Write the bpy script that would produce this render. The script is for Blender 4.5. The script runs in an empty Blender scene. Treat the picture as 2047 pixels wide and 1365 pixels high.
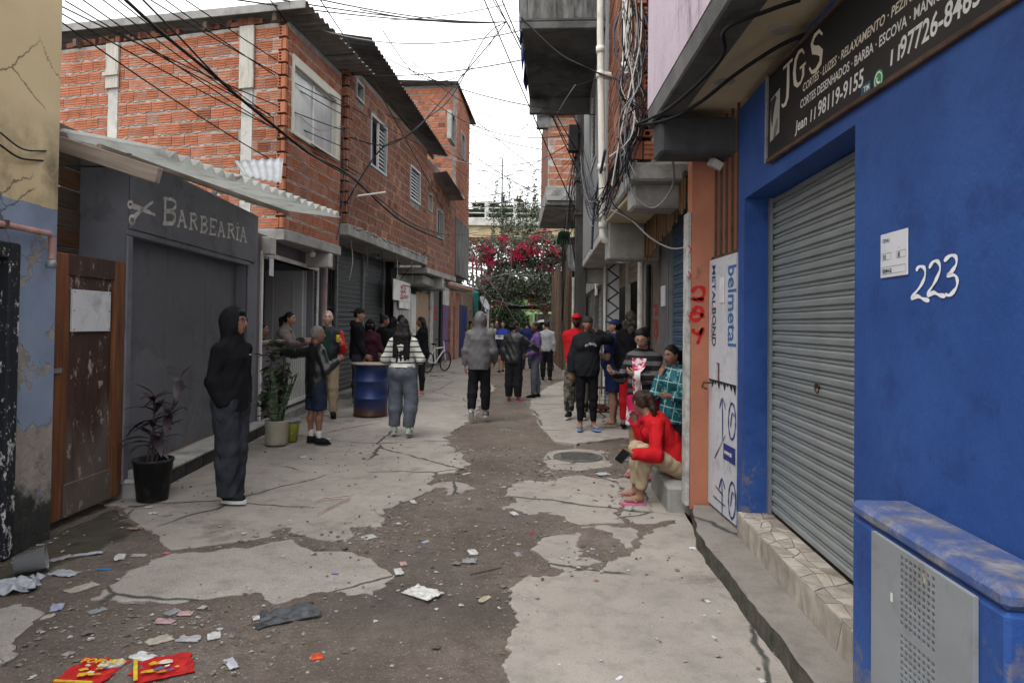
import bpy, math, random
import numpy as np
from mathutils import Vector, Matrix, Euler, noise as mnoise

scene = bpy.context.scene
COL = scene.collection
rng = random.Random(11)
PI = math.pi
# ------------------------------------------------------------------ camera
EYE, FOC, CX, CY = 1.62, 1365.0, 1023.5, 624.0
PITCH, ROLL = math.radians(1.0), math.radians(-0.7)
cam = bpy.data.cameras.new('camera')
cam.sensor_width = 36.0
cam.lens = 36.0 * FOC / 2047.0
cam.shift_y = (CY - 682.5) / 2047.0
cam.clip_start = 0.05
cam.clip_end = 2000
camo = bpy.data.objects.new('camera', cam)
COL.objects.link(camo)
camo.location = (0, 0, EYE)
camo.rotation_euler = (PI / 2 + PITCH, ROLL, 0)
scene.camera = camo
# ------------------------------------------------------------------ world, sun, exposure (overcast)
SUN_EL, SUN_AZ = math.radians(62), math.radians(215)
world = bpy.data.worlds.new('World')
scene.world = world
world.use_nodes = True
wn = world.node_tree
for n in list(wn.nodes): wn.nodes.remove(n)
wo = wn.nodes.new('ShaderNodeOutputWorld'); wb = wn.nodes.new('ShaderNodeBackground')
sk = wn.nodes.new('ShaderNodeTexSky'); sk.sky_type = 'NISHITA'; sk.sun_disc = False
sk.sun_elevation = SUN_EL; sk.sun_rotation = SUN_AZ; sk.air_density = 1.0; sk.dust_density = 6.0; sk.ozone_density = 1.0
hs = wn.nodes.new('ShaderNodeHueSaturation'); hs.inputs['Saturation'].default_value = 0.12
mx = wn.nodes.new('ShaderNodeMixRGB'); mx.inputs[0].default_value = 0.72
tcw = wn.nodes.new('ShaderNodeTexCoord'); nzw = wn.nodes.new('ShaderNodeTexNoise')
nzw.inputs['Scale'].default_value = 2.2; nzw.inputs['Detail'].default_value = 4
rpw = wn.nodes.new('ShaderNodeValToRGB')
rpw.color_ramp.elements[0].position = 0.3; rpw.color_ramp.elements[0].color = (6.0, 6.1, 6.25, 1)
rpw.color_ramp.elements[1].position = 0.7; rpw.color_ramp.elements[1].color = (7.6, 7.65, 7.75, 1)
wn.links.new(tcw.outputs['Generated'], nzw.inputs['Vector']); wn.links.new(nzw.outputs[0], rpw.inputs[0])
wn.links.new(sk.outputs[0], hs.inputs['Color']); wn.links.new(hs.outputs[0], mx.inputs[1])
wn.links.new(rpw.outputs[0], mx.inputs[2])      # the cloud deck
wn.links.new(mx.outputs[0], wb.inputs['Color']); wn.links.new(wb.outputs[0], wo.inputs[0])
wb.inputs['Strength'].default_value = 0.15
sl = bpy.data.lights.new('sun', 'SUN'); sl.energy = 0.5; sl.angle = math.radians(25); sl.color = (1.0, 0.97, 0.93)
slo = bpy.data.objects.new('sun', sl); COL.objects.link(slo)
slo.rotation_euler = (PI / 2 - SUN_EL, 0, PI - SUN_AZ)
vs = scene.view_settings
vs.view_transform = 'Standard'; vs.look = 'None'; vs.exposure = 1.28; vs.gamma = 1.0; vs.use_curve_mapping = False
scene.cycles.max_bounces = 5; scene.cycles.diffuse_bounces = 3; scene.cycles.glossy_bounces = 2
scene.cycles.transparent_max_bounces = 8; scene.cycles.caustics_reflective = False; scene.cycles.caustics_refractive = False
scene.cycles.use_adaptive_sampling = True; scene.cycles.adaptive_threshold = 0.02
scene.cycles.use_denoising = True

# ------------------------------------------------------------------ pixel geometry of the photograph (2047 x 1365)
def ray(px, py):
    x = (px - CX) / FOC; y = 1.0; z = -(py - CY) / FOC
    y, z = y * math.cos(PITCH) - z * math.sin(PITCH), y * math.sin(PITCH) + z * math.cos(PITCH)
    x, z = x * math.cos(ROLL) + z * math.sin(ROLL), -x * math.sin(ROLL) + z * math.cos(ROLL)
    return Vector((x, y, z))
def gpt(px, py, h=0.0):
    r = ray(px, py); t = (h - EYE) / r.z
    return Vector((r.x * t, r.y * t, h))
def dpt(px, py, Y):
    r = ray(px, py); t = Y / r.y
    return Vector((r.x * t, Y, EYE + r.z * t))
class Fr:
    """wall frame: x runs to the viewer's right along the wall, z up, the wall's face looks to -y"""
    def __init__(s, p0, p1, z0=0.0):
        s.o = Vector((p0[0], p0[1], z0)); d = Vector((p1[0] - p0[0], p1[1] - p0[1], 0)); s.len = d.length
        s.x = d.normalized(); s.z = Vector((0, 0, 1)); s.y = s.z.cross(s.x)
        m = Matrix((s.x, s.y, s.z)).transposed().to_4x4(); m.translation = s.o; s.M = m
    def px(s, px, py, n=0.0):
        r = ray(px, py); e = Vector((0, 0, EYE)); q = s.o + s.y * n
        t = (q - e).dot(s.y) / r.dot(s.y); p = e + r * t - s.o
        return (p.dot(s.x), p.z)
    def w(s, u, n, z): return s.M @ Vector((u, n, z))

# ------------------------------------------------------------------ meshes
class MB:
    def __init__(s): s.v = []; s.f = []; s.m = []; s.sm = []
    def add(s, vs_, fs, mi=0, smooth=False):
        b = len(s.v); s.v += [tuple(q) for q in vs_]
        for f in fs: s.f.append(tuple(i + b for i in f)); s.m.append(mi); s.sm.append(smooth)
        return s
    def box(s, x0, x1, y0, y1, z0, z1, mi=0, M=None):
        v = [(x0,y0,z0),(x1,y0,z0),(x1,y1,z0),(x0,y1,z0),(x0,y0,z1),(x1,y0,z1),(x1,y1,z1),(x0,y1,z1)]
        if M is not None: v = [M @ Vector(q) for q in v]
        return s.add(v, [(0,3,2,1),(4,5,6,7),(0,1,5,4),(1,2,6,5),(2,3,7,6),(3,0,4,7)], mi)
    def cbox(s, x0, x1, y0, y1, z0, z1, c=0.01, mi=0, M=None):
        """box with chamfered edges"""
        c = min(c, (x1-x0)*.45, (y1-y0)*.45, (z1-z0)*.45)
        X = (x0, x1); Y = (y0, y1); Z = (z0, z1); v = []; ix = {}
        for i in (0,1):
            for j in (0,1):
                for k in (0,1):
                    sx, sy, sz = (c if i == 0 else -c), (c if j == 0 else -c), (c if k == 0 else -c)
                    ix[i,j,k,0] = len(v); v.append((X[i], Y[j]+sy, Z[k]+sz))
                    ix[i,j,k,1] = len(v); v.append((X[i]+sx, Y[j], Z[k]+sz))
                    ix[i,j,k,2] = len(v); v.append((X[i]+sx, Y[j]+sy, Z[k]))
        f = []
        for i in (0,1): f.append([ix[i,0,0,0], ix[i,1,0,0], ix[i,1,1,0], ix[i,0,1,0]][::1 if i else -1])
        for j in (0,1): f.append([ix[0,j,0,1], ix[1,j,0,1], ix[1,j,1,1], ix[0,j,1,1]][::-1 if j else 1])
        for k in (0,1): f.append([ix[0,0,k,2], ix[1,0,k,2], ix[1,1,k,2], ix[0,1,k,2]][::1 if k else -1])
        for i in (0,1):
            for j in (0,1): f.append([ix[i,j,0,0], ix[i,j,0,1], ix[i,j,1,1], ix[i,j,1,0]][::1 if (i != j) == False else -1])
            for k in (0,1): f.append([ix[i,0,k,0], ix[i,1,k,0], ix[i,1,k,2], ix[i,0,k,2]][::-1 if (i != k) == False else 1])
        for j in (0,1):
            for k in (0,1): f.append([ix[0,j,k,1], ix[1,j,k,1], ix[1,j,k,2], ix[0,j,k,2]][::1 if (j != k) == False else -1])
        for i in (0,1):
            for j in (0,1):
                for k in (0,1):
                    f.append([ix[i,j,k,0], ix[i,j,k,1], ix[i,j,k,2]][::1 if (i+j+k) % 2 else -1])
        if M is not None: v = [M @ Vector(q) for q in v]
        return s.add(v, f, mi)
    def prism(s, pts, y0, y1, mi=0, M=None):
        """outline in x,z (counter-clockwise seen from -y) extruded from y0 (front) to y1"""
        n = len(pts)
        v = [(p[0], y0, p[1]) for p in pts] + [(p[0], y1, p[1]) for p in pts]
        f = [tuple(range(n)), tuple(range(2*n-1, n-1, -1))] + [(i, n+i, n+(i+1) % n, (i+1) % n) for i in range(n)]
        if M is not None: v = [M @ Vector(q) for q in v]
        return s.add(v, f, mi)
    def slab(s, pts, z0, z1, mi=0, side=None):
        """outline in x,y extruded upwards"""
        a = sum(pts[i][0]*pts[(i+1) % len(pts)][1]-pts[(i+1) % len(pts)][0]*pts[i][1] for i in range(len(pts)))
        if a < 0: pts = pts[::-1]
        n = len(pts)
        v = [(p[0], p[1], z0) for p in pts] + [(p[0], p[1], z1) for p in pts]
        f = [tuple(range(n, 2*n)), tuple(range(n-1, -1, -1))] + [(i, (i+1) % n, n+(i+1) % n, n+i) for i in range(n)]
        if side is None: return s.add(v, f, mi)
        return s.add(v, f[:2], mi).add(v, f[2:], side)
    def tube(s, pts, r, n=6, mi=0, caps=True, smooth=True):
        pts = [Vector(p) for p in pts]; k = len(pts)
        rs = r if isinstance(r, (list, tuple)) else [r]*k
        t0 = (pts[1]-pts[0]).normalized(); a = t0.orthogonal().normalized(); vs_ = []
        for i, p in enumerate(pts):
            t = (pts[min(i+1, k-1)]-pts[max(i-1, 0)])
            t = t.normalized() if t.length > 1e-9 else t0
            a = a - t*a.dot(t)
            a = a.normalized() if a.length > 1e-6 else t.orthogonal().normalized()
            b = t.cross(a)
            for j in range(n):
                an = 2*PI*j/n; vs_.append(p + (a*math.cos(an)+b*math.sin(an))*rs[i])
        f = [(i*n+j, i*n+(j+1) % n, (i+1)*n+(j+1) % n, (i+1)*n+j) for i in range(k-1) for j in range(n)]
        s.add(vs_, f, mi, smooth)
        if caps: s.add([vs_[j] for j in range(n)], [tuple(range(n-1, -1, -1))], mi); s.add([vs_[(k-1)*n+j] for j in range(n)], [tuple(range(n))], mi)
        return s
    def lathe(s, prof, n=20, c=(0,0,0), mi=0, smooth=True, M=None):
        k = len(prof); v = []
        for r, z in prof:
            for j in range(n):
                an = 2*PI*j/n; v.append(Vector((c[0]+r*math.cos(an), c[1]+r*math.sin(an), c[2]+z)))
        if M is not None: v = [M @ q for q in v]
        f = [(i*n+j, i*n+(j+1) % n, (i+1)*n+(j+1) % n, (i+1)*n+j) for i in range(k-1) for j in range(n)]
        return s.add(v, f, mi, smooth)
    def ell(s, c, r, nu=12, nv=8, mi=0, M=None):
        v = []; 
        for i in range(nv+1):
            th = -PI/2 + PI*i/nv
            for j in range(nu):
                ph = 2*PI*j/nu
                v.append(Vector((c[0]+r[0]*math.cos(th)*math.cos(ph), c[1]+r[1]*math.cos(th)*math.sin(ph), c[2]+r[2]*math.sin(th))))
        if M is not None: v = [M @ q for q in v]
        f = [(i*nu+j, i*nu+(j+1) % nu, (i+1)*nu+(j+1) % nu, (i+1)*nu+j) for i in range(nv) for j in range(nu)]
        return s.add(v, f, mi, True)
    def ribbon(s, pts, w, y=0.0, mi=0, close=False):
        """flat painted stroke in x,z at depth y, facing -y"""
        P = [Vector((p[0], 0, p[1])) for p in pts]; k = len(P); L = []; Rr = []
        for i in range(k):
            if close: a, b = P[(i-1) % k], P[(i+1) % k]
            else: a, b = P[max(i-1, 0)], P[min(i+1, k-1)]
            t = (b-a).normalized(); nrm = Vector((-t.z, 0, t.x))
            ww = w[i] if isinstance(w, (list, tuple)) else w
            L.append(P[i]+nrm*ww/2); Rr.append(P[i]-nrm*ww/2)
        v = [(q.x, y, q.z) for q in L] + [(q.x, y, q.z) for q in Rr]
        m = k if close else k-1
        f = [(i, k+i, k+(i+1) % k, (i+1) % k) for i in range(m)]
        return s.add(v, f, mi)
    def mesh(s, name, mats):
        me = bpy.data.meshes.new(name); me.from_pydata(s.v, [], s.f)
        for m in (mats if isinstance(mats, (list, tuple)) else [mats]): me.materials.append(m)
        me.polygons.foreach_set('material_index', s.m); me.polygons.foreach_set('use_smooth', s.sm)
        me.update(); return me

def link(name, data, parent=None, M=None, label=None, cat=None, group=None, kind=None):
    o = bpy.data.objects.new(name, data); COL.objects.link(o)
    if parent is not None: o.parent = parent
    if M is not None: o.matrix_local = M if isinstance(M, Matrix) else Matrix.Translation(M)
    if label: o['label'] = label
    if cat: o['category'] = cat
    if group: o['group'] = group
    if kind: o['kind'] = kind
    return o
def thing(name, label, cat, M=None, group=None):
    return link(name, None, None, M, label, cat, group, 'thing')
def part(name, mb, *a):
    """part(name, MB, mats, parent, M, label, kind), or part(name, mesh, parent, M, label, kind) for a ready mesh (mats may still be passed)"""
    a = list(a)
    if isinstance(mb, MB): mb = mb.mesh(name, a.pop(0))
    elif not isinstance(a[0], bpy.types.Object): a.pop(0)
    a += [None]*4
    return link(name, mb, a[0], a[1], a[2], None, None, a[3])
def solo(name, mb, mats, label=None, cat=None, M=None, group=None, kind='thing'):
    if M is None and kind == 'thing':      # origin at the base
        a = np.array(mb.v); c = Vector(((a[:,0].min()+a[:,0].max())/2, (a[:,1].min()+a[:,1].max())/2, a[:,2].min()))
        mb.v = [tuple(Vector(q)-c) for q in mb.v]; M = Matrix.Translation(c)
    return link(name, mb.mesh(name, mats), None, M, label, cat, group, kind)
def bevel(o, w=.008, seg=2):
    m = o.modifiers.new('bevel', 'BEVEL'); m.width = w; m.segments = seg; m.limit_method = 'ANGLE'; return o
def TR(x, y, z): return Matrix.Translation((x, y, z))
def RZ(a): return Matrix.Rotation(a, 4, 'Z')
def lerp(a, b, t): return a + (b-a)*t

# ------------------------------------------------------------------ materials
def srgb(r, g, b):
    f = lambda c: (c/255/12.92 if c/255 <= .04045 else ((c/255+.055)/1.055)**2.4)
    return (f(r), f(g), f(b))
class NT:
    def __init__(s, name):
        s.m = bpy.data.materials.new(name); s.m.use_nodes = True; s.t = s.m.node_tree
        s.b = s.t.nodes['Principled BSDF']; s.co = s.t.nodes.new('ShaderNodeTexCoord'); s.vec = s.co.outputs['Object']
    def n(s, ty, **kw):
        nd = s.t.nodes.new('ShaderNode'+ty)
        for k, v in kw.items(): setattr(nd, k, v)
        return nd
    def l(s, a, b): s.t.links.new(a, b)
    def noise(s, scale, detail=4, rough=.55, vec=None, dist=0):
        nd = s.n('TexNoise'); nd.inputs['Scale'].default_value = scale; nd.inputs['Detail'].default_value = detail
        nd.inputs['Roughness'].default_value = rough; nd.inputs['Distortion'].default_value = dist
        s.l(vec or s.vec, nd.inputs['Vector']); return nd.outputs[0]
    def mapv(s, sc=(1,1,1), loc=(0,0,0), rot=(0,0,0), vec=None):
        nd = s.n('Mapping'); nd.inputs['Scale'].default_value = sc; nd.inputs['Location'].default_value = loc
        nd.inputs['Rotation'].default_value = rot; s.l(vec or s.vec, nd.inputs['Vector']); return nd.outputs[0]
    def ramp(s, f, stops):
        nd = s.n('ValToRGB'); e = nd.color_ramp.elements
        while len(e) < len(stops): e.new(.5)
        for i, (p, c) in enumerate(stops):
            e[i].position = p
            e[i].color = (c, c, c, 1) if isinstance(c, (int, float)) else (c[0], c[1], c[2], 1)
        s.l(f, nd.inputs[0]); return nd.outputs[0]
    def mix(s, f, a, b, mode='MIX'):
        nd = s.n('MixRGB', blend_type=mode)
        for i, q in ((0, f), (1, a), (2, b)):
            if hasattr(q, 'is_linked'): s.l(q, nd.inputs[i])
            elif i == 0: nd.inputs[0].default_value = q
            else: nd.inputs[i].default_value = (q[0], q[1], q[2], 1)
        return nd.outputs[0]
    def math(s, op, a, b=0.0, c=None):
        nd = s.n('Math', operation=op)
        for i, q in enumerate((a, b) if c is None else (a, b, c)):
            if hasattr(q, 'is_linked'): s.l(q, nd.inputs[i])
            else: nd.inputs[i].default_value = q
        return nd.outputs[0]
    def sep(s, vec=None):
        nd = s.n('SeparateXYZ'); s.l(vec or s.vec, nd.inputs[0]); return nd.outputs
    def rand(s): return s.n('ObjectInfo').outputs['Random']
    def bump(s, h, strength=.3, dist=.01, prev=None):
        nd = s.n('Bump'); nd.inputs['Strength'].default_value = strength; nd.inputs['Distance'].default_value = dist
        s.l(h, nd.inputs['Height'])
        if prev is not None: s.l(prev, nd.inputs['Normal'])
        return nd.outputs[0]
    def fin(s, col, rough=.8, nrm=None, metal=0.0, spec=.12):
        i = s.b.inputs
        if hasattr(col, 'is_linked'): s.l(col, i['Base Color'])
        else: i['Base Color'].default_value = (*col[:3], 1)
        if hasattr(rough, 'is_linked'): s.l(rough, i['Roughness'])
        else: i['Roughness'].default_value = rough
        if nrm is not None: s.l(nrm, i['Normal'])
        i['Metallic'].default_value = metal; i['Specular IOR Level'].default_value = spec
        return s.m
def sc_(c, k): return tuple(min(1, x*k) for x in c[:3])
def mat(name, col, rough=.8, var=.2, scale=2.5, bump=.25, bs=60, metal=0, dirt=0.0, dcol=(.09,.08,.07), dscale=1.2, rnd=0, spec=.12, stretch=(1,1,1), bd=.01):
    t = NT(name); v = t.mapv(stretch)
    c = t.ramp(t.noise(scale, 6, .6, v), [(.3, sc_(col, 1-var)), (.7, sc_(col, 1+var))])
    if rnd: c = t.mix(1.0, c, t.ramp(t.rand(), [(0, 1-rnd), (1, 1.0)]), 'MULTIPLY')
    if dirt: c = t.mix(t.ramp(t.noise(dscale, 8, .7, v, .3), [(.62-dirt*.3, 0), (.8-dirt*.25, .85)]), c, dcol)
    nr = t.bump(t.noise(bs, 4, .6), bump, bd) if bump else None
    return t.fin(c, rough, nr, metal, spec)

# ------------------------------------------------------------------ implicit bodies: smooth unions meshed with surface nets
class Sdf:
    def __init__(s): s.p = []
    def cone(s, a, b, ra, rb, k=.03, cut=None, flat=None, sub=False):
        """tapered limb; flat = (axis, factor) squashes it along an axis; cut = [(point, normal)] keeps the side against the normal"""
        s.p.append(('c', np.array(a, float), np.array(b, float), ra, rb, k, cut, flat, sub)); return s
    def ell(s, c, r, k=.03, R=None, cut=None, sub=False):
        s.p.append(('e', np.array(c, float), np.array(r, float), R, None, k, cut, None, sub)); return s
    def mesh(s, vox, fold=0.0, fs=14.0, seed=0):
        lo = np.full(3, 1e9); hi = -lo; bb = []
        for q in s.p:
            if q[0] == 'c':
                m = max(q[3], q[4]); l, h = np.minimum(q[1], q[2])-m, np.maximum(q[1], q[2])+m
            else: m = q[2].max() if q[3] is not None else q[2]; l, h = q[1]-m, q[1]+m
            bb.append((l, h))
            if not q[8]: lo = np.minimum(lo, l); hi = np.maximum(hi, h)
        lo = lo - 3*vox; n = np.ceil((hi+3*vox-lo)/vox).astype(int)+1
        D = np.full(n, 1.0, np.float32)
        ax = [lo[i]+vox*np.arange(n[i]) for i in range(3)]
        for q, (l, h) in zip(s.p, bb):
            mg = q[5]+2.5*vox+fold
            i0 = np.clip(np.floor((l-mg-lo)/vox).astype(int), 0, n); i1 = np.clip(np.ceil((h+mg-lo)/vox).astype(int)+1, 0, n)
            if np.any(i1 <= i0): continue
            sl_ = tuple(slice(i0[i], i1[i]) for i in range(3))
            X = ax[0][sl_[0]][:, None, None]; Y = ax[1][sl_[1]][None, :, None]; Z = ax[2][sl_[2]][None, None, :]
            if q[0] == 'c':
                a, b, ra, rb = q[1], q[2], q[3], q[4]; ab = b-a; px, py, pz = X-a[0], Y-a[1], Z-a[2]
                t = np.clip((px*ab[0]+py*ab[1]+pz*ab[2])/max(ab@ab, 1e-9), 0, 1)
                dx, dy, dz = px-t*ab[0], py-t*ab[1], pz-t*ab[2]
                if q[7] is not None:
                    fa, ff = q[7]; fa = np.array(fa, float); e = dx*fa[0]+dy*fa[1]+dz*fa[2]; e2 = e*(1/ff-1)
                    dx, dy, dz = dx+e2*fa[0], dy+e2*fa[1], dz+e2*fa[2]
                d = np.sqrt(dx*dx+dy*dy+dz*dz)-(ra+(rb-ra)*t)
                if q[7] is not None: d = d*min(1, (1+q[7][1])/2)
            else:
                c, r = q[1], q[2]; px, py, pz = X-c[0], Y-c[1], Z-c[2]
                if q[3] is not None:
                    Rm = q[3]; px, py, pz = (Rm[0][0]*px+Rm[1][0]*py+Rm[2][0]*pz, Rm[0][1]*px+Rm[1][1]*py+Rm[2][1]*pz, Rm[0][2]*px+Rm[1][2]*py+Rm[2][2]*pz)
                k0 = np.sqrt((px/r[0])**2+(py/r[1])**2+(pz/r[2])**2); k1 = np.sqrt((px/r[0]**2)**2+(py/r[1]**2)**2+(pz/r[2]**2)**2)
                d = k0*(k0-1)/np.maximum(k1, 1e-6)
            if q[6]:
                for cp, cn in q[6]: d = np.maximum(d, (X-cp[0])*cn[0]+(Y-cp[1])*cn[1]+(Z-cp[2])*cn[2])
            o = D[sl_]
            if q[8]: D[sl_] = np.maximum(o, -d)
            else:
                k = q[5]
                if k > 0:
                    hh = np.clip(.5+.5*(o-d)/k, 0, 1); D[sl_] = o*(1-hh)+d*hh-k*hh*(1-hh)
                else: D[sl_] = np.minimum(o, d)
        if fold:
            X, Y, Z = np.meshgrid(*[a.astype(np.float32) for a in ax], indexing='ij', sparse=True)
            w = np.sin(X*9+seed)+np.sin(Y*11+seed*2.1); rg = lambda q: 1-2*np.abs(np.sin(q))**.8
            f_ = rg(fs*1.6*Z+w*1.4+3*np.sin(X*fs*.7+seed)+2.5*np.sin(Y*fs*.8))*.55+rg(fs*1.9*(X+Y*.7)+Z*fs*1.1+w+seed)*.45+np.sin(fs*4*Z+fs*3*X-fs*2*Y+3*w)*.3
            D = D + fold*f_.astype(np.float32)
        S = D < 0
        c = np.zeros(np.array(D.shape)-1, np.int8)
        offs = [(i, j, k) for i in (0,1) for j in (0,1) for k in (0,1)]
        m = np.array(D.shape)-1
        for o in offs: c += S[o[0]:o[0]+m[0], o[1]:o[1]+m[1], o[2]:o[2]+m[2]]
        act = (c > 0) & (c < 8); cells = np.argwhere(act); idx = np.full(act.shape, -1, np.int64); idx[act] = np.arange(len(cells))
        pos = np.zeros((len(cells), 3)); cnt = np.zeros(len(cells))
        for a in offs:
            for ax_ in range(3):
                if a[ax_]: continue
                b = list(a); b[ax_] = 1
                d0 = D[cells[:,0]+a[0], cells[:,1]+a[1], cells[:,2]+a[2]]; d1 = D[cells[:,0]+b[0], cells[:,1]+b[1], cells[:,2]+b[2]]
                mk = (d0 < 0) != (d1 < 0); t = np.where(mk, d0/np.where(mk, d0-d1, 1), 0)
                e = np.array(a, float)[None]+t[:, None]*(np.array(b)-np.array(a))[None]
                pos += e*mk[:, None]; cnt += mk
        V = (cells+pos/cnt[:, None])*vox+lo
        F = []
        for ax_ in range(3):
            a = [slice(None)]*3; b = [slice(None)]*3; a[ax_] = slice(0, -1); b[ax_] = slice(1, None)
            sa, sb = S[tuple(a)], S[tuple(b)]; e = np.argwhere(sa != sb)
            u, v = (ax_+1) % 3, (ax_+2) % 3
            e = e[(e[:,u] > 0) & (e[:,v] > 0) & (e[:,u] < D.shape[u]-1) & (e[:,v] < D.shape[v]-1)]
            if not len(e): continue
            def cid(du, dv):
                q = e.copy(); q[:,u] -= du; q[:,v] -= dv; return idx[q[:,0], q[:,1], q[:,2]]
            qd = np.stack([cid(1,1), cid(0,1), cid(0,0), cid(1,0)], 1)
            fl = ~sa[e[:,0], e[:,1], e[:,2]]; qd[fl] = qd[fl][:, ::-1]; F.append(qd)
        F = np.concatenate(F); F = F[(F >= 0).all(1)]
        return V, F
def np_mesh(name, V, F, mats, smooth=True):
    me = bpy.data.meshes.new(name); me.vertices.add(len(V)); me.vertices.foreach_set('co', np.asarray(V, np.float32).ravel())
    F = np.asarray(F, np.int32); k = F.shape[1]
    me.loops.add(F.size); me.loops.foreach_set('vertex_index', F.ravel()); me.polygons.add(len(F))
    me.polygons.foreach_set('loop_start', np.arange(0, F.size, k, dtype=np.int32)); me.polygons.foreach_set('loop_total', np.full(len(F), k, np.int32))
    me.polygons.foreach_set('use_smooth', np.full(len(F), smooth))
    for m in (mats if isinstance(mats, (list, tuple)) else [mats]): me.materials.append(m)
    me.update(calc_edges=True); me.validate(); return me
# ------------------------------------------------------------------ shared materials
def brick_mat(name, c0, c1):
    t = NT(name); r = t.rand()
    c = t.ramp(r, [(0, sc_(c0, .9)), (.05, sc_(c1, .72)), (.16, sc_(c1, .9)), (.6, c1), (.9, sc_(c1, 1.1)), (.97, (.40,.20,.125)), (1, (.34,.19,.14))])
    c = t.mix(t.ramp(t.noise(5, 6, .65), [(.42, 0), (.75, .6)]), c, sc_(c0, .55))
    c = t.mix(t.ramp(t.noise(26, 4, .7), [(.62, 0), (.8, .55)]), c, (.34, .31, .28))
    return t.fin(c, .9, t.bump(t.noise(90, 3), .25, .006), 0, .15)
MAT_BRICK = brick_mat('hollow_clay', (.20, .080, .046), (.395, .150, .084))
MAT_BRICK_OLD = brick_mat('weathered_clay', (.135, .064, .044), (.265, .117, .078))
MAT_MORTAR = mat('mortar', (.32, .305, .285), .95, .35, 6, .8, 45, dirt=.3, dcol=(.13,.115,.10), dscale=3)
MAT_MORTAR_D = mat('grimy_mortar', (.165, .152, .138), .95, .35, 5, .7, 45, dirt=.4, dcol=(.07,.06,.05), dscale=2)
MAT_CONC = mat('concrete', (.27, .265, .25), .9, .25, 3, .5, 40, dirt=.45, dcol=(.10,.10,.095), dscale=1.6)
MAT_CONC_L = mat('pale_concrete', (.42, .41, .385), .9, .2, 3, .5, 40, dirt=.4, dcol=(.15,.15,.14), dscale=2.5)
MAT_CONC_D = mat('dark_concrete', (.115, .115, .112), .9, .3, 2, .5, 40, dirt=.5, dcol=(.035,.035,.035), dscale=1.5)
MAT_BLACK = mat('black_paint', (.018, .018, .02), .6, .3, 3, .2, 50)
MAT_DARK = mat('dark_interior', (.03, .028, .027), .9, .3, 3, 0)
MAT_WHITE = mat('white_paint', (.62, .62, .60), .6, .1, 3, .15, 50, dirt=.3, dcol=(.3,.29,.27), dscale=2)
MAT_PVC = mat('pvc', (.60, .585, .54), .45, .08, 3, .05, 30, dirt=.3, dcol=(.3,.27,.22), dscale=3)
MAT_RUST = mat('rusty_iron', (.085, .055, .042), .8, .4, 8, .5, 60)
MAT_STEEL = mat('grey_steel', (.22, .23, .235), .5, .15, 3, .15, 40, metal=.4, dirt=.3, dcol=(.09,.07,.06), dscale=3)
MAT_WOOD_OLD = mat('weathered_wood', (.135, .105, .082), .85, .35, 2.5, .5, 20, stretch=(1,6,14), rnd=.45)
MAT_WOOD_BR = mat('brown_wood', (.15, .082, .045), .75, .35, 2.5, .4, 20, stretch=(1,6,14), rnd=.35)
MAT_CABLE = mat('cable_black', (.012, .012, .013), .6, .1, 3, 0)
MAT_CABLE_G = mat('cable_grey', (.20, .20, .20), .6, .1, 3, 0)
MAT_CABLE_W = mat('cable_white', (.48, .47, .44), .6, .1, 3, 0)
MAT_CABLE_B = mat('cable_blue', (.06, .08, .12), .6, .1, 3, 0)
MAT_GLASS = NT('window_glass').fin((.05, .06, .065), .12, None, 0, .6)
MAT_REDPAINT = mat('red_spray_paint', (.42, .02, .022), .6, .2, 5, 0)
MAT_WHITEPAINT = mat('white_brush_paint', (.75, .76, .78), .7, .12, 20, 0)

def shutter_mat(name, col, streak=(.07,.055,.045), rough=.45, metal=.35):
    t = NT(name); v = t.mapv((1.4, 1, 9)); z = t.sep()[2]
    c = t.ramp(t.noise(2.2, 6, .6, v), [(.3, sc_(col, .82)), (.7, sc_(col, 1.12))])
    c = t.mix(t.ramp(t.noise(3.0, 8, .7, t.mapv((2, 1, 6))), [(.60, 0), (.78, .55)]), c, streak)
    c = t.mix(t.ramp(t.noise(30, 2, .6, t.mapv((1, 1, 3))), [(.73, 0), (.76, .8)]), c, (.5, .5, .49))
    c = t.mix(1.0, c, t.ramp(t.rand(), [(0, .88), (1, 1.0)]), 'MULTIPLY')
    return t.fin(c, rough, t.bump(t.noise(14, 3), .12, .01), metal, .4)

# ------------------------------------------------------------------ the dirt street
t = NT('street_dirt')
n1 = t.noise(1.1, 8, .62); n2 = t.noise(9, 8, .7); n3 = t.noise(55, 5, .65)
c = t.ramp(n1, [(.32, (.106, .083, .067)), (.5, (.155, .125, .103)), (.7, (.205, .172, .146))])
c = t.mix(t.ramp(n2, [(.40, .55), (.60, 0)]), c, (.088, .067, .054))
c = t.mix(t.ramp(n3, [(.57, 0), (.66, .7)]), c, (.27, .25, .235))
vo = t.n('TexVoronoi'); vo.inputs['Scale'].default_value = 38; t.l(t.vec, vo.inputs['Vector'])
c = t.mix(t.ramp(vo.outputs['Distance'], [(.10, .75), (.22, 0)]), c, t.ramp(vo.outputs['Color'], [(.3, (.10,.09,.085)), (.8, (.36,.35,.34))]))
wet = t.ramp(t.noise(.55, 3, .5, t.mapv((1,1,1), (3.1, 1.7, 0))), [(.52, 0), (.66, 1)])
c = t.mix(t.math('MULTIPLY', wet, .45), c, (.05, .041, .035))
MAT_DIRT = t.fin(c, t.ramp(wet, [(0, .95), (1, .55)]), t.bump(n3, .8, .02, t.bump(n2, .7, .05)), 0, .3)
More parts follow.
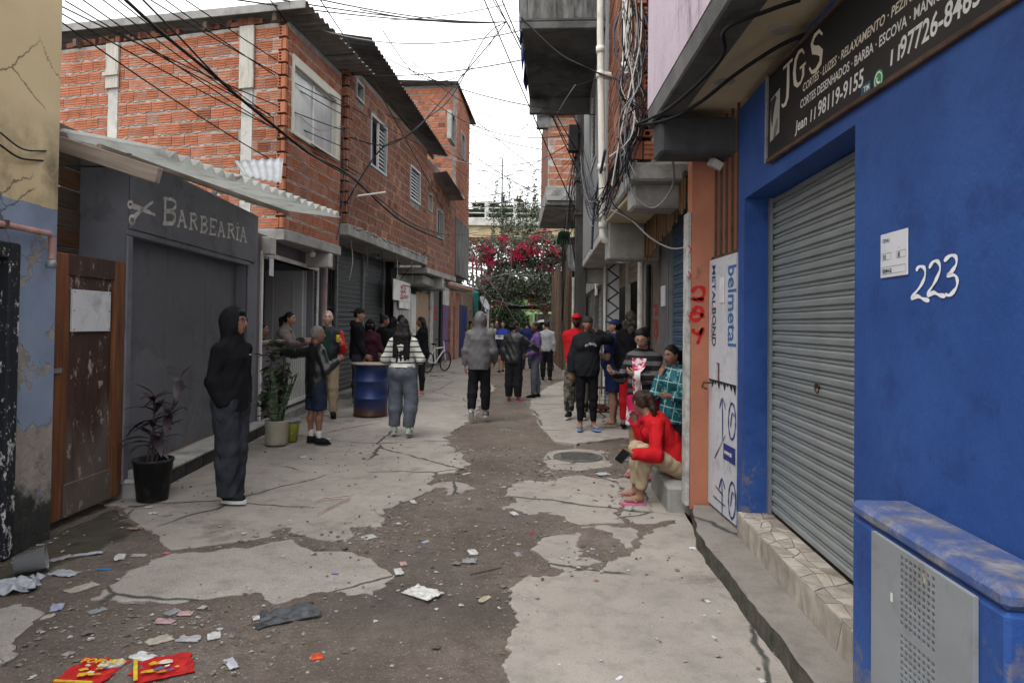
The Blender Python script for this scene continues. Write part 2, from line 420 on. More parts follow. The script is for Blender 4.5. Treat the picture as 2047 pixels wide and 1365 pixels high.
# ------------------------------------------------------------------ broken concrete paving
def paving_mat(name, col, agg=0.0):
    t = NT(name); n1 = t.noise(.9, 8, .6); n2 = t.noise(5, 8, .7); n3 = t.noise(120, 3, .7)
    c = t.ramp(n1, [(.3, sc_(col, .80)), (.7, sc_(col, 1.15))])
    c = t.mix(t.ramp(n2, [(.48, 0), (.70, .65)]), c, sc_(col, .55))
    c = t.mix(t.ramp(n3, [(.30, .75+agg*.2), (.42+agg*.05, 0)]), c, sc_(col, .35))
    c = t.mix(t.ramp(n3, [(.62-agg*.05, 0), (.74, .4+agg*.4)]), c, sc_(col, 1.5))
    d = t.n('TexNoise'); d.inputs['Scale'].default_value = 2.6; d.inputs['Detail'].default_value = 5; t.l(t.vec, d.inputs['Vector'])
    wv = t.mix(.16, t.vec, d.outputs['Color'], 'ADD')
    vo = t.n('TexVoronoi'); vo.feature = 'DISTANCE_TO_EDGE'; vo.inputs['Scale'].default_value = .62; t.l(wv, vo.inputs['Vector'])
    gate = t.ramp(t.noise(.8, 3, .5, t.mapv((1,1,1), (7,3,0))), [(.41, 0), (.48, 1)])
    cr = t.math('MULTIPLY', t.ramp(vo.outputs['Distance'], [(.004, 1), (.012, 0)]), gate)
    c = t.mix(t.math('MULTIPLY', cr, .92), c, (.045, .048, .042))
    mud = t.ramp(t.noise(.7, 8, .72, t.mapv((1,1,1), (1.3, 8, 0))), [(.57, 0), (.66, .7)])
    c = t.mix(mud, c, (.115, .095, .082))
    h = t.math('SUBTRACT', t.math('MULTIPLY', n3, .35), t.math('MULTIPLY', cr, 1.2))
    return t.fin(c, .92, t.bump(h, .5, .012, t.bump(n2, .25, .03)), 0, .12)
MAT_PAVE = paving_mat('paving_concrete', (.300, .272, .242))
MAT_PAVE_AGG = paving_mat('worn_aggregate', (.300, .275, .248), .9)
def ragged(pts, step=.09, amp=.035, seed=0):
    out = []
    for i in range(len(pts)):
        a, b = Vector(pts[i]), Vector(pts[(i+1) % len(pts)]); L = (b-a).length; k = max(1, int(L/step))
        nr = Vector((-(b-a).y, (b-a).x, 0)).normalized()
        for j in range(k):
            p = a.lerp(b, j/k); q = mnoise.noise(Vector((p.x*4, p.y*4, seed)))*amp*2.0+mnoise.noise(Vector((p.x*13, p.y*13, seed+5)))*amp*1.1+mnoise.noise(Vector((p.x*34, p.y*34, seed+8)))*amp*.7+mnoise.noise(Vector((p.x*70, p.y*70, seed+2)))*amp*.35
            p = p+nr*q; out.append((p.x, p.y))
    return out
SLABS = []
def paving(px, name='concrete_paving', z=.028, m=MAT_PAVE, seed=0, amp=.035, h=0.0):
    P = [gpt(x, y, z) if y > 0 else Vector((x, -y, z)) for x, y in px]
    st = max(.025, min(.12, min(p.y for p in P)*.010)); pts = ragged(P, st, amp, seed)
    SLABS.append((np.array(pts), z)); mb = MB(); n = len(pts); cx = sum(p[0] for p in pts)/n; cy = sum(p[1] for p in pts)/n
    a = sum(pts[i][0]*pts[(i+1) % n][1]-pts[(i+1) % n][0]*pts[i][1] for i in range(n))
    if a < 0: pts = pts[::-1]
    inn = []
    for i in range(n):
        d = Vector((pts[(i+1) % n][0]-pts[i-1][0], pts[(i+1) % n][1]-pts[i-1][1], 0)).normalized(); inn.append((pts[i][0]-d.y*.012, pts[i][1]+d.x*.012))
    mb.add([(p[0], p[1], z) for p in inn]+[(p[0], p[1], z-.006) for p in pts]+[(p[0], p[1], -.08) for p in pts],
           [tuple(range(n))]+[(n+i, n+(i+1) % n, (i+1) % n, i) for i in range(n)]+[(2*n+i, 2*n+(i+1) % n, n+(i+1) % n, n+i) for i in range(n)])
    return link(name, mb.mesh(name, m), kind='structure')
# upper slab along the shops on one side, out to the far end of the lane  (points as photo pixels; y<0 gives world x,-y)
paving([(250,1010),(275,1050),(300,1058),(321,1072),(318,1090),(342,1096),(420,1088),(506,1077),(565,1062),(612,1066),(640,1078),(690,1083),(703,1064),(704,1050),(735,1049),(761,1050),(768,1040),
        (761,1030),(788,1009),(819,999),(850,985),(868,973),(862,950),(908,943),(935,928),(924,905),(900,892),(890,872),(915,855),(950,835),(958,812),(976,790),(990,776),(975,758),(980,742),(975,728),
        (960,715),(-2.3,-40.),(-4.6,-40.),(-4.6,-6.2),(-3.9,-6.1)], seed=1, z=.016)
paving([(185,1195),(222,1168),(262,1140),(310,1115),(345,1106),(430,1100),(505,1090),(570,1080),(632,1095),(700,1105),(748,1114),(768,1136),(771,1168),(745,1185),(690,1194),(620,1189),(560,1198),(480,1190),(400,1195),(350,1204),(300,1195),(235,1201)],
       seed=2, m=MAT_PAVE_AGG, z=.014)
paving([(1026,1368),(1004,1320),(1008,1290),(1026,1258),(1030,1225),(1019,1205),(1021,1178),(1043,1153),(1100,1149),(1133,1144),(1180,1137),(1225,1122),(1262,1098),(1290,1066),(1340,1046),(1.52,-5.95),(1.44,-3.0),(1.4,-1.5),(.3,-1.5),(.05,-2.4)], seed=3, z=.019)
paving([(1068,1081),(1080,1070),(1147,1066),(1161,1051),(1205,1047),(1262,1052),(1282,1062),(1256,1094),(1236,1078),(1205,1066),(1168,1068),(1152,1090),(1158,1112),(1200,1120),(1160,1135),(1133,1141),(1098,1124),(1076,1105)], seed=4, z=.013)
paving([(1010,1013),(1014,985),(1024,966),(1060,960),(1096,963),(1123,951),(1161,950),(1225,960),(1238,978),(1241,1010),(1243,1040),(1200,1044),(1161,1047),(1113,1030),(1055,1022)], seed=5, z=.016)
paving([(1236,962),(1262,940),(1.55,-8.0),(1.75,-8.0),(1.62,-5.9),(1345,1040),(1290,1048),(1248,1042),(1246,1010),(1244,980)], seed=6, z=.016)
paving([(1085,920),(1098,902),(1150,896),(1205,900),(1224,912),(1218,932),(1160,940),(1098,936)], seed=7, z=.012)
paving([(1058,800),(1066,826),(1084,858),(1112,880),(1150,886),(1215,878),(1272,872),(1298,862),(2.0,-9.0),(2.3,-13.),(3.0,-30.),(3.0,-31.),(2.2,-30.),(1128,760),(1095,772)], seed=8, z=.030)
paving([(0,1215),(30,1205),(62,1212),(85,1222),(60,1245),(40,1270),(28,1310),(0,1330),(-40,1300),(-60,1240)], seed=9, z=.014, m=MAT_PAVE_AGG)
paving([(868,968),(900,962),(930,968),(948,975),(926,985),(890,988)], seed=10, z=.010, amp=.05)

# wet mossy gutter along the near wall
paving([(-40,1140),(60,1098),(150,1052),(225,1018),(262,1040),(255,1070),(200,1096),(120,1128),(40,1158),(-40,1185)], 'wet_gutter', .010, mat('wet_moss', (.062,.054,.040), .5, .5, 4, .7, 30, dirt=.55, dcol=(.018,.018,.012), dscale=4, spec=.4), 12, .03)
# ------------------------------------------------------------------ the dirt sheet, lapping over the slab edges
def hgt(x, y): return .020*mnoise.noise(Vector((x*.9, y*.9, 0)))+.014*mnoise.noise(Vector((x*3.1, y*3.1, 4)))+.010*mnoise.noise(Vector((x*9, y*9, 9)))
def slab_depth(X, Y):
    """how far points lie inside a slab (0 outside) and that slab's top"""
    best = np.zeros(len(X)); top = np.zeros(len(X))
    for P, z in SLABS:
        m = np.where((X > P[:,0].min()) & (X < P[:,0].max()) & (Y > P[:,1].min()) & (Y < P[:,1].max()))[0]
        if not len(m): continue
        x, y = X[m], Y[m]; ins = np.zeros(len(m), bool); d = np.full(len(m), 9.)
        for k in range(len(P)):
            a, c = P[k], P[(k+1) % len(P)]; e = c-a; L = max(e@e, 1e-9)
            if a[1] != c[1]: ins ^= ((a[1] > y) != (c[1] > y)) & (x < (c[0]-a[0])*(y-a[1])/(c[1]-a[1])+a[0])
            t_ = np.clip(((x-a[0])*e[0]+(y-a[1])*e[1])/L, 0, 1); d = np.minimum(d, np.hypot(x-a[0]-t_*e[0], y-a[1]-t_*e[1]))
        q = np.where(ins, d, 0); u = q > best[m]; best[m[u]] = q[u]; top[m[u]] = z
    return best, top
xs = np.concatenate([np.linspace(-60, -5, 8), np.arange(-4.9, 4.6, .05), np.linspace(5, 60, 8)])
ys = np.concatenate([np.array([-8., -3., 0.5]), np.arange(1.6, 8, .045), np.arange(8, 14, .08), np.arange(14, 40, .4), np.array([44., 60, 100, 200, 400])])
V = np.array([(x, y, (hgt(x, y)+.004 if -5 < x < 4.6 and 1 < y < 40 else -.012)) for y in ys for x in xs])
dep, _ = slab_depth(V[:,0], V[:,1]); V[:,2] -= np.clip((dep-.07)*.30, 0, .05)
nx = len(xs); F = [(j*nx+i, j*nx+i+1, (j+1)*nx+i+1, (j+1)*nx+i) for j in range(len(ys)-1) for i in range(nx-1)]
g = link('ground', np_mesh('ground', V, F, MAT_DIRT), kind='structure')

# manhole
MB_ = MB(); c0 = gpt(1155, 913, .02)
MB_.lathe([(0, .008), (.24, .008), (.245, .0), (.262, .0), (.27, .010), (.30, .010), (.305, -.02)], 28)
for i in range(8):
    MB_.box(-.2, .2, -.19+i*.052, -.172+i*.052, .008, .014)
solo('manhole_cover', MB_, mat('cast_iron', (.10, .095, .09), .75, .3, 8, .5, 60), 'round iron manhole cover set in the broken concrete by the doorstep', 'manhole cover', Matrix.Translation(c0))

# raised kerb strip along the blue shop
mb = MB(); kp = [(gpt(1385,1010,.14)), gpt(1394,1066,.14), gpt(1440,1125,.14), gpt(1520,1222,.14), gpt(1629,1365,.14)]
pts = [(p.x, p.y) for p in kp]+[(1.17, 1.2), (1.12, -.5), (2.6, -.5), (2.6, 5.69), (1.52, 5.69)]
pts = [(p[0], p[1]) for p in ragged([Vector((p[0], p[1], 0)) for p in pts], .08, .012, 3)]
mb.slab(pts, -.05, .14, 0, 1)
o = link('sidewalk', mb.mesh('sidewalk', [paving_mat('sidewalk_concrete', (.215, .195, .175)), mat('mossy_kerb', (.10,.092,.078), .95, .5, 5, .8, 30, dirt=.6, dcol=(.025,.025,.02), dscale=5)]), kind='structure'); bevel(o, .012, 2)
# ------------------------------------------------------------------ building helpers
def proj(p):
    d = Vector(p)-Vector((0, 0, EYE)); m = camo.rotation_euler.to_matrix().transposed(); q = m @ d
    if q.z > -.05: return None
    return (CX+FOC*q.x/-q.z, CY-FOC*q.y/-q.z, -q.z)
class Build:
    def __init__(s, name, label, cat, fr, group=None, M=None):
        s.fr = fr; s.t = thing(name, label, cat, fr.M if M is None else M, group); s.bricks = []
    def box(s, name, u0, u1, y0, y1, z0, z1, m, parent=None, bv=0.0, label=None):
        mb = MB(); (mb.cbox(u0, u1, y0, y1, z0, z1, bv) if bv else mb.box(u0, u1, y0, y1, z0, z1))
        return part(name, mb, m, parent or s.t, None, label)
    def mb(s, name, mb, m, parent=None, label=None, kind=None): return part(name, mb, m, parent or s.t, None, label, kind)
    def wall(s, name, u0, u1, y0, y1, z0, z1, holes, m, parent=None):
        mb = MB(); wall_mb(mb, u0, u1, y0, y1, z0, z1, holes); return part(name, mb, m, parent or s.t)
def wall_mb(mb, u0, u1, y0, y1, z0, z1, holes=()):
    us = sorted({u0, u1} | {min(max(h[i], u0), u1) for h in holes for i in (0, 1)}); zs = sorted({z0, z1} | {min(max(h[i], z0), z1) for h in holes for i in (2, 3)})
    for k in range(len(zs)-1):
        i = 0
        while i < len(us)-1:
            def solid(i): 
                cu, cz = (us[i]+us[i+1])/2, (zs[k]+zs[k+1])/2
                return not any(h[0] < cu < h[1] and h[2] < cz < h[3] for h in holes)
            if not solid(i): i += 1; continue
            j = i
            while j+1 < len(us)-1 and solid(j+1): j += 1
            if us[j+1]-us[i] > 1e-4 and zs[k+1]-zs[k] > 1e-4: mb.box(us[i], us[j+1], y0, y1, zs[k], zs[k+1])
            i = j+1
    return mb
BH = .160
def brick_shape(L, h=BH, ng=3, dep=.009, seed=0):
    r = random.Random(seed); mb = MB(); pr = [(0, .07), (0, .002), (.012, 0)]
    for i in range(ng):
        zc = h*(i+1)/(ng+1)+r.uniform(-.004, .004); pr += [(zc-.007, 0), (zc-.004, dep), (zc+.004, dep), (zc+.007, 0)]
    pr += [(h-.012, 0), (h, .002), (h, .07)]
    n = len(pr); v = [(x, y, z) for x in (0, L) for z, y in pr]
    mb.add(v, [(i, n+i, n+i+1, i+1) for i in range(n-1)]+[tuple(range(n)), tuple(range(2*n-1, n-1, -1))]); return mb
BRL = .25
BR_SHAPES = [brick_shape(BRL, seed=i, ng=3 if i < 2 else 4) for i in range(3)]
def hollow_shape(w=.135, h=BH):
    mb = MB(); bx = .017; cw = (w-3*bx)/2; ch = (h-4*bx)/3
    mb.box(0, w, .06, .075, 0, h, 1)
    for i in range(3): x = i*(cw+bx); mb.box(x, x+bx, 0, .06, 0, h)
    for k in range(4):
        for i in range(2): x = bx+i*(cw+bx); z = k*(ch+bx); mb.box(x, x+cw, .0015, .06, z, z+bx)
    return mb
MAT_CLAYHOLE = mat('clay_inside', (.10, .035, .022), .95, .3, 5, 0)
BR_ME = {}
def brick_meshes(m):
    if m.name not in BR_ME: BR_ME[m.name] = [b.mesh('brick', m) for b in BR_SHAPES]+[hollow_shape().mesh('brick', [m, MAT_CLAYHOLE])]
    return BR_ME[m.name]
def lay(b, fr, wallpart, u0, u1, z0, z1, holes, m, course=.2, skip=None, cx=BRL, seed=0, toL=Matrix()):
    """collect bricks of a wall in the frame fr (toL: fr-local to the thing's frame)"""
    r = random.Random(seed); row = 0; z = z0
    while z+course*.6 < z1:
        h = min(BH, z1-z-.01); u = u0-(row % 2)*cx*.5-r.uniform(0, .05)
        while u < u1:
            L = cx*r.choice((1, 1, 1, .97, 1.03)); a, bb = max(u, u0), min(u+L, u1); segs = [(a, bb)]
            for ho in holes:
                if ho[2] < z+h*.7 and ho[3] > z+h*.3:
                    ns = []
                    for p, q in segs:
                        if ho[1] <= p or ho[0] >= q: ns.append((p, q))
                        else:
                            if ho[0] > p: ns.append((p, ho[0]))
                            if ho[1] < q: ns.append((ho[1], q))
                    segs = ns
            for p, q in segs:
                if q-p > .05:
                    wpt = fr.w((p+q)/2, 0, z+h/2); s = proj(wpt)
                    if s and -30 < s[0] < 2080 and -30 < s[1] < 1390 and not (skip and skip(s[0], s[1])):
                        M = toL @ TR(p+.006, r.uniform(-.004, .004), z+r.uniform(-.006, .006)) @ Euler((0, r.uniform(-.012, .012), r.uniform(-.01, .01))).to_matrix().to_4x4() @ Matrix.Diagonal((max(.1, (q-p-.012)/BRL), 1, h/BH*r.uniform(.95, 1.02), 1))
                        b.bricks.append((s[2], M, r.randrange(3), wallpart, m))
            u += L
        row += 1; z += course
def lumps(b, fr, wallpart, u0, u1, z0, z1, holes, seed, course=.2, toW=None):
    r = random.Random(seed); mb = MB(); z = z0+BH+.02
    while z < z1:
        u = u0
        while u < u1:
            u += r.uniform(.05, .22); zz = z+r.uniform(-.012, .012)
            if u < u1 and not any(h[0]-.05 < u < h[1]+.05 and h[2]-.02 < zz < h[3]+.02 for h in holes): mb.ell((u, .004, zz), (r.uniform(.03,.10), r.uniform(.004,.008), r.uniform(.005,.013)), 6, 4)
        z += course
    part('mortar_lumps', mb, MAT_MORTAR, wallpart, None, None, 'stuff')
def hollow_col(b, fr, wallpart, u, z0, z1, m, course=.2, par=0, toL=Matrix(), w=.135):
    row = 0; z = z0
    while z+BH < z1+.02:
        if row % 2 == par:
            s = proj(fr.w(u, 0, z))
            if s and -30 < s[1] < 1390: b.bricks.append((s[2]-3, toL @ TR(u+.006, -.003, z) @ Matrix.Diagonal((w/.135, 1, 1, 1)), 3, wallpart, m))
        row += 1; z += course
def finish_bricks(b, limit=285):
    b.bricks.sort(key=lambda q: q[0])
    for d, M, k, wp, m in b.bricks[:limit]: link('brick', brick_meshes(m)[k], wp, M)
    rest = b.bricks[limit:]; by = {}
    for q in rest: by.setdefault((q[3], q[4]), []).append(q)
    for (wp, m), L in by.items():
        mb = MB()
        for d, M, k, _, _ in L:
            src = BR_SHAPES[k] if k < 3 else hollow_shape(); mb.add([M @ Vector(v) for v in src.v], src.f, 0)
        part('brick_courses', mb, m, wp, None, None, 'stuff')
def sheet_patch(C, D, A, B, wl, amp, nt=3, th=.006, sub=6):
    """corrugated sheet between the edges C-D and A-B, waves along C->D"""
    C, D, A, B = map(Vector, (C, D, A, B)); L = ((D-C).length+(B-A).length)/2; ns = max(4, int(L/wl*sub))
    nrm = (D-C).cross(A-C).normalized(); nrm = nrm if nrm.z > 0 else -nrm; mb = MB(); V = []
    for lay_ in (0, 1):
        for i in range(ns+1):
            for j in range(nt+1):
                s, t_ = i/ns, j/nt; p = C.lerp(D, s).lerp(A.lerp(B, s), t_)
                V.append(p+nrm*(amp*math.sin(2*PI*s*L/wl)-lay_*th))
    N = (ns+1)*(nt+1); F = []
    for i in range(ns):
        for j in range(nt):
            a = i*(nt+1)+j; q = (a, a+nt+1, a+nt+2, a+1); F.append(q); F.append(tuple(N+x for x in q[::-1]))
    rim = [i*(nt+1) for i in range(ns+1)]+[ns*(nt+1)+j for j in range(1, nt+1)]+[i*(nt+1)+nt for i in range(ns-1, -1, -1)]+[j for j in range(nt-1, 0, -1)]
    for i in range(len(rim)): a, c = rim[i], rim[(i+1) % len(rim)]; F.append((a, c, N+c, N+a))
    mb.add(V, F, 0, True); return mb
def sheets(b, parent, C, D, A, B, n, wl, amp, m, inv=True, over=.05, name='roofing_sheet', nt=3, sub=6):
    Mi = b.fr.M.inverted(); C, D, A, B = [Mi @ Vector(q) for q in (C, D, A, B)]
    for i in range(n):
        s0, s1 = i/n, min(1, (i+1)/n+over/n); dz = Vector((0, 0, .012*(i % 2)))
        part(name, sheet_patch(C.lerp(D, s0)+dz, C.lerp(D, s1)+dz, A.lerp(B, s0)+dz, A.lerp(B, s1)+dz, wl, amp, nt, .006, sub), m, parent)
def slat_shape(L, h, dep=.022):
    """one roll-shutter slat, x 0..L, front at y 0"""
    mb = MB(); pr = [(0, .016), (h*.08, .016), (h*.16, 0), (h*.52, -.003), (h*.60, 0), (h*.70, .014), (h*.80, .004), (h*.93, .004), (h, .016), (h, .026), (0, .026)]
    n = len(pr); v = [(x, y, z) for x in (0, L) for z, y in pr]
    mb.add(v, [(i, n+i, n+(i+1) % n, (i+1) % n) for i in range(n)]+[tuple(range(n)), tuple(range(2*n-1, n-1, -1))]); return mb
def shutter(b, parent, u0, u1, y, z0, z1, pitch, m, name='slat'):
    me = slat_shape(u1-u0, pitch).mesh(name, m); k = int(round((z1-z0)/pitch)); p = (z1-z0)/k
    for i in range(k): link(name, me, parent, TR(u0, y, z0+i*p) @ Matrix.Diagonal((1, 1, p/pitch, 1)))

# ================================================================== the yellow and blue house at the near corner
t = NT('peeling_plaster'); x, y_, z = t.sep()
base = t.ramp(t.noise(1.6, 6, .6), [(.3, (.15,.20,.29)), (.7, (.23,.285,.375))])
yel = t.ramp(t.noise(1.2, 6, .6), [(.3, (.46,.37,.215)), (.7, (.57,.465,.285))])
cut = t.math('ADD', z, t.math('MULTIPLY', t.noise(3, 5), .10))
c = t.mix(t.math('GREATER_THAN', cut, 2.475), base, yel)
mold = t.math('MULTIPLY', t.ramp(t.noise(1.7, 9, .72), [(.40, 0), (.60, 1)]), t.ramp(t.math('ABSOLUTE', t.math('SUBTRACT', z, 2.68)), [(.06, 1), (.45, 0)]))
c = t.mix(t.math('MULTIPLY', mold, .85), c, (.055,.045,.032))
pm = t.math('ADD', t.noise(1.9, 9, .66, t.mapv((1,1,1), (2.2, 0, 5))), t.math('MULTIPLY', t.math('SUBTRACT', 1.45, z), .10))
peel = t.math('MULTIPLY', t.ramp(pm, [(.520, 0), (.535, 1)]), t.math('LESS_THAN', z, 2.35))
plas = t.ramp(t.noise(7, 8, .7), [(.3, (.20,.175,.15)), (.7, (.34,.31,.28))])
c = t.mix(peel, c, plas)
chips = t.ramp(t.noise(9, 6, .75, t.mapv((1,1,.8), (1,0,2))), [(.70, 0), (.715, 1)])
c = t.mix(t.math('MULTIPLY', chips, .9), c, (.07,.06,.05))
bm = t.math('ADD', t.noise(2.6, 8, .7), t.math('MULTIPLY', t.math('SUBTRACT', .50, z), .55))
c = t.mix(t.ramp(bm, [(.50, 0), (.62, .95)]), c, t.ramp(t.noise(12, 6, .7), [(.4, (.012,.016,.016)), (.62, (.03,.035,.03)), (.72, (.10,.13,.14))]))
crk = t.n('TexVoronoi'); crk.feature = 'DISTANCE_TO_EDGE'; crk.inputs['Scale'].default_value = 1.5; t.l(t.mix(.25, t.vec, t.noise(3, 6, .7), 'ADD'), crk.inputs['Vector'])
cm = t.math('MULTIPLY', t.ramp(crk.outputs['Distance'], [(.003, 1), (.012, 0)]), t.ramp(t.noise(1.1, 3), [(.5, 0), (.56, .8)]))
c = t.mix(cm, c, (.05,.04,.03))
MAT_PEEL = t.fin(c, .85, t.bump(t.math('SUBTRACT', t.math('MULTIPLY', t.noise(14, 8, .7), t.math('ADD', peel, .12)), t.math('ADD', peel, chips)), .7, .02), 0, .25)
FA = Fr((-3.22, .2), (-3.38, 5.05))
b = Build('yellow_house', 'yellow plastered house with peeling blue lower wall and mouldy base', 'house', FA)
du = FA.px(30, 700)[0]; zt = FA.px(30, 487)[1]
ho = [(du-1.3, du, .02, zt)]
b.wall('wall', 0, FA.len, 0, .30, -.05, 7.5, ho, MAT_PEEL)
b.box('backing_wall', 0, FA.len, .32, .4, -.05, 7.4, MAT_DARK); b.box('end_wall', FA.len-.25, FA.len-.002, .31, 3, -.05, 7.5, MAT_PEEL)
t = NT('chipped_black'); c = t.mix(t.ramp(t.noise(16, 7, .75, t.mapv((1,1,.5))), [(.56, 0), (.58, 1)]), (.018,.02,.024), (.42,.42,.42))
MAT_CHIP = t.fin(c, .6, t.bump(t.noise(16, 7, .75, t.mapv((1,1,.5))), .4, .01))
d = b.mb('door', wall_mb(MB(), du-1.3, du, .1, .16, .02, zt-.11, []), MAT_CHIP)
fm = MB(); fm.cbox(du-.11, du, -.03, .09, .02, zt, .012); fm.cbox(du-1.3, du-.112, -.03, .09, zt-.10, zt, .012); b.mb('door_frame', fm, MAT_CHIP, d)
pz = FA.px(60, 462)[1]; pu = FA.px(104, 470, -.05)[0]
b.mb('water_pipe', MB().tube([(0.5, -.05, pz), (pu-.03, -.05, pz), (pu, -.05, pz-.03), (pu, -.05, FA.px(104, 520)[1])], .022, 8), mat('pinkish_pipe', (.34,.20,.18), .6, .25, 6, .2, 40))
b.mb('valve', MB().lathe([(0, -.03), (.035, -.03), (.035, .01), (.025, .03), (0, .03)], 8, (pu, -.05, FA.px(104, 530)[1])), MAT_STEEL)
cl = b.mb('pipe_clamp', MB().box(pu-.5, pu-.47, -.075, .001, pz-.028, pz+.028), MAT_RUST)

# ================================================================== old wooden door and plank wall
MAT_OLDDOOR = (lambda t: t.fin(t.mix(t.ramp(t.noise(9, 9, .8, t.mapv((1,1,.5))), [(.575, 0), (.60, .85)]),
    t.mix(t.ramp(t.math('ADD', t.noise(2.4, 6, .6, t.mapv((1,1,.4))), t.math('MULTIPLY', t.math('SUBTRACT', .7, t.sep()[2]), .35)), [(.40, 0), (.64, .95)]), t.ramp(t.noise(5, 7, .6, t.mapv((4,1,.5))), [(.3, (.026,.013,.010)), (.7, (.055,.027,.018))]), (.115,.092,.075)), (.34,.29,.25)), .55,
    t.bump(t.noise(20, 6, .7, t.mapv((4,1,.5))), .35, .01), 0, .4))(NT('old_door_wood'))
MAT_STILE = mat('varnished_stile', (.15,.062,.028), .5, .5, 2, .3, 30, stretch=(8,1,.6), dirt=.5, dcol=(.06,.04,.03), dscale=1.5)
FD = Fr((-3.462, 5.17), (-3.455, 6.09), .0)
b = Build('wooden_door', 'scratched brown wooden door with a blank white metal plate propped before the planks', 'door', FD)
L = FD.len; zb, zt0, zt1 = .07, FD.px(115, 506)[1], FD.px(243, 521)[1]; zt = (zt0+zt1)/2
for u in (0, L-.15): b.box('stile', u, u+.15, 0, .04, zb, zt, MAT_STILE, bv=.008)
b.box('rail', .151, L-.151, .001, .04, zt-.17, zt, MAT_OLDDOOR, bv=.006); b.box('rail', .151, L-.151, .001, .04, zb, zb+.26, MAT_OLDDOOR, bv=.006)
p = b.box('door_panel', .151, L-.151, .018, .035, zb+.261, zt-.171, MAT_OLDDOOR)
for uu in ((.151, .175), (L-.175, L-.151)): b.box('moulding', uu[0], uu[1], .006, .017, zb+.262, zt-.172, MAT_STILE, p)
a0, a1 = FD.px(145, 578), FD.px(219, 662)
pl = b.box('metal_plate', a0[0], a1[0], -.006, .016, a1[1], a0[1], mat('white_plate', (.52,.535,.55), .45, .12, 4, .1, 20, dirt=.35, dcol=(.3,.28,.26), dscale=5), None, .003)
for uu in (a0[0]+.02, a1[0]-.02):
    for zz in (a0[1]-.02, (a0[1]+a1[1])/2, a1[1]+.02): b.mb('screw', MB().lathe([(0, .004), (.007, .003), (.008, 0)], 6, (0,0,0), M=TR(uu, -.006, zz) @ Matrix.Rotation(PI/2, 4, 'X')), MAT_STEEL, pl)
hz = FD.px(112, 741)[1]; b.box('hasp', -.09, .08, -.012, -.001, hz-.018, hz+.018, MAT_STEEL)
FP = Fr((-3.86, 4.9), (-3.9, 6.25))
b = Build('plank_wall', 'wall of brown horizontal planks between yellow house and grey barber shop', 'wall', FP)
z = .1; i = 0
me = [MB().cbox(0, FP.len, 0, .025, 0, .165, .005).mesh('plank', m) for m in (MAT_WOOD_BR, MAT_WOOD_OLD)]
while z < 3.2:
    link('plank', me[(1, 1, 0, 1, 0, 1, 1, 0)[i % 8]], b.t, TR(0, rng.uniform(-.008, .008), z) @ Matrix.Rotation(rng.uniform(-.012, .012), 4, 'Y')); z += .178; i += 1
b.box('post', FP.len+.002, FP.len+.08, .03, .11, 0, 3.1, MAT_WOOD_OLD); b.box('post', .02, .1, .03, .11, 0, 3.1, MAT_WOOD_OLD)

# ================================================================== grey barber shop
MAT_GREYP = mat('grey_blue_paint', (.150, .157, .180), .62, .2, 1.3, .16, 30, dirt=.32, dcol=(.05,.05,.055), dscale=2.2)
MAT_GREYP2 = mat('grey_door_paint', (.128, .134, .152), .6, .2, 1.0, .14, 30, dirt=.36, dcol=(.07,.07,.07), dscale=2)
FB = Fr((-3.47, 6.14), (-3.66, 9.78))
b = Build('barber_shop', 'grey barber shop with painted scissors and lettering above closed double doors', 'shop', FB)
LB = FB.len; ul, ur = FB.px(258, 700)[0], FB.px(489, 700)[0]
zl = (FB.px(262, 478)[1]+FB.px(488, 524)[1])/2; zsg = zl+.055
ztop = 3.12
b.wall('wall', 0, LB, 0, .28, 0, ztop, [(ul, ur, 0, zl)], MAT_GREYP)
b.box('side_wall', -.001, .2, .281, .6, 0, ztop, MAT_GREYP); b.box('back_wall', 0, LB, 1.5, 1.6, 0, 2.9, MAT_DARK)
b.box('sign_board', .0, LB-.16, -.028, -.001, zsg, ztop-.02, MAT_GREYP, None, .006)
b.box('lintel', ul-.12, ur+.1, -.022, -.001, zl-.005, zsg-.006, MAT_GREYP, None, .006)
for u0, u1, nm in ((ul-.11, ul-.012, 0), (ur+.012, ur+.10, 1)): b.box('door_frame', u0, u1, -.024, -.002, .17, zl-.01, MAT_GREYP, None, .008)
dw = (ur-ul)/3
for k in range(3):
    dr = b.box('door_leaf', ul+k*dw+.007, ul+(k+1)*dw-.007, .13, .17, .19, zl, MAT_GREYP2, None, .006)
    if k == 1: 
        hu, hz = FB.px(377, 771, .13); b.mb('door_handle', MB().lathe([(0, -.012), (.035, -.012), (.035, 0)], 14, M=TR(hu-.02, .128, hz) @ Matrix.Rotation(PI/2, 4, 'X')), MAT_BLACK, dr)
# chipped bottom of the leaves
mb = MB()
for i in range(46):
    u = rng.uniform(ul+.5*dw, ur-.02); h = rng.uniform(.02, .11)*(1 if rng.random() < .6 else .5)
    mb.prism([(u, .19), (u+rng.uniform(.012,.03), .19), (u+rng.uniform(.004,.012), .19+h)], .126, .129)
b.mb('bare_wood', mb, mat('bare_wood', (.26,.15,.085), .9, .4, 12, .2, 40), dr, None, 'stuff')
tl = MAT_BLACKTILE = mat('black_tile', (.016,.016,.018), .35, .3, 3, .05, 20, dirt=.3, dcol=(.08,.075,.07), dscale=3)
mtl = MB().cbox(0, .445, -.16, -.02, 0, .14, .005).mesh('tile', tl)
st = b.box('step', 0, LB, -.15, .0, -.02, .145, MAT_CONC); b.box('step_top', -.02, LB+.02, -.19, .12, .147, .185, MAT_CONC_L, st, .012)
for k in range(8): link('tile', mtl, st, TR(k*.452+.02, -.012, .002))
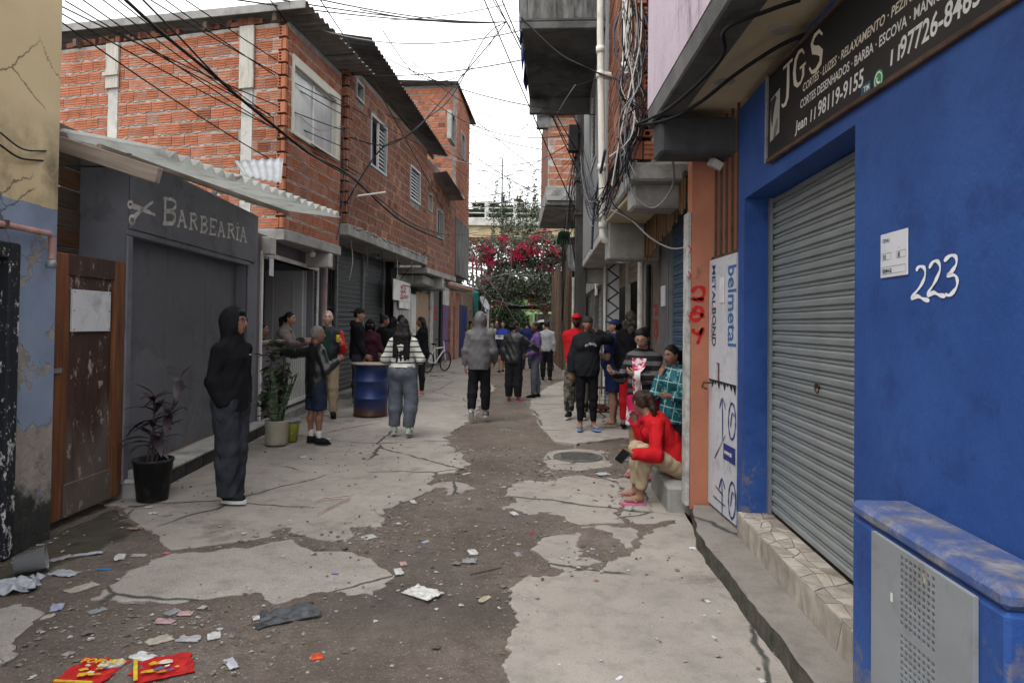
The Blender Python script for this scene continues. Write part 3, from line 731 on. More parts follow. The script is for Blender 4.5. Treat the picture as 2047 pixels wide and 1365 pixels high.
# hand painted lettering
def P2(px, py): return FB.px(px, py, -.03)
def stroke_px(pl, w, close=False): return [P2(*q) for q in pl], w, close
sg = MB()
def zb(px, py): return (180+px*360/2047, 380+py*240/1365)      # from the enlarged view
def S(pts, w=.022, close=False):
    sg.ribbon([P2(*zb(*q)) for q in pts], [x*1.6 for x in w] if isinstance(w, list) else w*1.55, -.0305, 0, close)
W = .022
S([(855,105),(850,380)], .03); S([(845,100),(930,105),(975,140),(975,190),(940,228),(860,238)]); S([(860,240),(930,245),(965,280),(965,340),(935,380),(835,380)], .028); S([(835,98),(870,98)]); S([(828,384),(868,388)])
def letA(x, y0, y1, w):   # x centre
    S([(x-w*.45, y1), (x, y0)], .02); S([(x, y0), (x+w*.45, y1+w*.1)], .026); S([(x-w*.28, lerp(y0, y1, .62)), (x+w*.3, lerp(y0, y1, .66))], .016); S([(x-w*.62, y1-1), (x-w*.3, y1+4)], .016); S([(x+w*.25, y1+8), (x+w*.65, y1+14)], .016); S([(x-w*.2, y0-2), (x+w*.15, y0+3)], .014)
def letR(x, y0, y1, w, leg=True):
    S([(x, y0), (x-4, y1)], .026); S([(x-6, y0), (x+w*.55, y0+8), (x+w*.8, lerp(y0, y1, .25)), (x+w*.5, lerp(y0, y1, .48)), (x, lerp(y0, y1, .46))], .018); S([(x-w*.3, y1), (x+w*.2, y1+6)], .016); S([(x-w*.22, y0-3), (x, y0)], .016)
    if leg: S([(x+w*.35, lerp(y0, y1, .5)), (x+w*.85, y1+14)], .024)
    else: S([(x, lerp(y0, y1, .48)), (x+w*.62, lerp(y0, y1, .55)), (x+w*.82, lerp(y0, y1, .76)), (x+w*.5, y1+6), (x-6, y1)], .02)
letA(1045, 240, 410, 90); letR(1150, 268, 440, 80); letR(1272, 305, 476, 74, False)
S([(1375,330),(1370,498)], .026); S([(1360,328),(1438,344),(1438,372)], .016); S([(1372,412),(1412,420)], .015); S([(1412,400),(1412,440)], .012); S([(1352,500),(1428,508),(1432,470)], .016)
letA(1492, 368, 520, 70); letR(1580, 386, 536, 70)
S([(1680,425),(1672,560)], .026); S([(1660,422),(1700,430)], .014); S([(1655,560),(1695,568)], .014); S([(1680,372),(1678,390)], .026)
letA(1742, 430, 578, 64)
# scissors
def ring(cx, cy, rx, ry, w=.018): S([(cx+rx*math.cos(a*PI/7), cy+ry*math.sin(a*PI/7)) for a in range(14)], w, True)
ring(458, 165, 26, 34); ring(478, 340, 30, 46)
S([(480,180),(600,222),(740,285)], [.03,.03,.014]); S([(500,310),(580,235),(715,135)], [.034,.022,.016]); S([(455,372),(480,394),(500,380)], .014)
b.mb('lettering', sg, mat('faded_white_paint', (.60,.59,.56), .8, .35, 14, 0), None, None)
# lamp on the sign
lu, lz = FB.px(432, 382, -.06)
lm = b.mb('wall_lamp', MB().lathe([(0, .0), (.06, .0), (.065, .02), (.04, .035), (.025, .05)], 16, M=TR(lu, -.029, lz) @ Matrix.Rotation(PI/2, 4, 'X')), MAT_WHITE)
b.mb('bulb', MB().ell((lu+.07, -.1, lz-.0), (.055, .032, .032), 12, 8), mat('frosted_bulb', (.75,.75,.74), .25, .05, 3, 0), lm)
b.mb('socket', MB().tube([(lu, -.07, lz), (lu+.035, -.1, lz)], .022, 8), MAT_WHITE, lm)
# translucent corrugated awning
t = NT('translucent_sheet'); c = t.mix(t.ramp(t.noise(3, 7, .7, t.mapv((1, 1, 1))), [(.48, 0), (.72, .6)]), (.72,.73,.71), (.36,.33,.28))
t.fin(c, .45, t.bump(t.noise(10, 3), .1)); t.b.inputs['Transmission Weight'].default_value = .0
tr = t.n('BsdfTranslucent'); t.l(c, tr.inputs[0]); ms = t.n('MixShader'); ms.inputs[0].default_value = .65
t.l(t.b.outputs[0], ms.inputs[1]); t.l(tr.outputs[0], ms.inputs[2]); t.l(ms.outputs[0], t.t.nodes['Material Output'].inputs[0])
MAT_TRANS = t.m
A = gpt(318, 300, 3.02); Bf = gpt(682, 430, 2.98)
C = dpt(118, 262, 5.75); Dd = dpt(516, 409, 9.9)
b2 = b
aw = link('awning', None, b.t)
sheets(b, aw, C, Dd, A, Bf, 3, .177, .034, MAT_TRANS, over=.06, nt=4, sub=8)
Mi = FB.M.inverted()
def beam(b, nm, p, q, w, h, m, parent=None):
    p, q = Mi_(b) @ Vector(p), Mi_(b) @ Vector(q); d = q-p; M = Matrix.Translation(p) @ d.to_track_quat('X', 'Z').to_matrix().to_4x4()
    return part(nm, MB().cbox(0, d.length, -w/2, w/2, -h/2, h/2, .006), m, parent or b.t, M)
def Mi_(b): return b.fr.M.inverted()
MAT_WOOD_PALE = mat('pale_timber', (.27,.225,.19), .85, .3, 3, .4, 25, stretch=(.5,6,6))
beam(b, 'rafter', gpt(110, 285, 3.10)+Vector((0,0,0)), gpt(318, 352, 2.80), .07, .13, MAT_WOOD_PALE, aw)
beam(b, 'purlin', A.lerp(C, .6)+Vector((0,0,-.07)), Bf.lerp(Dd, .6)+Vector((0,0,-.07)), .04, .05, MAT_WOOD_PALE, aw)
gv = mat('galvanised', (.30,.31,.32), .5, .2, 4, .1, 30, metal=.2, dirt=.3)
P0 = dpt(468, 322, 9.3); P1 = dpt(566, 316, 9.7)
link('roofing_sheet', sheet_patch(*[Mi @ q for q in (P0, P1, dpt(490, 352, 8.9), dpt(562, 366, 9.0))], .1, .012).mesh('roofing_sheet', gv), aw)

# ================================================================== brick house above the barber shop
CORN = Vector((-3.52, 10.4, 0)); LEFT = Vector((-8.2, 11.75, 0)); FAR = Vector((-3.24, 12.72, 0))
FF = Fr(LEFT, CORN); FS = Fr(CORN, FAR); ZS, ZT = 3.03, 6.27
b = Build('brick_house', 'raw hollow brick house with white framed window standing behind barber shop awning', 'house', FF)
W2 = FF.M.inverted() @ FS.M
wf = b.box('front_wall', 0, FF.len-.14, .0105, .14, ZS, ZT-.05, MAT_MORTAR)
wu0, wu1 = FS.px(585, 180)[0], FS.px(676, 262)[0]
wz1 = (FS.px(585, 98)[1]+FS.px(676, 205)[1])/2; wz0 = (FS.px(583, 262)[1]+FS.px(673, 322)[1])/2
wh = (wu0, wu1, wz0, wz1)
ws = part('street_wall', wall_mb(MB(), .142, FS.len, .008, .14, ZS, ZT, [wh]), MAT_MORTAR, b.t, W2)
cs = .197
posts = [(FF.px(226, 200)[0], .20), (FF.px(494, 200)[0], .20)]
ph = [(u-w/2-.01, u+w/2+.01, 0, 9) for u, w in posts]
lay(b, FF, wf, FF.px(95, 250)[0], FF.len-.0, ZS+.02, ZT, ph+[(FF.len-.14, FF.len, ZS+.02+cs*k-.01, ZS+.02+cs*k+.18) for k in range(1, 16, 2)], MAT_BRICK, cs, seed=3)
hollow_col(b, FF, wf, FF.len-.14, ZS+.02, ZT, MAT_BRICK, cs, 1)
lay(b, FS, ws, .0, FS.len, ZS+.02, ZT, [wh]+[(0, .14, ZS+.02+cs*k-.01, ZS+.02+cs*k+.18) for k in range(0, 16, 2)], MAT_BRICK, cs, seed=4)
hollow_col(b, FS, ws, .0, ZS+.02, ZT, MAT_BRICK, cs, 0)
finish_bricks(b); lumps(b, FF, wf, FF.px(95,250)[0], FF.len-.2, ZS+.02, ZT-.1, ph, 5, cs); lumps(b, FS, ws, .2, FS.len, ZS+.02, ZT-.1, [wh], 6, cs)
for u, w in posts:
    po = b.box('concrete_post', u-w/2, u+w/2, -.006, .013, ZS, ZT-.1, MAT_CONC_L, wf)
MAT_BOARDW = mat('greyed_form_board', (.40,.385,.34), .85, .25, 3, .4, 30, stretch=(6,1,.6), dirt=.4, dcol=(.14,.12,.10), dscale=3)
for (u, w), (ya, yb), (xa) in zip(posts, ((56, 178), (50, 178)), (226, 497)):
    z1, z0 = FF.px(xa, ya)[1], FF.px(xa, yb)[1]; bd = b.box('form_board', u-w/2-.03, u+w/2+.03, -.045, -.008, z0, min(z1, ZT-.06), MAT_BOARDW, wf, .005)
u, w = posts[0]; zz = FF.px(226, 150)[1]; b.box('cleat', u-w/2-.06, u+w/2+.05, -.075, -.047, zz-.03, zz+.03, MAT_BOARDW, wf)
# window
MAT_CREAM = mat('cream_frame', (.52,.50,.43), .5, .08, 3, .1, 30, dirt=.25, dcol=(.3,.27,.2), dscale=3)
wi = part('window', MB().box(wu0+.03, wu1-.03, .10, .11, wz0+.03, wz1-.03), MAT_DARK, b.t, W2)
fm = MB(); fm.cbox(wu0-.03, wu0+.02, -.03, .10, wz0-.03, wz1+.03, .006); fm.cbox(wu1-.16, wu1+.03, -.03, .10, wz0-.03, wz1+.03, .006); fm.cbox(wu0+.021, wu1-.161, -.03, .10, wz1-.13, wz1+.03, .006); fm.cbox(wu0+.021, wu1-.161, -.04, .10, wz0-.04, wz0+.03, .006)
part('frame', fm, MAT_CREAM, wi)
t = NT('frosted_pane'); c = t.ramp(t.noise(2.5, 6, .6, t.mapv((1,1,.5))), [(.3, (.24,.25,.26)), (.7, (.40,.41,.41))]); MAT_FROST = t.fin(c, .25, None, 0, .5)
um = (wu0+wu1-.14)/2
for a, c_ in ((wu0+.022, um), (um, wu1-.162)):
    pn = part('pane', MB().box(a+.03, c_-.03, .05, .06, wz0+.06, wz1-.16), MAT_FROST, wi)
    sf = MB(); sf.box(a, a+.03, .035, .07, wz0+.031, wz1-.131); sf.box(c_-.03, c_-.001, .035, .07, wz0+.031, wz1-.131); sf.box(a+.03, c_-.03, .035, .07, wz0+.031, wz0+.06); sf.box(a+.03, c_-.03, .035, .07, wz1-.16, wz1-.131); part('sash', sf, MAT_WHITE, wi)
# roof
MAT_ROOF = mat('fibre_cement', (.25,.245,.235), .9, .2, 2, .3, 40, dirt=.4, dcol=(.09,.085,.08), dscale=1.6)
rf = link('roof', None, b.t)
EA, EB = dpt(612, 3, 10.15), dpt(750, 150, 13.0); RC = dpt(30, 62, 11.75); RD = Vector((RC.x, 14.6, RC.z-.05))
sheets(b, rf, RC, RD, EA, EB, 3, .18, .026, MAT_ROOF, nt=2, sub=8)
for xa in (160, 418, 556):
    u, z = FF.px(xa, 40); u = FF.px(xa, 45)[0]; b.box('rafter', u-.035, u+.035, -.10, .5, ZT-.06, ZT+.06, MAT_WOOD_OLD, rf)
beam(b, 'verge_sheet', RC+Vector((0,-.03,-.05)), EA+Vector((0,-.03,-.05)), .02, .13, MAT_ROOF, rf)
# broken last course under the roof
mb = MB()
for i in range(60):
    u = rng.uniform(FF.px(120, 100)[0], FF.len-.2); mb.box(u, u+rng.uniform(.06,.14), .02, .12, ZT-.02, ZT+rng.uniform(.02,.10))
b.mb('mortar_rubble', mb, MAT_BRICK_OLD, wf, None, 'stuff')
# overhanging slab and its brackets
MAT_PURP = mat('mauve_plaster', (.135,.115,.135), .85, .15, 1.5, .2, 30, dirt=.25, dcol=(.06,.055,.06), dscale=2)
sl_ = part('floor_slab', MB().cbox(-.0, FS.len+.02, -.03, 3.0, ZS-.17, ZS-.002, .01), MAT_CONC, b.t, W2)
for xa, ya in ((545, 470), (660, 500)):
    u = FS.px(xa, ya)[0]; part('bracket', MB().cbox(u-.09, u+.09, -.02, .55, ZS-.43, ZS-.172, .012), MAT_CONC_L, b.t, W2)

# ================================================================== ground floor of the brick house: purple porch with white gate
FG = Fr((-3.70, 9.80), (-3.74, 13.5))
b = Build('purple_porch', 'purple porch with white door frame, half wall and barred white gate under the slab', 'porch', FG)
go0, go1 = FG.px(523, 560)[0], FG.px(633, 560)[0]; gz = (FG.px(523, 517)[1]+FG.px(633, 537)[1])/2
b.wall('wall', 0, FG.len, .0, .14, .0, 2.9, [(go0, go1, .15, gz)], MAT_PURP)
b.box('threshold', 0, FG.len, -.12, -.002, -.02, .16, MAT_CONC, None, .012)
fm = MB(); fm.cbox(go0-.07, go0, -.03, .15, .16, gz+.07, .008); fm.cbox(go1, go1+.07, -.03, .15, .16, gz+.07, .008); fm.cbox(go0+.001, go1-.001, -.03, .15, gz, gz+.07, .008)
b.mb('door_frame', fm, MAT_WHITE)
hw = FG.px(574, 760)[0]; zr = (FG.px(556, 676)[1]+FG.px(600, 682)[1])/2
b.box('half_wall', go0+.003, hw, .02, .12, .16, zr-.03, MAT_PURP); b.box('rail_cap', go0+.002, go1-.002, -.02, .15, zr-.028, zr+.012, MAT_WOOD_PALE, None, .008)
gt = b.box('gate', hw+.01, hw+.05, .05, .09, .2, zr-.03, MAT_WHITE); g1 = FG.px(620, 780)[0]
b.box('gate_rail', hw+.05, g1, .05, .09, .2, .26, MAT_WHITE, gt); b.box('gate_rail', hw+.05, g1, .05, .09, zr-.09, zr-.03, MAT_WHITE, gt); b.box('gate_post', g1, g1+.04, .05, .09, .2, zr-.03, MAT_WHITE, gt)
me = MB().box(-.011, .011, -.011, .011, .26, zr-.09).mesh('bar', MAT_WHITE)
for k in range(1, 11): link('bar', me, gt, TR(lerp(hw+.05, g1, k/11), .07, 0))
b.box('back_wall', -.5, FG.len, 1.7, 1.8, 0, 2.9, mat('porch_back', (.10,.10,.105), .8, .15, 2, 0)); b.box('ceiling', -.5, FG.len, .15, 1.69, 2.78, 2.88, MAT_CONC); b.box('floor', 0, FG.len, .15, 1.69, .0, .15, MAT_CONC)
FI = Fr((-5.3, 12.85), (-3.76, 12.85)); TI = FG.M.inverted() @ FI.M; MAT_DOORW = mat('grey_white_door', (.40,.41,.43), .5, .08, 3, .1, 30)
part('inner_wall', MB().box(0, FI.len, 0, .1, 0, 2.9), mat('inner_wall_paint', (.16,.165,.18), .8, .15, 2, 0), b.t, TI)
d0, d1 = FI.px(531, 600)[0], FI.px(613, 600)[0]; dz = FI.px(570, 541)[1]
dr = part('door', MB().cbox(d0, d1, -.05, -.002, .16, dz, .006), MAT_DOORW, b.t, TI)
for z0, z1 in ((.35, 1.0), (1.15, dz-.15)):
    fm = MB(); u0, u1 = lerp(d0, d1, .16), lerp(d0, d1, .72)
    for q in ((u0, u0+.05, z0, z1), (u1-.05, u1, z0, z1), (u0+.051, u1-.051, z0, z0+.05), (u0+.051, u1-.051, z1-.05, z1)): fm.cbox(q[0], q[1], -.072, -.051, q[2], q[3], .010)
    part('moulding', fm, MAT_DOORW, dr)
fm = MB(); fm.cbox(d1-.07, d1-.045, -.08, -.051, .16, dz, .006); part('door_edge', fm, MAT_WHITE, dr)
nu, nz = FG.px(543, 532, -.04); b.box('paper_notice', nu-.10, nu+.09, -.042, -.036, nz-.15, nz+.12, mat('paper', (.55,.56,.58), .8, .05, 3, 0), None)
nu, nz = FG.px(528, 504, -.01); nt_ = b.box('house_number_plate', nu-.12, nu+.16, -.02, -.001, nz-.09, nz+.09, mat('number_plate', (.30,.24,.20), .7, .2, 5, .1))
lu = FG.px(596, 487, -.0)[0]; 
b.mb('bulb_holder', MB().lathe([(0, -.12), (.04, -.12), (.06, -.05), (.03, -.04), (.03, .0)], 12, (lu, -.25, ZS-.17)), MAT_WHITE)
pu = FG.px(646, 600, -.06)[0]
b.mb('drain_pipe', MB().tube([(pu, -.08, .05), (pu+.02, -.08, 2.7)], .055, 10), mat('pink_pipe', (.36,.27,.27), .6, .2, 4, .1))

# iron grille and roll shutters beyond
FSH = Fr((-3.70, 13.5), (-3.30, 19.3))
b = Build('shutter_shop', 'shop front with two dark grey roll shutters under the long concrete balcony slab', 'shop', FSH)
us0, us1 = FSH.px(677, 640)[0], FSH.px(769, 640)[0]; zsh = (FSH.px(690, 462)[1]+FSH.px(765, 520)[1])/2
b.wall('wall', 0, FSH.len, .06, .2, 0, 3.4, [(us0, us1, .15, zsh), (.02, us0-.1, .3, 2.7)], MAT_CONC_D)
b.box('step', us0-.1, us1+.1, -.25, .05, -.02, .14, MAT_CONC, None, .015)
MAT_SHG = shutter_mat('dark_grey_shutter', (.095, .105, .11))
um = (us0+us1)/2
for a, c_ in ((us0, um-.03), (um+.03, us1)):
    sh = b.box('roll_shutter', a, c_, .12, .14, .15, zsh, MAT_DARK); shutter(b, sh, a, c_, .08, .15, zsh, .105, MAT_SHG)
for u in (us0-.05, um, us1+.05): b.box('shutter_rail', u-.028, u+.028, .02, .10, .14, zsh, MAT_STEEL, None, .006)
b.box('shutter_box', us0-.1, us1+.1, -.15, .05, zsh+.003, 3.3, MAT_CONC_D, None, .01)
gr = b.box('iron_grille', .02, us0-.1, .075, .10, 1.9, 1.95, MAT_BLACK)
me = MB().box(-.012, .012, .07, .09, .3, 2.7).mesh('bar', MAT_BLACK)
for k in range(5): link('bar', me, gr, TR(lerp(.06, us0-.14, k/4), 0, 0))
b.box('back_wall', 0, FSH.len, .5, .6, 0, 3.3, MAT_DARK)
bu = FSH.px(778, 600)[0]; b.box('black_pillar', us1+.12, bu+.35, -.12, .05, 0, 3.35, MAT_BLACK, None, .01)
for xa, ya in ((748, 505), (790, 525)):
    u, z = FSH.px(xa, ya, -.2); fl = b.box('floodlight', u-.13, u+.13, -.30, -.20, z-.14, z+.14, MAT_STEEL, None, .01); b.box('lens', u-.10, u+.10, -.306, -.301, z-.11, z+.11, MAT_GLASS, fl)

# ================================================================== second brick house over the shutters
H2A, H2B = Vector((-3.14, 12.78, 0)), Vector((-2.46, 19.3, 0)); F2 = Fr(H2A, H2B); Z2, Z2T = 3.47, 6.55
b = Build('brick_house', 'long raw brick house with dark corrugated eave and a louvred window standing open', 'house', F2)
def wrect(F, q):   # q: four photo corners tl,tr,br,bl
    a = [F.px(*p) for p in q]; return ((a[0][0]+a[3][0])/2, (a[1][0]+a[2][0])/2, (a[2][1]+a[3][1])/2, (a[0][1]+a[1][1])/2)
w1 = wrect(F2, ((741,226),(773,255),(772,352),(740,333))); w2 = wrect(F2, ((820,326),(840,348),(839,410),(819,398))); w3 = wrect(F2, ((710,160),(727,168),(727,210),(712,196)))
hs_ = [w1, w2, w3]
wl2 = b.wall('street_wall', .142, F2.len, .0105, .14, Z2, Z2T, hs_, MAT_MORTAR_D); FN2 = Fr(H2A+Vector((-1.5, .35, 0)), H2A)
lay(b, F2, wl2, 0, F2.len, Z2+.02, Z2T, hs_+[(0, .14, Z2+.02+.2*k-.01, Z2+.02+.2*k+.18) for k in range(0, 16, 2)], MAT_BRICK_OLD, .2, seed=8)
hollow_col(b, F2, wl2, 0, Z2+.02, Z2T, MAT_BRICK_OLD, .2, 0)
toL = F2.M.inverted() @ FN2.M
nw = part('near_wall', MB().box(0, FN2.len-.142, .0105, .14, Z2, Z2T), MAT_MORTAR_D, b.t, toL)
lay(b, FN2, nw, FN2.len-.7, FN2.len, Z2+.02, Z2T, [(FN2.len-.14, FN2.len, Z2+.02+.2*k-.01, Z2+.02+.2*k+.18) for k in range(1, 16, 2)], MAT_BRICK_OLD, .2, seed=9)
hollow_col(b, FN2, nw, FN2.len-.14, Z2+.02, Z2T, MAT_BRICK_OLD, .2, 1)
finish_bricks(b)
MAT_LOUV = mat('white_louvre', (.33,.34,.345), .5, .1, 3, 0)
def casement(b, w, open_=False, louv=True, m=MAT_STEEL, bars=0):
    wi = b.box('window', w[0]+.02, w[1]-.02, .12, .13, w[2]+.02, w[3]-.02, MAT_DARK if open_ else MAT_GLASS)
    fm = MB(); fm.box(w[0], w[0]+.05, -.02, .12, w[2], w[3]); fm.box(w[1]-.05, w[1], -.02, .12, w[2], w[3]); fm.box(w[0]+.05, w[1]-.05, -.02, .12, w[2], w[2]+.05); fm.box(w[0]+.05, w[1]-.05, -.02, .12, w[3]-.05, w[3]); b.mb('frame', fm, MAT_CONC if not louv else MAT_LOUV, wi)
    if louv:
        a = lerp(w[0], w[1], .52) if open_ else w[0]+.06; c_ = w[1]-.06; sm = MB().box(0, c_-a, 0, .012, 0, .06).mesh('louvre', m); k = int((w[3]-w[2]-.12)/.085)
        for i in range(k): link('louvre', sm, wi, TR(a, .02, w[2]+.06+i*.085) @ Matrix.Rotation(-.5, 4, 'X'))
        b.box('mullion', a-.03, a, .0, .05, w[2]+.05, w[3]-.05, MAT_WHITE, wi)
    if bars:
        sm = MB().box(-.012, .012, -.012, .012, w[2], w[3]).mesh('bar', MAT_STEEL)
        for i in range(bars): link('bar', sm, wi, TR(lerp(w[0], w[1], (i+.5)/bars), .0, 0))
    return wi
wi = casement(b, w1, True, True, MAT_LOUV); casement(b, w2, False, True, MAT_LOUV); casement(b, w3, True, False)
cu = MB(); 
for i in range(5): cu.tube([(w1[0]+.1+i*.06, .07, w1[2]+.05), (w1[0]+.14+i*.04, .07, lerp(w1[2], w1[3], .5))], .03, 6)
b.mb('curtain', cu, mat('curtain_cloth', (.12,.11,.13), .9, .2, 5, 0), wi)
sl2 = b.box('balcony_slab', -.02, F2.len, -.05, 1.0, Z2-.22, Z2-.002, MAT_CONC, None, .015)
me = MB()
for i in range(70):
    u = rng.uniform(0, F2.len); me.ell((u, -.05, Z2-.02+rng.uniform(-.02,.02)), (rng.uniform(.03,.1), .03, .025), 6, 4)
b.mb('mortar_lumps', me, MAT_CONC, sl2, None, 'stuff')
rf = link('roof', None, b.t); MAT_ROOFD = mat('sooty_fibre_cement', (.095,.09,.087), .9, .35, 1.5, .3, 40, dirt=.4, dcol=(.03,.03,.03))
EA, EB = dpt(742, 76, 12.7), dpt(896, 312, 20.2)
sheets(b, rf, EA+Vector((-2.6, .1, .35)), EB+Vector((-2.6, .1, .35)), EA, EB, 7, .18, .026, MAT_ROOFD, nt=2, sub=6)
beam(b, 'rafter', EA+Vector((-.5, .3, -.05)), EB+Vector((-.45, 0, -.06)), .06, .10, MAT_WOOD_OLD, rf)
lu = F2.px(725, 380, -.15); b.mb('tube_lamp', MB().tube([(F2.px(694,380,-.1)[0], -.30, F2.px(694,380,-.3)[1]), (F2.px(694,380,-.1)[0]+.9, -.55, F2.px(755,378,-.5)[1])], .018, 8), MAT_PVC)

# ================================================================== further brick house with a small tin awning
H3A, H3B = Vector((-2.46, 19.32, 0)), Vector((-1.98, 23.4, 0)); F3 = Fr(H3A, H3B)
b = Build('brick_house', 'low sooty brick house with barred window beneath a small tin awning', 'house', F3)
w4 = wrect(F3, ((873,415),(887,426),(886,480),(872,474))); w5 = wrect(F3, ((856,385),(864,388),(864,425),(856,422)))
Z3, Z3T = 3.2, 6.3
wl3 = b.wall('street_wall', 0, F3.len, .008, .14, Z3, Z3T, [w4, w5], MAT_MORTAR_D); lay(b, F3, wl3, 0, F3.len, Z3+.02, Z3T, [w4, w5], MAT_BRICK_OLD, .2, seed=12); finish_bricks(b, 200)
casement(b, w4, False, False, bars=4); casement(b, w5, True, False)
b.box('floor_slab', -.01, F3.len, -.04, .9, Z3-.16, Z3-.002, MAT_CONC, None, .01); b.box('bracket', F3.len*.5, F3.len*.5+.2, -.03, 1.0, Z3-.5, Z3-.162, MAT_CONC)
aw = link('awning', None, b.t); sheets(b, aw, dpt(852, 348, 20.2), dpt(888, 402, 22.6), dpt(893, 342, 19.8), dpt(931, 400, 22.4), 2, .1, .014, MAT_ROOF, nt=2)
beam(b, 'strut', dpt(905, 362, 21), dpt(928, 398, 22.2), .04, .05, MAT_WHITE, aw)

# tall brick house behind
H4C = Vector((-1.98, 23.42, 0)); H4L = Vector((-5.2, 24.0, 0)); H4F = Vector((-1.74, 26.6, 0)); F4 = Fr(H4C, H4F); F4N = Fr(H4L, H4C)
b = Build('brick_house', 'tall narrow brick house with mouldy grey render low on its street wall', 'house', F4)
Z4T = dpt(905, 168, 23.4).z
w6 = wrect(F4, ((901,222),(911,235),(911,290),(901,282))); w7 = wrect(F4, ((921,262),(930,272),(930,322),(921,314)))
sw = b.wall('street_wall', 0, F4.len, .0105, .14, 3.3, Z4T, [w6, w7], MAT_MORTAR_D); lay(b, F4, sw, 0, F4.len, 5.2, Z4T, [w6, w7], MAT_BRICK, .2, seed=14)
toL = F4.M.inverted() @ F4N.M; nw = part('near_wall', MB().box(0, F4N.len-.142, .0105, .14, 3.3, Z4T), MAT_MORTAR_D, b.t, toL); b.box('floor_slab', 0, F4.len, .15, 2.5, 3.3, 3.45, MAT_CONC)
lay(b, F4N, nw, 0, F4N.len, 5.4, Z4T-.05, [(F4N.len-.14, F4N.len, 5.4+.2*k-.01, 5.4+.2*k+.18) for k in range(1, 30, 2)], MAT_BRICK, .2, seed=15)
hollow_col(b, F4N, nw, F4N.len-.14, 5.4, Z4T, MAT_BRICK, .2, 1); finish_bricks(b, 290)
casement(b, w6, False, False, bars=2); casement(b, w7, False, False, bars=2)
b.box('render_coat', -.02, F4.len, -.02, .012, 3.32, 5.3, mat('mouldy_render', (.13,.13,.125), .95, .5, 2.5, .5, 30, dirt=.6, dcol=(.025,.025,.025), dscale=2, stretch=(4,1,.5)), sw)
rf = link('roof', None, b.t); EA, EB = dpt(916, 163, 23.1), dpt(953, 250, 27.2)
sheets(b, rf, Vector((-5.3, 23.7, EA.z+.25)), Vector((-5.3, 27.2, EB.z+.25)), EA, EB, 3, .18, .026, MAT_ROOFD, nt=2)

# ================================================================== ground floors further along this side
FK = Fr((-3.10, 19.7), (-2.75, 27.0))
b = Build('row_of_shops', 'row of small shuttered fronts with white notice board and red painted number five', 'shop front', FK)
b.box('wall', 0, FK.len, .25, .4, 0, 3.15, MAT_CONC)
def pan(nm, x0, x1, y0, y1, n, dth, m, par=None, lab=None, bv=.006):
    a, c_ = FK.px(x0, (y0+y1)/2, n), FK.px(x1, (y0+y1)/2, n); z1, z0 = FK.px((x0+x1)/2, y0, n)[1], FK.px((x0+x1)/2, y1, n)[1]
    return b.box(nm, a[0], c_[0], n, n+dth, max(z0, .02), z1, m, par, bv, lab)
nb = pan('notice_board', 787, 821, 562, 602, -.15, .03, MAT_WHITE)
tx = MB()
def TXS(mb, F, n, pts, w): mb.ribbon([F.px(q[0], q[1], n) for q in pts], w, n)
for q in ([(801,570),(802,577),(805,571),(806,577)], [(809,571),(809,577),(811,577)], [(801,580),(803,586),(805,580),(806,586)], [(807,586),(808,580),(810,586)], [(811,580),(811,586)],
          [(803,589),(801,591),(801,596),(803,597),(804,593)], [(805,597),(805,590),(807,592),(805,594),(807,597)], [(808,597),(809,590),(810,597)], [(811,597),(811,590),(813,597),(813,590)], [(815,590),(815,597)]): TXS(tx, FK, -.156, q, .05)
b.mb('lettering', tx, MAT_REDPAINT, nb)
pan('panel', 799, 820, 603, 617, -.14, .03, MAT_WHITE, None, 'small blank white panel')
wg = pan('white_gate', 788, 822, 603, 735, -.05, .04, mat('grey_gate', (.34,.335,.34), .6, .15, 3, .1))
for k in range(7):
    x = 800+k*3; a, q = FK.px(x, 620, -.07), FK.px(x+2, 690, -.07); b.mb('bar', MB().tube([(a[0], -.065, a[1]), (q[0], -.065, q[1])], .022, 4), MAT_WHITE, wg)
cg = pan('corrugated_panel', 821, 832, 588, 720, -.02, .05, MAT_WHITE, None, 'pale ribbed panel')
pan('timber_panel', 833, 856, 585, 660, -.04, .05, mat('plywood', (.36,.27,.19), .8, .15, 3, .2, 20, stretch=(3,1,.5)), None, 'beige plywood panel'); pan('timber_panel', 833, 856, 662, 720, -.05, .05, MAT_CONC_D, None, 'grey lower panel')
pan('door', 866, 881, 580, 722, -.02, .05, mat('dim_door', (.12,.12,.12), .7, .2, 3, .1)); pan('post', 860, 866, 582, 724, -.08, .08, MAT_CONC_L); pan('post', 881, 885, 582, 724, -.10, .10, MAT_BLACK)
five = MB()
for q in ([(874,615),(868,616),(868,621),(873,622),(874,627),(868,629)], [(868,638),(876,638)], [(872,634),(872,642)]): TXS(five, FK, -.03, q, .06)
b.mb('lettering', five, MAT_REDPAINT)
pan('tile_panel', 885, 898, 574, 610, -.10, .08, MAT_CONC_L, None, 'pale tiled panel'); pan('purple_pillar', 885, 896, 610, 716, -.11, .08, mat('purple_paint', (.12,.07,.15), .7, .2, 3, .1), None, 'purple painted pillar')
b.box('canopy_beam', 0, 4.2, -.55, .24, 2.75, 3.0, MAT_CONC, None, .02)
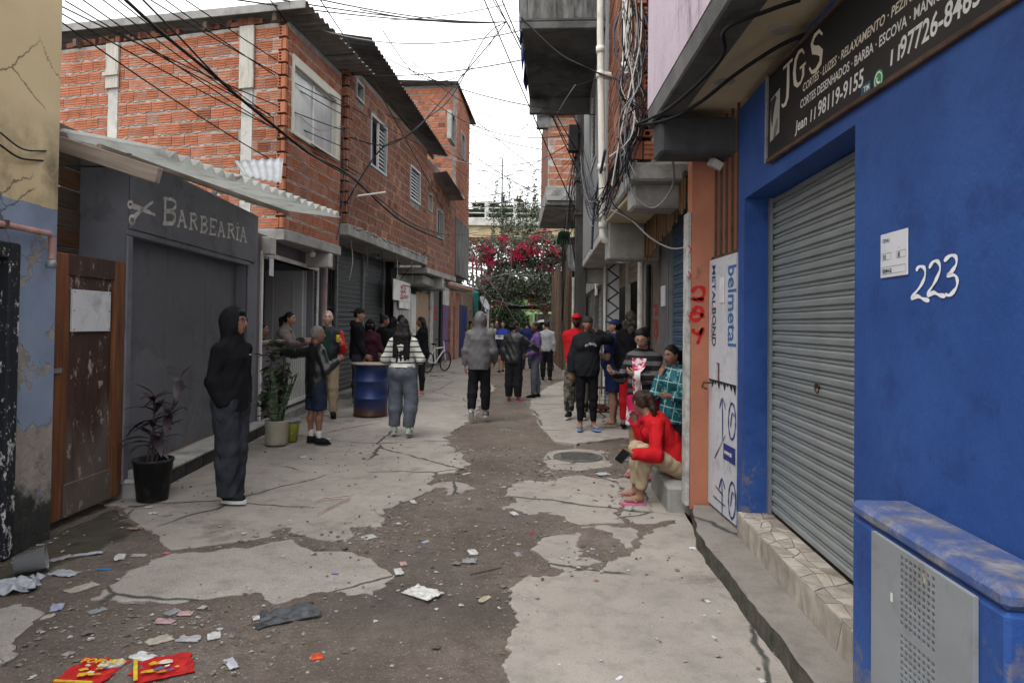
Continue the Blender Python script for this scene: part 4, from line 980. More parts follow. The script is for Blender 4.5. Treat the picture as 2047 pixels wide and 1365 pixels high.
# shack with the little awning, blue door
FM = Fr((-2.92, 27.1), (-2.2, 34.5))
b = Build('painted_shack', 'salmon posted shack with blue door and thin sheet awning', 'shack', FM)
b.box('wall', 0, FM.len, .3, .4, 0, 3.0, mat('salmon_wall', (.25,.17,.14), .9, .3, 2, .3, 20, dirt=.4))
MAT_SALM = mat('salmon_paint', (.30,.16,.12), .8, .25, 4, .3, 30, dirt=.35, dcol=(.1,.08,.07))
for xa, xb in ((899, 904), (908, 916)):
    a, c_ = FM.px(xa, 650)[0], FM.px(xb, 650)[0]; b.box('post', a, c_, -.05, .25, 0, 3.0, MAT_SALM, None, .02)
a, c_ = FM.px(921, 650)[0], FM.px(936, 650)[0]; b.box('door', a, c_, .05, .12, .0, 2.5, mat('blue_door', (.022,.036,.12), .6, .25, 4, .2, stretch=(6,1,.5)))
aw = link('awning', None, b.t)
sheets(b, aw, dpt(884, 566, 27.6), dpt(925, 585, 34), dpt(893, 562, 26.3), dpt(960, 579, 33.4), 2, .15, .015, mat('pale_sheet', (.55,.56,.58), .5, .15, 2, .1), nt=2)
beam(b, 'rail', dpt(893, 566, 26.4), dpt(958, 583, 33.4), .06, .10, MAT_SALM, aw)
cl = MB()
pts = []
for j in range(9):
    for i in range(9):
        zz = dpt(950, 582+j*6.5, 30).z; xx = dpt(944+i*1.5*(1-.05*j)+j*.6, 600, 30).x; pts.append((xx, 30+.05*math.sin(i*2.1)+.02*j, zz+.03*math.sin(i*3.+j)))
cl.add(pts, [(j*9+i, j*9+i+1, (j+1)*9+i+1, (j+1)*9+i) for j in range(8) for i in range(8)], 0, True)
o = solo('hanging_cloth', cl, mat('teal_cloth', (.035,.22,.19), .9, .3, 3, 0), 'teal cloth hanging from the thin sheet awning', 'cloth'); m = o.modifiers.new('s', 'SOLIDIFY'); m.thickness = .012
o = solo('satellite_dish', MB().lathe([(0, 0), (.12, .012), (.26, .055), (.36, .11), (.365, .10), (.26, .045), (.12, .002), (0, -.008)], 20, M=Matrix.Translation(dpt(966, 608, 31)) @ Euler((math.radians(62), 0, math.radians(66))).to_matrix().to_4x4()), mat('dish_grey', (.26,.27,.28), .5, .1, 3, 0), 'grey satellite dish beside the teal cloth', 'satellite dish')
q = dpt(975, 618, 31); solo('metal_post', MB().tube([(q.x, 31, 0), (q.x, 31, q.z)], .06, 10), MAT_CONC_L, 'grey pipe post under the satellite dish', 'post')
# ================================================================== blue shop
t = NT('blue_paint'); x_, y_, z_ = t.sep()
c = t.ramp(t.noise(1.3, 7, .62), [(.3, (.022,.060,.215)), (.7, (.036,.090,.285))])
c = t.mix(t.ramp(t.noise(3.2, 9, .7, t.mapv((1,1,1), (4,0,1))), [(.52, 0), (.70, .75)]), c, (.018,.036,.14))
c = t.mix(t.ramp(t.noise(1.9, 8, .75, t.mapv((1,1,.5), (8,1,3))), [(.60, 0), (.72, .35)]), c, (.10,.15,.36))
c = t.mix(t.ramp(t.noise(11, 5, .8), [(.66, 0), (.73, .6)]), c, (.012,.016,.05))
c = t.mix(t.ramp(t.noise(34, 3, .7), [(.74, 0), (.77, .6)]), c, (.25,.30,.42))
c = t.mix(t.math('MULTIPLY', t.ramp(t.math('ADD', t.noise(4, 8, .75), t.math('MULTIPLY', t.math('SUBTRACT', .75, z_), .22)), [(.58, 0), (.66, 1)]), .7), c, (.16,.155,.15))
MAT_BLUE = t.fin(c, .55, t.bump(t.noise(7, 8, .68), .45, .02, t.bump(t.noise(60, 3, .6), .15, .006)), 0, .10)
t = NT('worn_blue_cap'); c = t.mix(t.ramp(t.noise(5, 9, .75, t.mapv((1,1,1), (1,5,2))), [(.47, .15), (.60, .9)]), (.035,.075,.235), t.ramp(t.noise(9, 5, .7), [(.35, (.13,.12,.115)), (.65, (.27,.26,.25))]))
MAT_BLUECAP = t.fin(c, .8, t.bump(t.noise(11, 8, .7), .6, .02), 0, .25)
FR = Fr((1.66, 5.02), (1.345, .2))
b = Build('blue_shop', 'bright blue painted shop front with half lit grey roll shutter and number 223', 'shop', FR)
v0 = FR.px(1486, 800)[0]; v1 = FR.px(1708, 700)[0]; zt = (FR.px(1486, 392)[1]+FR.px(1708, 262)[1])/2; zs = .31
b.wall('wall', 0, FR.len, 0, .22, .0, 3.22, [(v0, v1, -1, zt)], MAT_BLUE)
t = MB()
# tiled threshold: broken tile pieces
stp = b.box('threshold', v0-.02, v1+.3, -.022, .30, .0, .295, mat('tile_grout', (.055,.045,.04), .9, .3, 10, .4, 60))
MAT_STONE = (lambda t: t.fin(t.mix(1.0, t.ramp(t.noise(9, 5, .6), [(.3, (.30,.25,.20)), (.7, (.55,.50,.44))]), t.ramp(t.rand(), [(0, .62), (1, 1.0)]), 'MULTIPLY'), .55, t.bump(t.noise(30, 4), .2, .006), 0, .4))(NT('broken_stone_tile'))
def shards(b, parent, u0, u1, w0, w1, nu, nw, put, seed):
    r = random.Random(seed); P = [[(lerp(u0, u1, i/nu)+(0 if i in (0, nu) else r.uniform(-.42, .42)*(u1-u0)/nu), lerp(w0, w1, j/nw)+(0 if j in (0, nw) else r.uniform(-.3, .3)*(w1-w0)/nw)) for j in range(nw+1)] for i in range(nu+1)]
    for i in range(nu):
        for j in range(nw):
            q = [P[i][j], P[i+1][j], P[i+1][j+1], P[i][j+1]]; cx = sum(a for a, _ in q)/4; cy = sum(a for _, a in q)/4
            qs = [q] if r.random() < .8 else ([[q[0], q[1], q[2]], [q[0], q[2], q[3]]] if r.random() < .5 else [[q[0], q[1], q[3]], [q[1], q[2], q[3]]])
            for s in qs:
                mx, my = sum(a for a, _ in s)/len(s), sum(a for _, a in s)/len(s)
                s = [(a+(mx-a)*min(.3, .006/max(1e-3, math.hypot(mx-a, my-e))), e+(my-e)*min(.3, .006/max(1e-3, math.hypot(mx-a, my-e)))) for a, e in s]
                link('tile', put(s, r.uniform(0, .003)).mesh('tile', MAT_STONE), parent)
shards(b, stp, v0-.02, v1+.28, .0, .305, 18, 1, lambda s, d: MB().prism(s, -.035+d, -.023), 3)
def flat(s, d):
    m = MB(); n = len(s); m.add([(a, e, .296) for a, e in s]+[(a, e, .309-d) for a, e in s], [tuple(range(n, 2*n))]+[(i, (i+1) % n, n+(i+1) % n, n+i) for i in range(n)]); return m
shards(b, stp, v0-.02, v1+.28, -.035, .2, 17, 3, flat, 5)
MAT_SH = shutter_mat('grey_shutter', (.29, .315, .32), (.10,.085,.075))
rs = b.box('roll_shutter', v0+.01, v1-.01, .225, .235, zs, zt+.1, MAT_DARK); shutter(b, rs, v0+.004, v1-.002, .19, zs+.015, zt+.1, .0745, MAT_SH)
for u in (v0-.0, v1-.045): b.box('guide_rail', u+.002, u+.042, .165, .188, zs, zt-.002, MAT_STEEL, rs)
lu, lz = FR.px(1631, 776, .18); b.mb('lock', MB().lathe([(0, -.022), (.016, -.02), (.018, 0), (.03, .0), (.03, .006)], 12, M=TR(lu, .187, lz) @ Matrix.Rotation(PI/2, 4, 'X')), MAT_RUST, rs)
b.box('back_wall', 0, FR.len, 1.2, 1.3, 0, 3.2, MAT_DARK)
# number and marks
n2 = MB()
def brush(F, mb, pts, w, n=-.003, sm=3):
    P = [Vector((*F.px(q[0], q[1], n), 0)) for q in pts]; out = []
    for i in range(len(P)-1):
        p0, p1, p2, p3 = P[max(i-1, 0)], P[i], P[i+1], P[min(i+2, len(P)-1)]
        for k in range(sm):
            u = k/sm; out.append(.5*((2*p1)+(-p0+p2)*u+(2*p0-5*p1+4*p2-p3)*u*u+(-p0+3*p1-3*p2+p3)*u**3))
    out.append(P[-1]); k = len(out)
    mb.ribbon([(q.x, q.y) for q in out], [w*(.75+.25*math.sin(i*1.3)) if 0 < i < k-1 else w*.45 for i in range(k)], n); return mb
for q in ([(1831,541),(1838,533),(1848,536),(1849,552),(1840,572),(1826,590),(1822,598),(1834,592),(1846,598),(1858,601)], [(1857,536),(1866,523),(1876,524),(1879,540),(1868,565),(1857,583),(1855,592),(1866,585),(1878,590),(1890,592)],
          [(1887,522),(1900,511),(1911,514),(1911,530),(1900,545),(1893,550),(1908,550),(1914,562),(1910,578),(1898,590),(1889,588)]):
    brush(FR, n2, q, .0175)
b.mb('number', n2, MAT_WHITEPAINT)
# registration plate
r0, r1 = FR.px(1763, 510), FR.px(1817, 505); pz1, pz0 = FR.px(1790, 463)[1], FR.px(1790, 553)[1]
MAT_PLATE = mat('white_enamel', (.60,.61,.64), .4, .05, 3, 0); MAT_INK = mat('ink', (.03,.035,.045), .6, .1, 3, 0)
pl = b.box('registration_plate', r0[0], r1[0], -.006, -.001, pz0, pz1, MAT_PLATE, None, .002)
def text(b, s, size, u, z, n, m, parent, M=None, name='lettering', sx=1.0, align='LEFT', ext=0.0, shear=0.0):
    cu = bpy.data.curves.new(name, 'FONT'); cu.body = s; cu.size = size; cu.align_x = align; cu.shear = shear; cu.resolution_u = 3; cu.offset = size*.018
    cu.materials.append(m); o = bpy.data.objects.new(name, cu); COL.objects.link(o); o.parent = parent
    o.matrix_local = (M or (TR(u, n, z) @ Matrix.Rotation(PI/2, 4, 'X'))) @ Matrix.Diagonal((sx, 1, 1, 1)); return o
pw = r1[0]-r0[0]; ph_ = pz1-pz0
def PT(s, fx, fz, size, m=MAT_INK): text(b, s, size, r0[0]+fx*pw, pz0+fz*ph_, -.0075, m, pl)
PT('CDHU', .10, .80, .020, mat('plate_blue', (.03,.07,.2), .5)); PT('01', .12, .42, .026); PT('/E', .66, .42, .026); PT('0044-0', .10, .10, .026); PT('-', .18, .60, .02); PT('-', .70, .60, .02)
fm = MB(); fw = .0012
for (a, c_, z0, z1) in ((.08,.42,.40,.55), (.62,.96,.40,.55), (.06,.95,.08,.24)):
    x0, x1, y0, y1 = r0[0]+a*pw, r0[0]+c_*pw, pz0+z0*ph_, pz0+z1*ph_
    for q in ([(x0,y0),(x1,y0)], [(x0,y1),(x1,y1)], [(x0,y0),(x0,y1)], [(x1,y0),(x1,y1)]): fm.ribbon(q, fw, -.0075)
b.mb('printed_boxes', fm, MAT_INK, pl, None, 'stuff')
# utility box with gas door
ub0, ub1 = .0, .0
XB = 1.285; ua = FR.px(1703, 1150, -.21)[0]; uc = FR.px(2012, 1280, -.21)[0]; zb1 = (FR.px(1703, 985, -.21)[1]+FR.px(2012, 1195, -.21)[1])/2
ub = b.box('meter_cabinet', ua, uc, -.21, -.001, .0, zb1-.06, MAT_BLUE, None, .012)
b.box('cabinet_top', ua-.004, uc+.004, -.216, -.0012, zb1-.058, zb1, MAT_BLUECAP, ub, .018)
g0, g1 = FR.px(1744, 1180, -.222)[0], FR.px(1948, 1300, -.222)[0]; gz1 = (FR.px(1744, 1062, -.222)[1]+FR.px(1948, 1190, -.222)[1])/2; gz0 = .10
MAT_GPLATE = mat('cabinet_grey', (.225,.24,.255), .5, .10, 3, .12, 40, dirt=.25, dcol=(.15,.14,.13), dscale=4)
h0, h1 = FR.px(1796, 1150, -.23)[0], FR.px(1867, 1200, -.23)[0]; hz1 = FR.px(1796, 1108, -.23)[1]-.0
hz1 = (FR.px(1796, 1108, -.23)[1]+FR.px(1867, 1150, -.23)[1])/2; hzm = hz1-.235; hz0 = hzm-.255
nc, nr_ = 8, 11; cw = (h1-h0)/nc
hl = []
for zz in (hz1, hzm-.012):
    for j in range(nr_):
        for i in range(nc): hl.append((h0+i*cw+cw*.16, h0+(i+1)*cw-cw*.16, zz-(j+1)*.0205+.0035, zz-j*.0205-.0035))
gd = b.mb('cabinet_door', wall_mb(MB(), g0, g1, -.226, -.2115, gz0, gz1, hl), MAT_GPLATE, ub)
b.box('grille_back', h0-.005, h1+.005, -.2112, -.2105, hz0-.01, hz1+.005, MAT_BLACK, ub)
ku, kz = FR.px(1846, 1153, -.235); b.mb('knob', MB().lathe([(0, -.05), (.012, -.05), (.013, -.012), (.02, -.012), (.02, 0)], 10, M=TR(ku, -.227, kz) @ Matrix.Rotation(PI/2, 4, 'X')), mat('brass_wood', (.42,.30,.17), .5, .1, 5, 0), gd)
ku, kz = FR.px(1780, 1193, -.23); b.box('keyhole', ku-.006, ku+.006, -.2275, -.2262, kz-.014, kz+.014, MAT_WHITE, gd)

# ------------------------------------------------------------------ the hair salon sign
FSG = Fr((1.60, 4.22), (1.395, .6))
bz1, bz0 = FSG.px(1540, 153)[1], FSG.px(1543, 325)[1]; bu = FSG.px(1541, 240)[0]
qe = FSG.px(2040, 8); ANG = math.atan2(qe[1]-bz0, qe[0]-bu); RS = TR(bu, 0, bz0) @ Matrix.Rotation(-ANG, 4, 'Y') @ TR(-bu, 0, -bz0)
b = Build('salon_sign', 'black hair salon banner sign with cream lettering hung above the grey shutter', 'sign', FSG, None, FSG.M @ RS)
def BP(px, py):
    u, z = FSG.px(px, py, -.0192); q = RS.inverted() @ Vector((u, -.0192, z)); return q.x, q.z
t = NT('banner_vinyl'); c = t.ramp(t.noise(.9, 3, .5, t.mapv((1.2,1,2.5), (.3,0,.4))), [(.40, (.008,.0075,.0075)), (.66, (.026,.018,.015))]); MAT_BANNER = t.fin(c, .6, t.bump(t.noise(5, 3), .08, .02), 0, .2)
bw = 2.75
b.box('banner', bu, bu+bw, -.018, -.002, bz0+.025, bz1-.02, MAT_BANNER)
fm = MB(); fm.cbox(bu-.02, bu-.001, -.035, .0, bz0, bz1+.01, .004); b.mb('frame_bar', fm, MAT_STEEL)
fm = MB(); fm.cbox(bu, bu+bw, -.03, .0, bz0, bz0+.024, .004); b.mb('frame_bar', fm, MAT_RUST)
fm = MB(); fm.cbox(bu, bu+bw, -.03, .0, bz1-.019, bz1+.0, .004); b.mb('frame_bar', fm, MAT_RUST)
MAT_CREAMINK = mat('cream_print', (.62,.57,.47), .5, .08, 6, 0); MAT_GREYINK = mat('grey_print', (.62,.62,.61), .5, .08, 6, 0)
N_ = -.0192
H_ = bz1-bz0
def FT(s, u0, zf, size, u1, m, shear=0.0):
    """line of text starting at u0, squeezed to end at u1, baseline at the fraction zf of the banner's height"""
    o = text(b, s, size, u0, bz0+zf*H_, N_, m, b.t, None, 'lettering', 1, 'LEFT', 0, shear)
    bpy.context.view_layer.update(); w = o.dimensions.x; o.matrix_local = o.matrix_local @ Matrix.Diagonal(((u1-u0)/max(w, .01), 1, 1, 1)); return o
def su(px, py): return BP(px, py)[0]
FT('Jean 11', su(1590, 280), .13, .085, su(1632, 250), MAT_GREYINK, .15); FT('98119-9155', su(1634, 245), .13, .105, su(1724, 190), MAT_GREYINK, .1)
FT('11', su(1774, 158), .13, .085, su(1794, 140), MAT_GREYINK, .1); FT('97726-8463', su(1797, 145), .13, .115, su(1958, 55), MAT_GREYINK, .1)
FT('CORTES DESENHADOS \u00b7 BARBA \u00b7 ESCOVA \u00b7 MANICURE E PEDICURE', su(1599, 240), .33, .062, su(2010, 10)+.10, MAT_GREYINK, .05)
FT('CORTES \u00b7 LUZES \u00b7 RELAXAMENTO \u00b7 PEZINHO \u00b7 SOBRANCELHA', su(1604, 207), .475, .058, su(1950, 0)+.16, MAT_CREAMINK, .2)
FT('CABELEIREIRO', su(1722, 60), .86, .080, su(1722, 60)+.75, MAT_GREYINK); FT('UNISSEX', su(1768, 40)+.03, .73, .080, su(1768, 40)+.42, MAT_GREYINK)
jg = MB()
def J(pts, w): jg.ribbon([(bu+q[0], bz0+q[1]*H_) for q in pts], w, N_)
J([(.265,.90),(.42,.90)], .016); J([(.352,.90),(.352,.66),(.345,.56),(.315,.505),(.275,.50),(.25,.53)], [.040,.045,.045,.03,.018,.016])
J([(.60,.84),(.565,.90),(.515,.905),(.47,.86),(.452,.75),(.465,.64),(.505,.585),(.555,.59),(.588,.64),(.588,.72)], [.012,.016,.024,.04,.046,.042,.024,.018,.034,.034]); J([(.535,.735),(.625,.735)], .014)
J([(.845,.85),(.80,.915),(.74,.91),(.705,.86),(.725,.79),(.79,.745),(.835,.69),(.825,.61),(.765,.575),(.71,.59),(.675,.655)], [.012,.018,.026,.036,.044,.046,.044,.036,.026,.018,.014])
b.mb('lettering', jg, MAT_CREAMINK)
# picture of a woman's profile, plain print
pk = b.mb('printed_portrait', MB().prism([(bu+.045, bz0+.12), (bu+.21, bz0+.14), (bu+.215, bz0+.40), (bu+.05, bz0+.38)], N_-.0005, -.0185), mat('portrait_paper', (.36,.36,.33), .5, .1, 5, 0))
hp = MB().prism([(bu+.05, bz0+.37), (bu+.06, bz0+.25), (bu+.085, bz0+.20), (bu+.10, bz0+.27), (bu+.13, bz0+.33), (bu+.16, bz0+.36), (bu+.13, bz0+.385)], N_-.0012, N_-.0007); b.mb('printed_hair', hp, mat('dark_print', (.035,.03,.03), .5), pk)
hp = MB().prism([(bu+.10, bz0+.13), (bu+.15, bz0+.13), (bu+.185, bz0+.18), (bu+.19, bz0+.235), (bu+.165, bz0+.23), (bu+.125, bz0+.19)], N_-.0012, N_-.0007); b.mb('printed_shade', hp, mat('grey_shade_print', (.16,.15,.13), .5), pk)
# messenger badge and operator badge
wu, wz = BP(1756, 160); b.mb('green_badge', MB().lathe([(0, 0), (.042, 0)], 20, M=TR(wu, N_-.0004, wz) @ Matrix.Rotation(PI/2, 4, 'X')), mat('badge_green', (.045,.25,.085), .5))
rg = MB(); rg.ribbon([(wu+.031*math.cos(a*PI/8), wz+.031*math.sin(a*PI/8)) for a in range(16)], .006, N_-.0009, 0, True); rg.ribbon([(wu-.013, wz+.014), (wu-.012, wz-.004), (wu+.003, wz-.014), (wu+.014, wz-.012)], .009, N_-.0009); rg.ribbon([(wu-.031, wz-.031), (wu-.018, wz-.026)], .01, N_-.0009)
b.mb('badge_symbol', rg, MAT_WHITEPAINT)
tu, tz = BP(1733, 176); b.mb('operator_badge', MB().box(tu-.055, tu+.035, N_-.0006, N_-.0002, tz-.024, tz+.024), mat('badge_teal', (.025,.09,.12), .5)); text(b, 'TIM', .034, tu-.03, tz-.012, N_-.001, MAT_WHITEPAINT, b.t)

# ================================================================== lilac upper storey over the blue shop
t = NT('lilac_plaster'); c = t.ramp(t.noise(1.3, 7, .65), [(.3, (.42,.345,.41)), (.7, (.54,.455,.52))])
c = t.mix(t.ramp(t.noise(4, 9, .75, t.mapv((1,1,.25))), [(.55, 0), (.66, .8)]), c, (.13,.115,.12)); MAT_LILAC = t.fin(c, .85, t.bump(t.noise(14, 7, .7), .4, .015), 0, .25)
MAT_SOFFIT = mat('beige_soffit', (.46,.40,.28), .85, .15, 1.5, .15, 30, dirt=.35, dcol=(.13,.115,.085), dscale=1.8)
XL = lambda Y: 1.10-.02*(5.6-Y)
b = Build('lilac_storey', 'lilac plastered upper storey overhanging the blue shop with a beige soffit', 'upper storey', Fr((XL(5.62), 5.62), (XL(0), -.2)))
b.box('street_wall', 0, b.fr.len, 0, .15, 3.40, 6.5, MAT_LILAC); b.box('end_wall', 0, .15, .151, 3, 3.42, 6.5, MAT_LILAC)
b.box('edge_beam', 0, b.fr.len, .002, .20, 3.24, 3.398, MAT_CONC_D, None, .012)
b.box('soffit', .0, b.fr.len, .201, 1.6, 3.30, 3.39, MAT_SOFFIT)
for px, py in ((1448, 165), (1800, 20), (1560, 60)):
    p = gpt(px, py, 3.298); l = b.fr.M.inverted() @ p; b.mb('patch', MB().lathe([(0, -.002), (.07, -.002), (.075, .001)], 14, (l.x, l.y, 3.299)), MAT_CONC_L)
def facing_beam(x0, x1, y0, z0, z1, dep, m, lab, nm='concrete_beam', cat='beam', bv=.02):
    return solo(nm, MB().cbox(x0, x1, y0, y0+dep, z0, z1, bv), m, lab, cat)
facing_beam(1.13, 1.72, 5.22, 2.95, 3.235, .3, mat('painted_dark_beam', (.062,.064,.068), .8, .3, 3, .4, 30, dirt=.4, dcol=(.03,.03,.03)), 'dark grey concrete beam end between lilac wall and blue shop')

# ================================================================== orange pillar, barred doorway with white panel door
t = NT('orange_paint'); c = t.ramp(t.noise(1.6, 7, .65), [(.3, (.32,.120,.070)), (.7, (.45,.185,.112))])
c = t.mix(t.ramp(t.noise(7, 8, .75, t.mapv((1,1,.6))), [(.60, 0), (.68, .9)]), c, (.10,.075,.065)); c = t.mix(t.ramp(t.noise(40, 3, .7), [(.68, 0), (.72, .6)]), c, (.05,.035,.03)); MAT_ORANGE = t.fin(c, .8, t.bump(t.noise(18, 7, .7), .5, .015), 0, .25)
FO = Fr((1.50, 5.72), (3.2, 5.72))
b = Build('orange_pillar', 'orange painted pillar with red sprayed number 224 next to the white panel door', 'pillar', FO)
b.box('wall', 0, FO.len, 0, .14, .10, 3.2, MAT_ORANGE)
b.box('edge_strip', -.035, -.001, .0, .14, .12, FO.px(1374, 425)[1], mat('chipped_white', (.42,.41,.39), .7, .25, 4, .3, 40, dirt=.6, dcol=(.2,.18,.16), dscale=9), None, .006)
nm = MB()
for q in ([(1382,584),(1393,574),(1406,577),(1406,592),(1396,600),(1384,598),(1397,597),(1408,600)], [(1384,622),(1396,613),(1404,621),(1400,636),(1386,640),(1382,628),(1396,626),(1408,634)], [(1384,657),(1388,665),(1397,667),(1405,656)], [(1406,654),(1400,672),(1394,688)]): brush(FO, nm, q, .04)
b.mb('number', nm, MAT_REDPAINT)
dr = MB()
for z in (2.3, 2.08, 1.72): dr.ribbon([(-.03, z), (-.008, z-.03), (-.02, z-.07)], .010, -.003)
b.mb('paint_marks', dr, MAT_REDPAINT)
FDW = Fr((1.648, 5.70), (1.655, 5.03))
b = Build('panel_door', 'white printed sheet metal door below iron bars between orange pillar and blue shop', 'door', FDW)
zt = (FDW.px(1420, 518)[1]+FDW.px(1468, 510)[1])/2; zm = (FDW.px(1420, 757)[1]+FDW.px(1468, 775)[1])/2
MAT_PANEL = mat('white_sheet', (.47,.485,.52), .45, .10, 2.5, .12, 20, dirt=.3, dcol=(.22,.21,.2), dscale=5)
ou, oz = FDW.px(1435, 744)
up = b.mb('upper_sheet', wall_mb(MB(), 0, FDW.len, -.004, .012, zm+.004, zt, [(ou-.035, ou+.055, oz-.075, oz+.075)]), MAT_PANEL)
b.box('hole_back', ou-.05, ou+.07, .05, .06, oz-.1, oz+.1, MAT_BLACK)
lw = b.box('lower_sheet', 0, FDW.len, -.002, .012, .17, zm, MAT_PANEL)
torn = MB()
for i in range(9):
    u = i*FDW.len/9; torn.prism([(u, zm+.012), (u+rng.uniform(.03,.07), zm-rng.uniform(.01,.07)), (u+.085, zm+.012)], -.0065, -.0055)
b.mb('torn_edge', torn, MAT_BLACK, lw, None, 'stuff')
fr_ = b.box('door_frame', -.02, FDW.len+.0, .02, .05, zt-.03, zt+.03, MAT_RUST)
me = MB().lathe([(.012, 0), (.012, 1.15)], 8).mesh('bar', MAT_RUST)
for k in range(5): link('bar', me, b.t, TR(.06+k*.135, .03, zt))
hk = FDW.px(1414, 771, -.03); b.mb('pull_handle', MB().tube([(hk[0]+.05, -.005, hk[1]+.03), (hk[0]+.0, -.06, hk[1]+.03), (hk[0]-.01, -.07, hk[1]-.01), (hk[0]+.04, -.05, hk[1]-.02)], .010, 6), MAT_RUST)
# printing, turned upright along the sheet
MAT_PBLUE = mat('print_blue', (.045,.13,.32), .5, .1, 4, 0); MAT_PNAVY = mat('print_navy', (.02,.035,.15), .5, .1, 4, 0)
def vt(s, px, py0, py1, size, m, up_=False, parent=None):
    """text running down (or up) the sheet from photo point (px,py0) to py1"""
    u, z0 = FDW.px(px, py0, -.006); z1 = FDW.px(px, py1, -.006)[1]
    R_ = Matrix.Rotation(PI/2, 4, 'X') @ Matrix.Rotation((PI/2 if up_ else -PI/2), 4, 'Z')
    o = text(b, s, size, 0, 0, 0, m, parent or b.t, TR(u, -.006, z0) @ R_); bpy.context.view_layer.update(); w = max(.01, o.dimensions.x)
    o.matrix_local = o.matrix_local @ Matrix.Diagonal((abs(z1-z0)/w, 1, 1, 1)); return o
vt('belmetal', 1456, 530, 690, .26, MAT_PBLUE); vt('METAL', 1424, 530, 612, .12, MAT_PNAVY); vt('BOND', 1424, 614, 690, .135, MAT_INK); vt('Produ\u00e7\u00f5es em Alum\u00ednio', 1447, 530, 690, .045, MAT_GREYINK); vt('3/0,21', 1422, 645, 680, .05, MAT_INK)
pp = FDW.px(1443, 580, -.008); b.box('paper_notice', pp[0]-.06, pp[0]+.06, -.009, -.0062, pp[1]-.10, pp[1]+.10, mat('notice_paper', (.60,.60,.62), .8), None)
pr = MB()
def PR(pts, w): brush(FDW, pr, pts, w, -.006)
for (x, y0, y1) in ((1444, 800, 880), (1443, 960, 1030)): PR([(x, y1), (x, y0)], .02); PR([(x-6, y0+16), (x, y0-4), (x+6, y0+18)], .022)
for cx_, cy_ in ((1463, 842), (1463, 1000)): PR([(cx_+7*math.cos(a*PI/7), cy_+36*math.sin(a*PI/7)) for a in range(15)], .022); PR([(cx_-3, cy_+12), (cx_, cy_-16), (cx_+4, cy_-10)], .02)
b.mb('printed_arrows', pr, MAT_PNAVY, lw, None, 'stuff')
q0 = FDW.px(1446, 885, -.006); q1 = FDW.px(1468, 930, -.006); b.mb('web_label', MB().box(q0[0], FDW.len-.005, -.0065, -.0025, q1[1], q0[1]), MAT_PNAVY, lw); 
text(b, 'www.te', .055, q0[0]+.02, q0[1]-.075, -.0072, MAT_WHITEPAINT, b.t); text(b, '(11)', .06, q0[0]+.05, q0[1]-.16, -.0072, MAT_WHITEPAINT, b.t)
sc = MB()
for q in ([(1428,915),(1440,890),(1450,870)], [(1425,990),(1436,1000),(1450,1012)], [(1430,970),(1445,990)], [(1424,1030),(1432,1040)]): brush(FDW, sc, q, .012, -.0066)
b.mb('scratches', sc, MAT_BLACK, lw, None, 'stuff')
fl = thing('floodlight', 'small white floodlight above the iron bars near the blue shop', 'floodlight', Matrix.Translation(dpt(1430, 328, 5.4)) @ Euler((.4, .3, .5)).to_matrix().to_4x4())
part('housing', MB().cbox(-.055, .055, -.03, .03, -.035, .035, .006), MAT_CONC_L, fl); part('lens', MB().box(-.047, .047, -.034, -.031, -.028, .028), mat('lens_white', (.5,.5,.47), .3), fl); part('bracket', MB().box(-.01, .01, .0, .12, .035, .05), MAT_RUST, fl)

# ================================================================== fronts along the lane behind the orange pillar
XF = lambda Y: 1.72+.045*(Y-5.9)
FX = Fr((XF(24), 24), (XF(5.87), 5.87))
def ux(px, py=600, n=0.0): return FX.px(px, py, n)[0]
def zx(px, py, n=0.0): return FX.px(px, py, n)[1]
b = Build('blue_shutter_shop', 'narrow front with faded blue roll shutter beside the orange pillar', 'shop front', FX)
e0, e1 = ux(1341), ux(1374)
sh = b.box('roll_shutter', e0, FX.len-.01, .06, .07, .3, 2.9, MAT_DARK); shutter(b, sh, e0, FX.len-.015, .02, .3, 2.9, .105, shutter_mat('faded_blue_shutter', (.075,.135,.22)))
b.box('guide_rail', e0-.05, e0-.002, -.01, .06, .0, 2.9, MAT_STEEL)
g0 = ux(1300)
pil = b.box('tiled_pillar', ux(1325), e0-.052, -.03, .2, 0, 2.9, mat('grey_tile', (.12,.12,.125), .45, .2, 3, .1), None, .01)
mp = FX.px(1324, 592, -.05); b.box('meter_plate', mp[0]-.11, mp[0]+.13, -.05, -.032, mp[1]-.12, mp[1]+.12, MAT_PLATE, None, .003)
b.box('brown_wall', ux(1290), ux(1325)-.002, .0, .2, 0, 2.95, mat('brown_plaster', (.145,.118,.10), .9, .3, 2, .4, 20, dirt=.4))
nn = MB()
for q in ([(1307,614),(1311,609),(1314,614),(1308,626),(1315,626)], [(1307,646),(1311,640),(1314,646),(1308,657),(1315,656)], [(1306,664),(1309,672),(1315,664),(1310,684)]): brush(FX, nn, q, .05, -.004)
b.mb('number', nn, mat('faded_red', (.24,.035,.03), .7))
b.mb('pipe', MB().tube([(ux(1304), -.05, .1), (ux(1304), -.05, zx(1304, 530))], .03, 8), MAT_BLACK)
b.box('doorstep', FX.len-.95, FX.len-.02, -.36, .02, -.02, .235, MAT_CONC, None, .02)
b.box('lintel', e0-1.6, FX.len-.02, -.02, .2, 2.92, 3.2, MAT_CONC_D, None, .02)
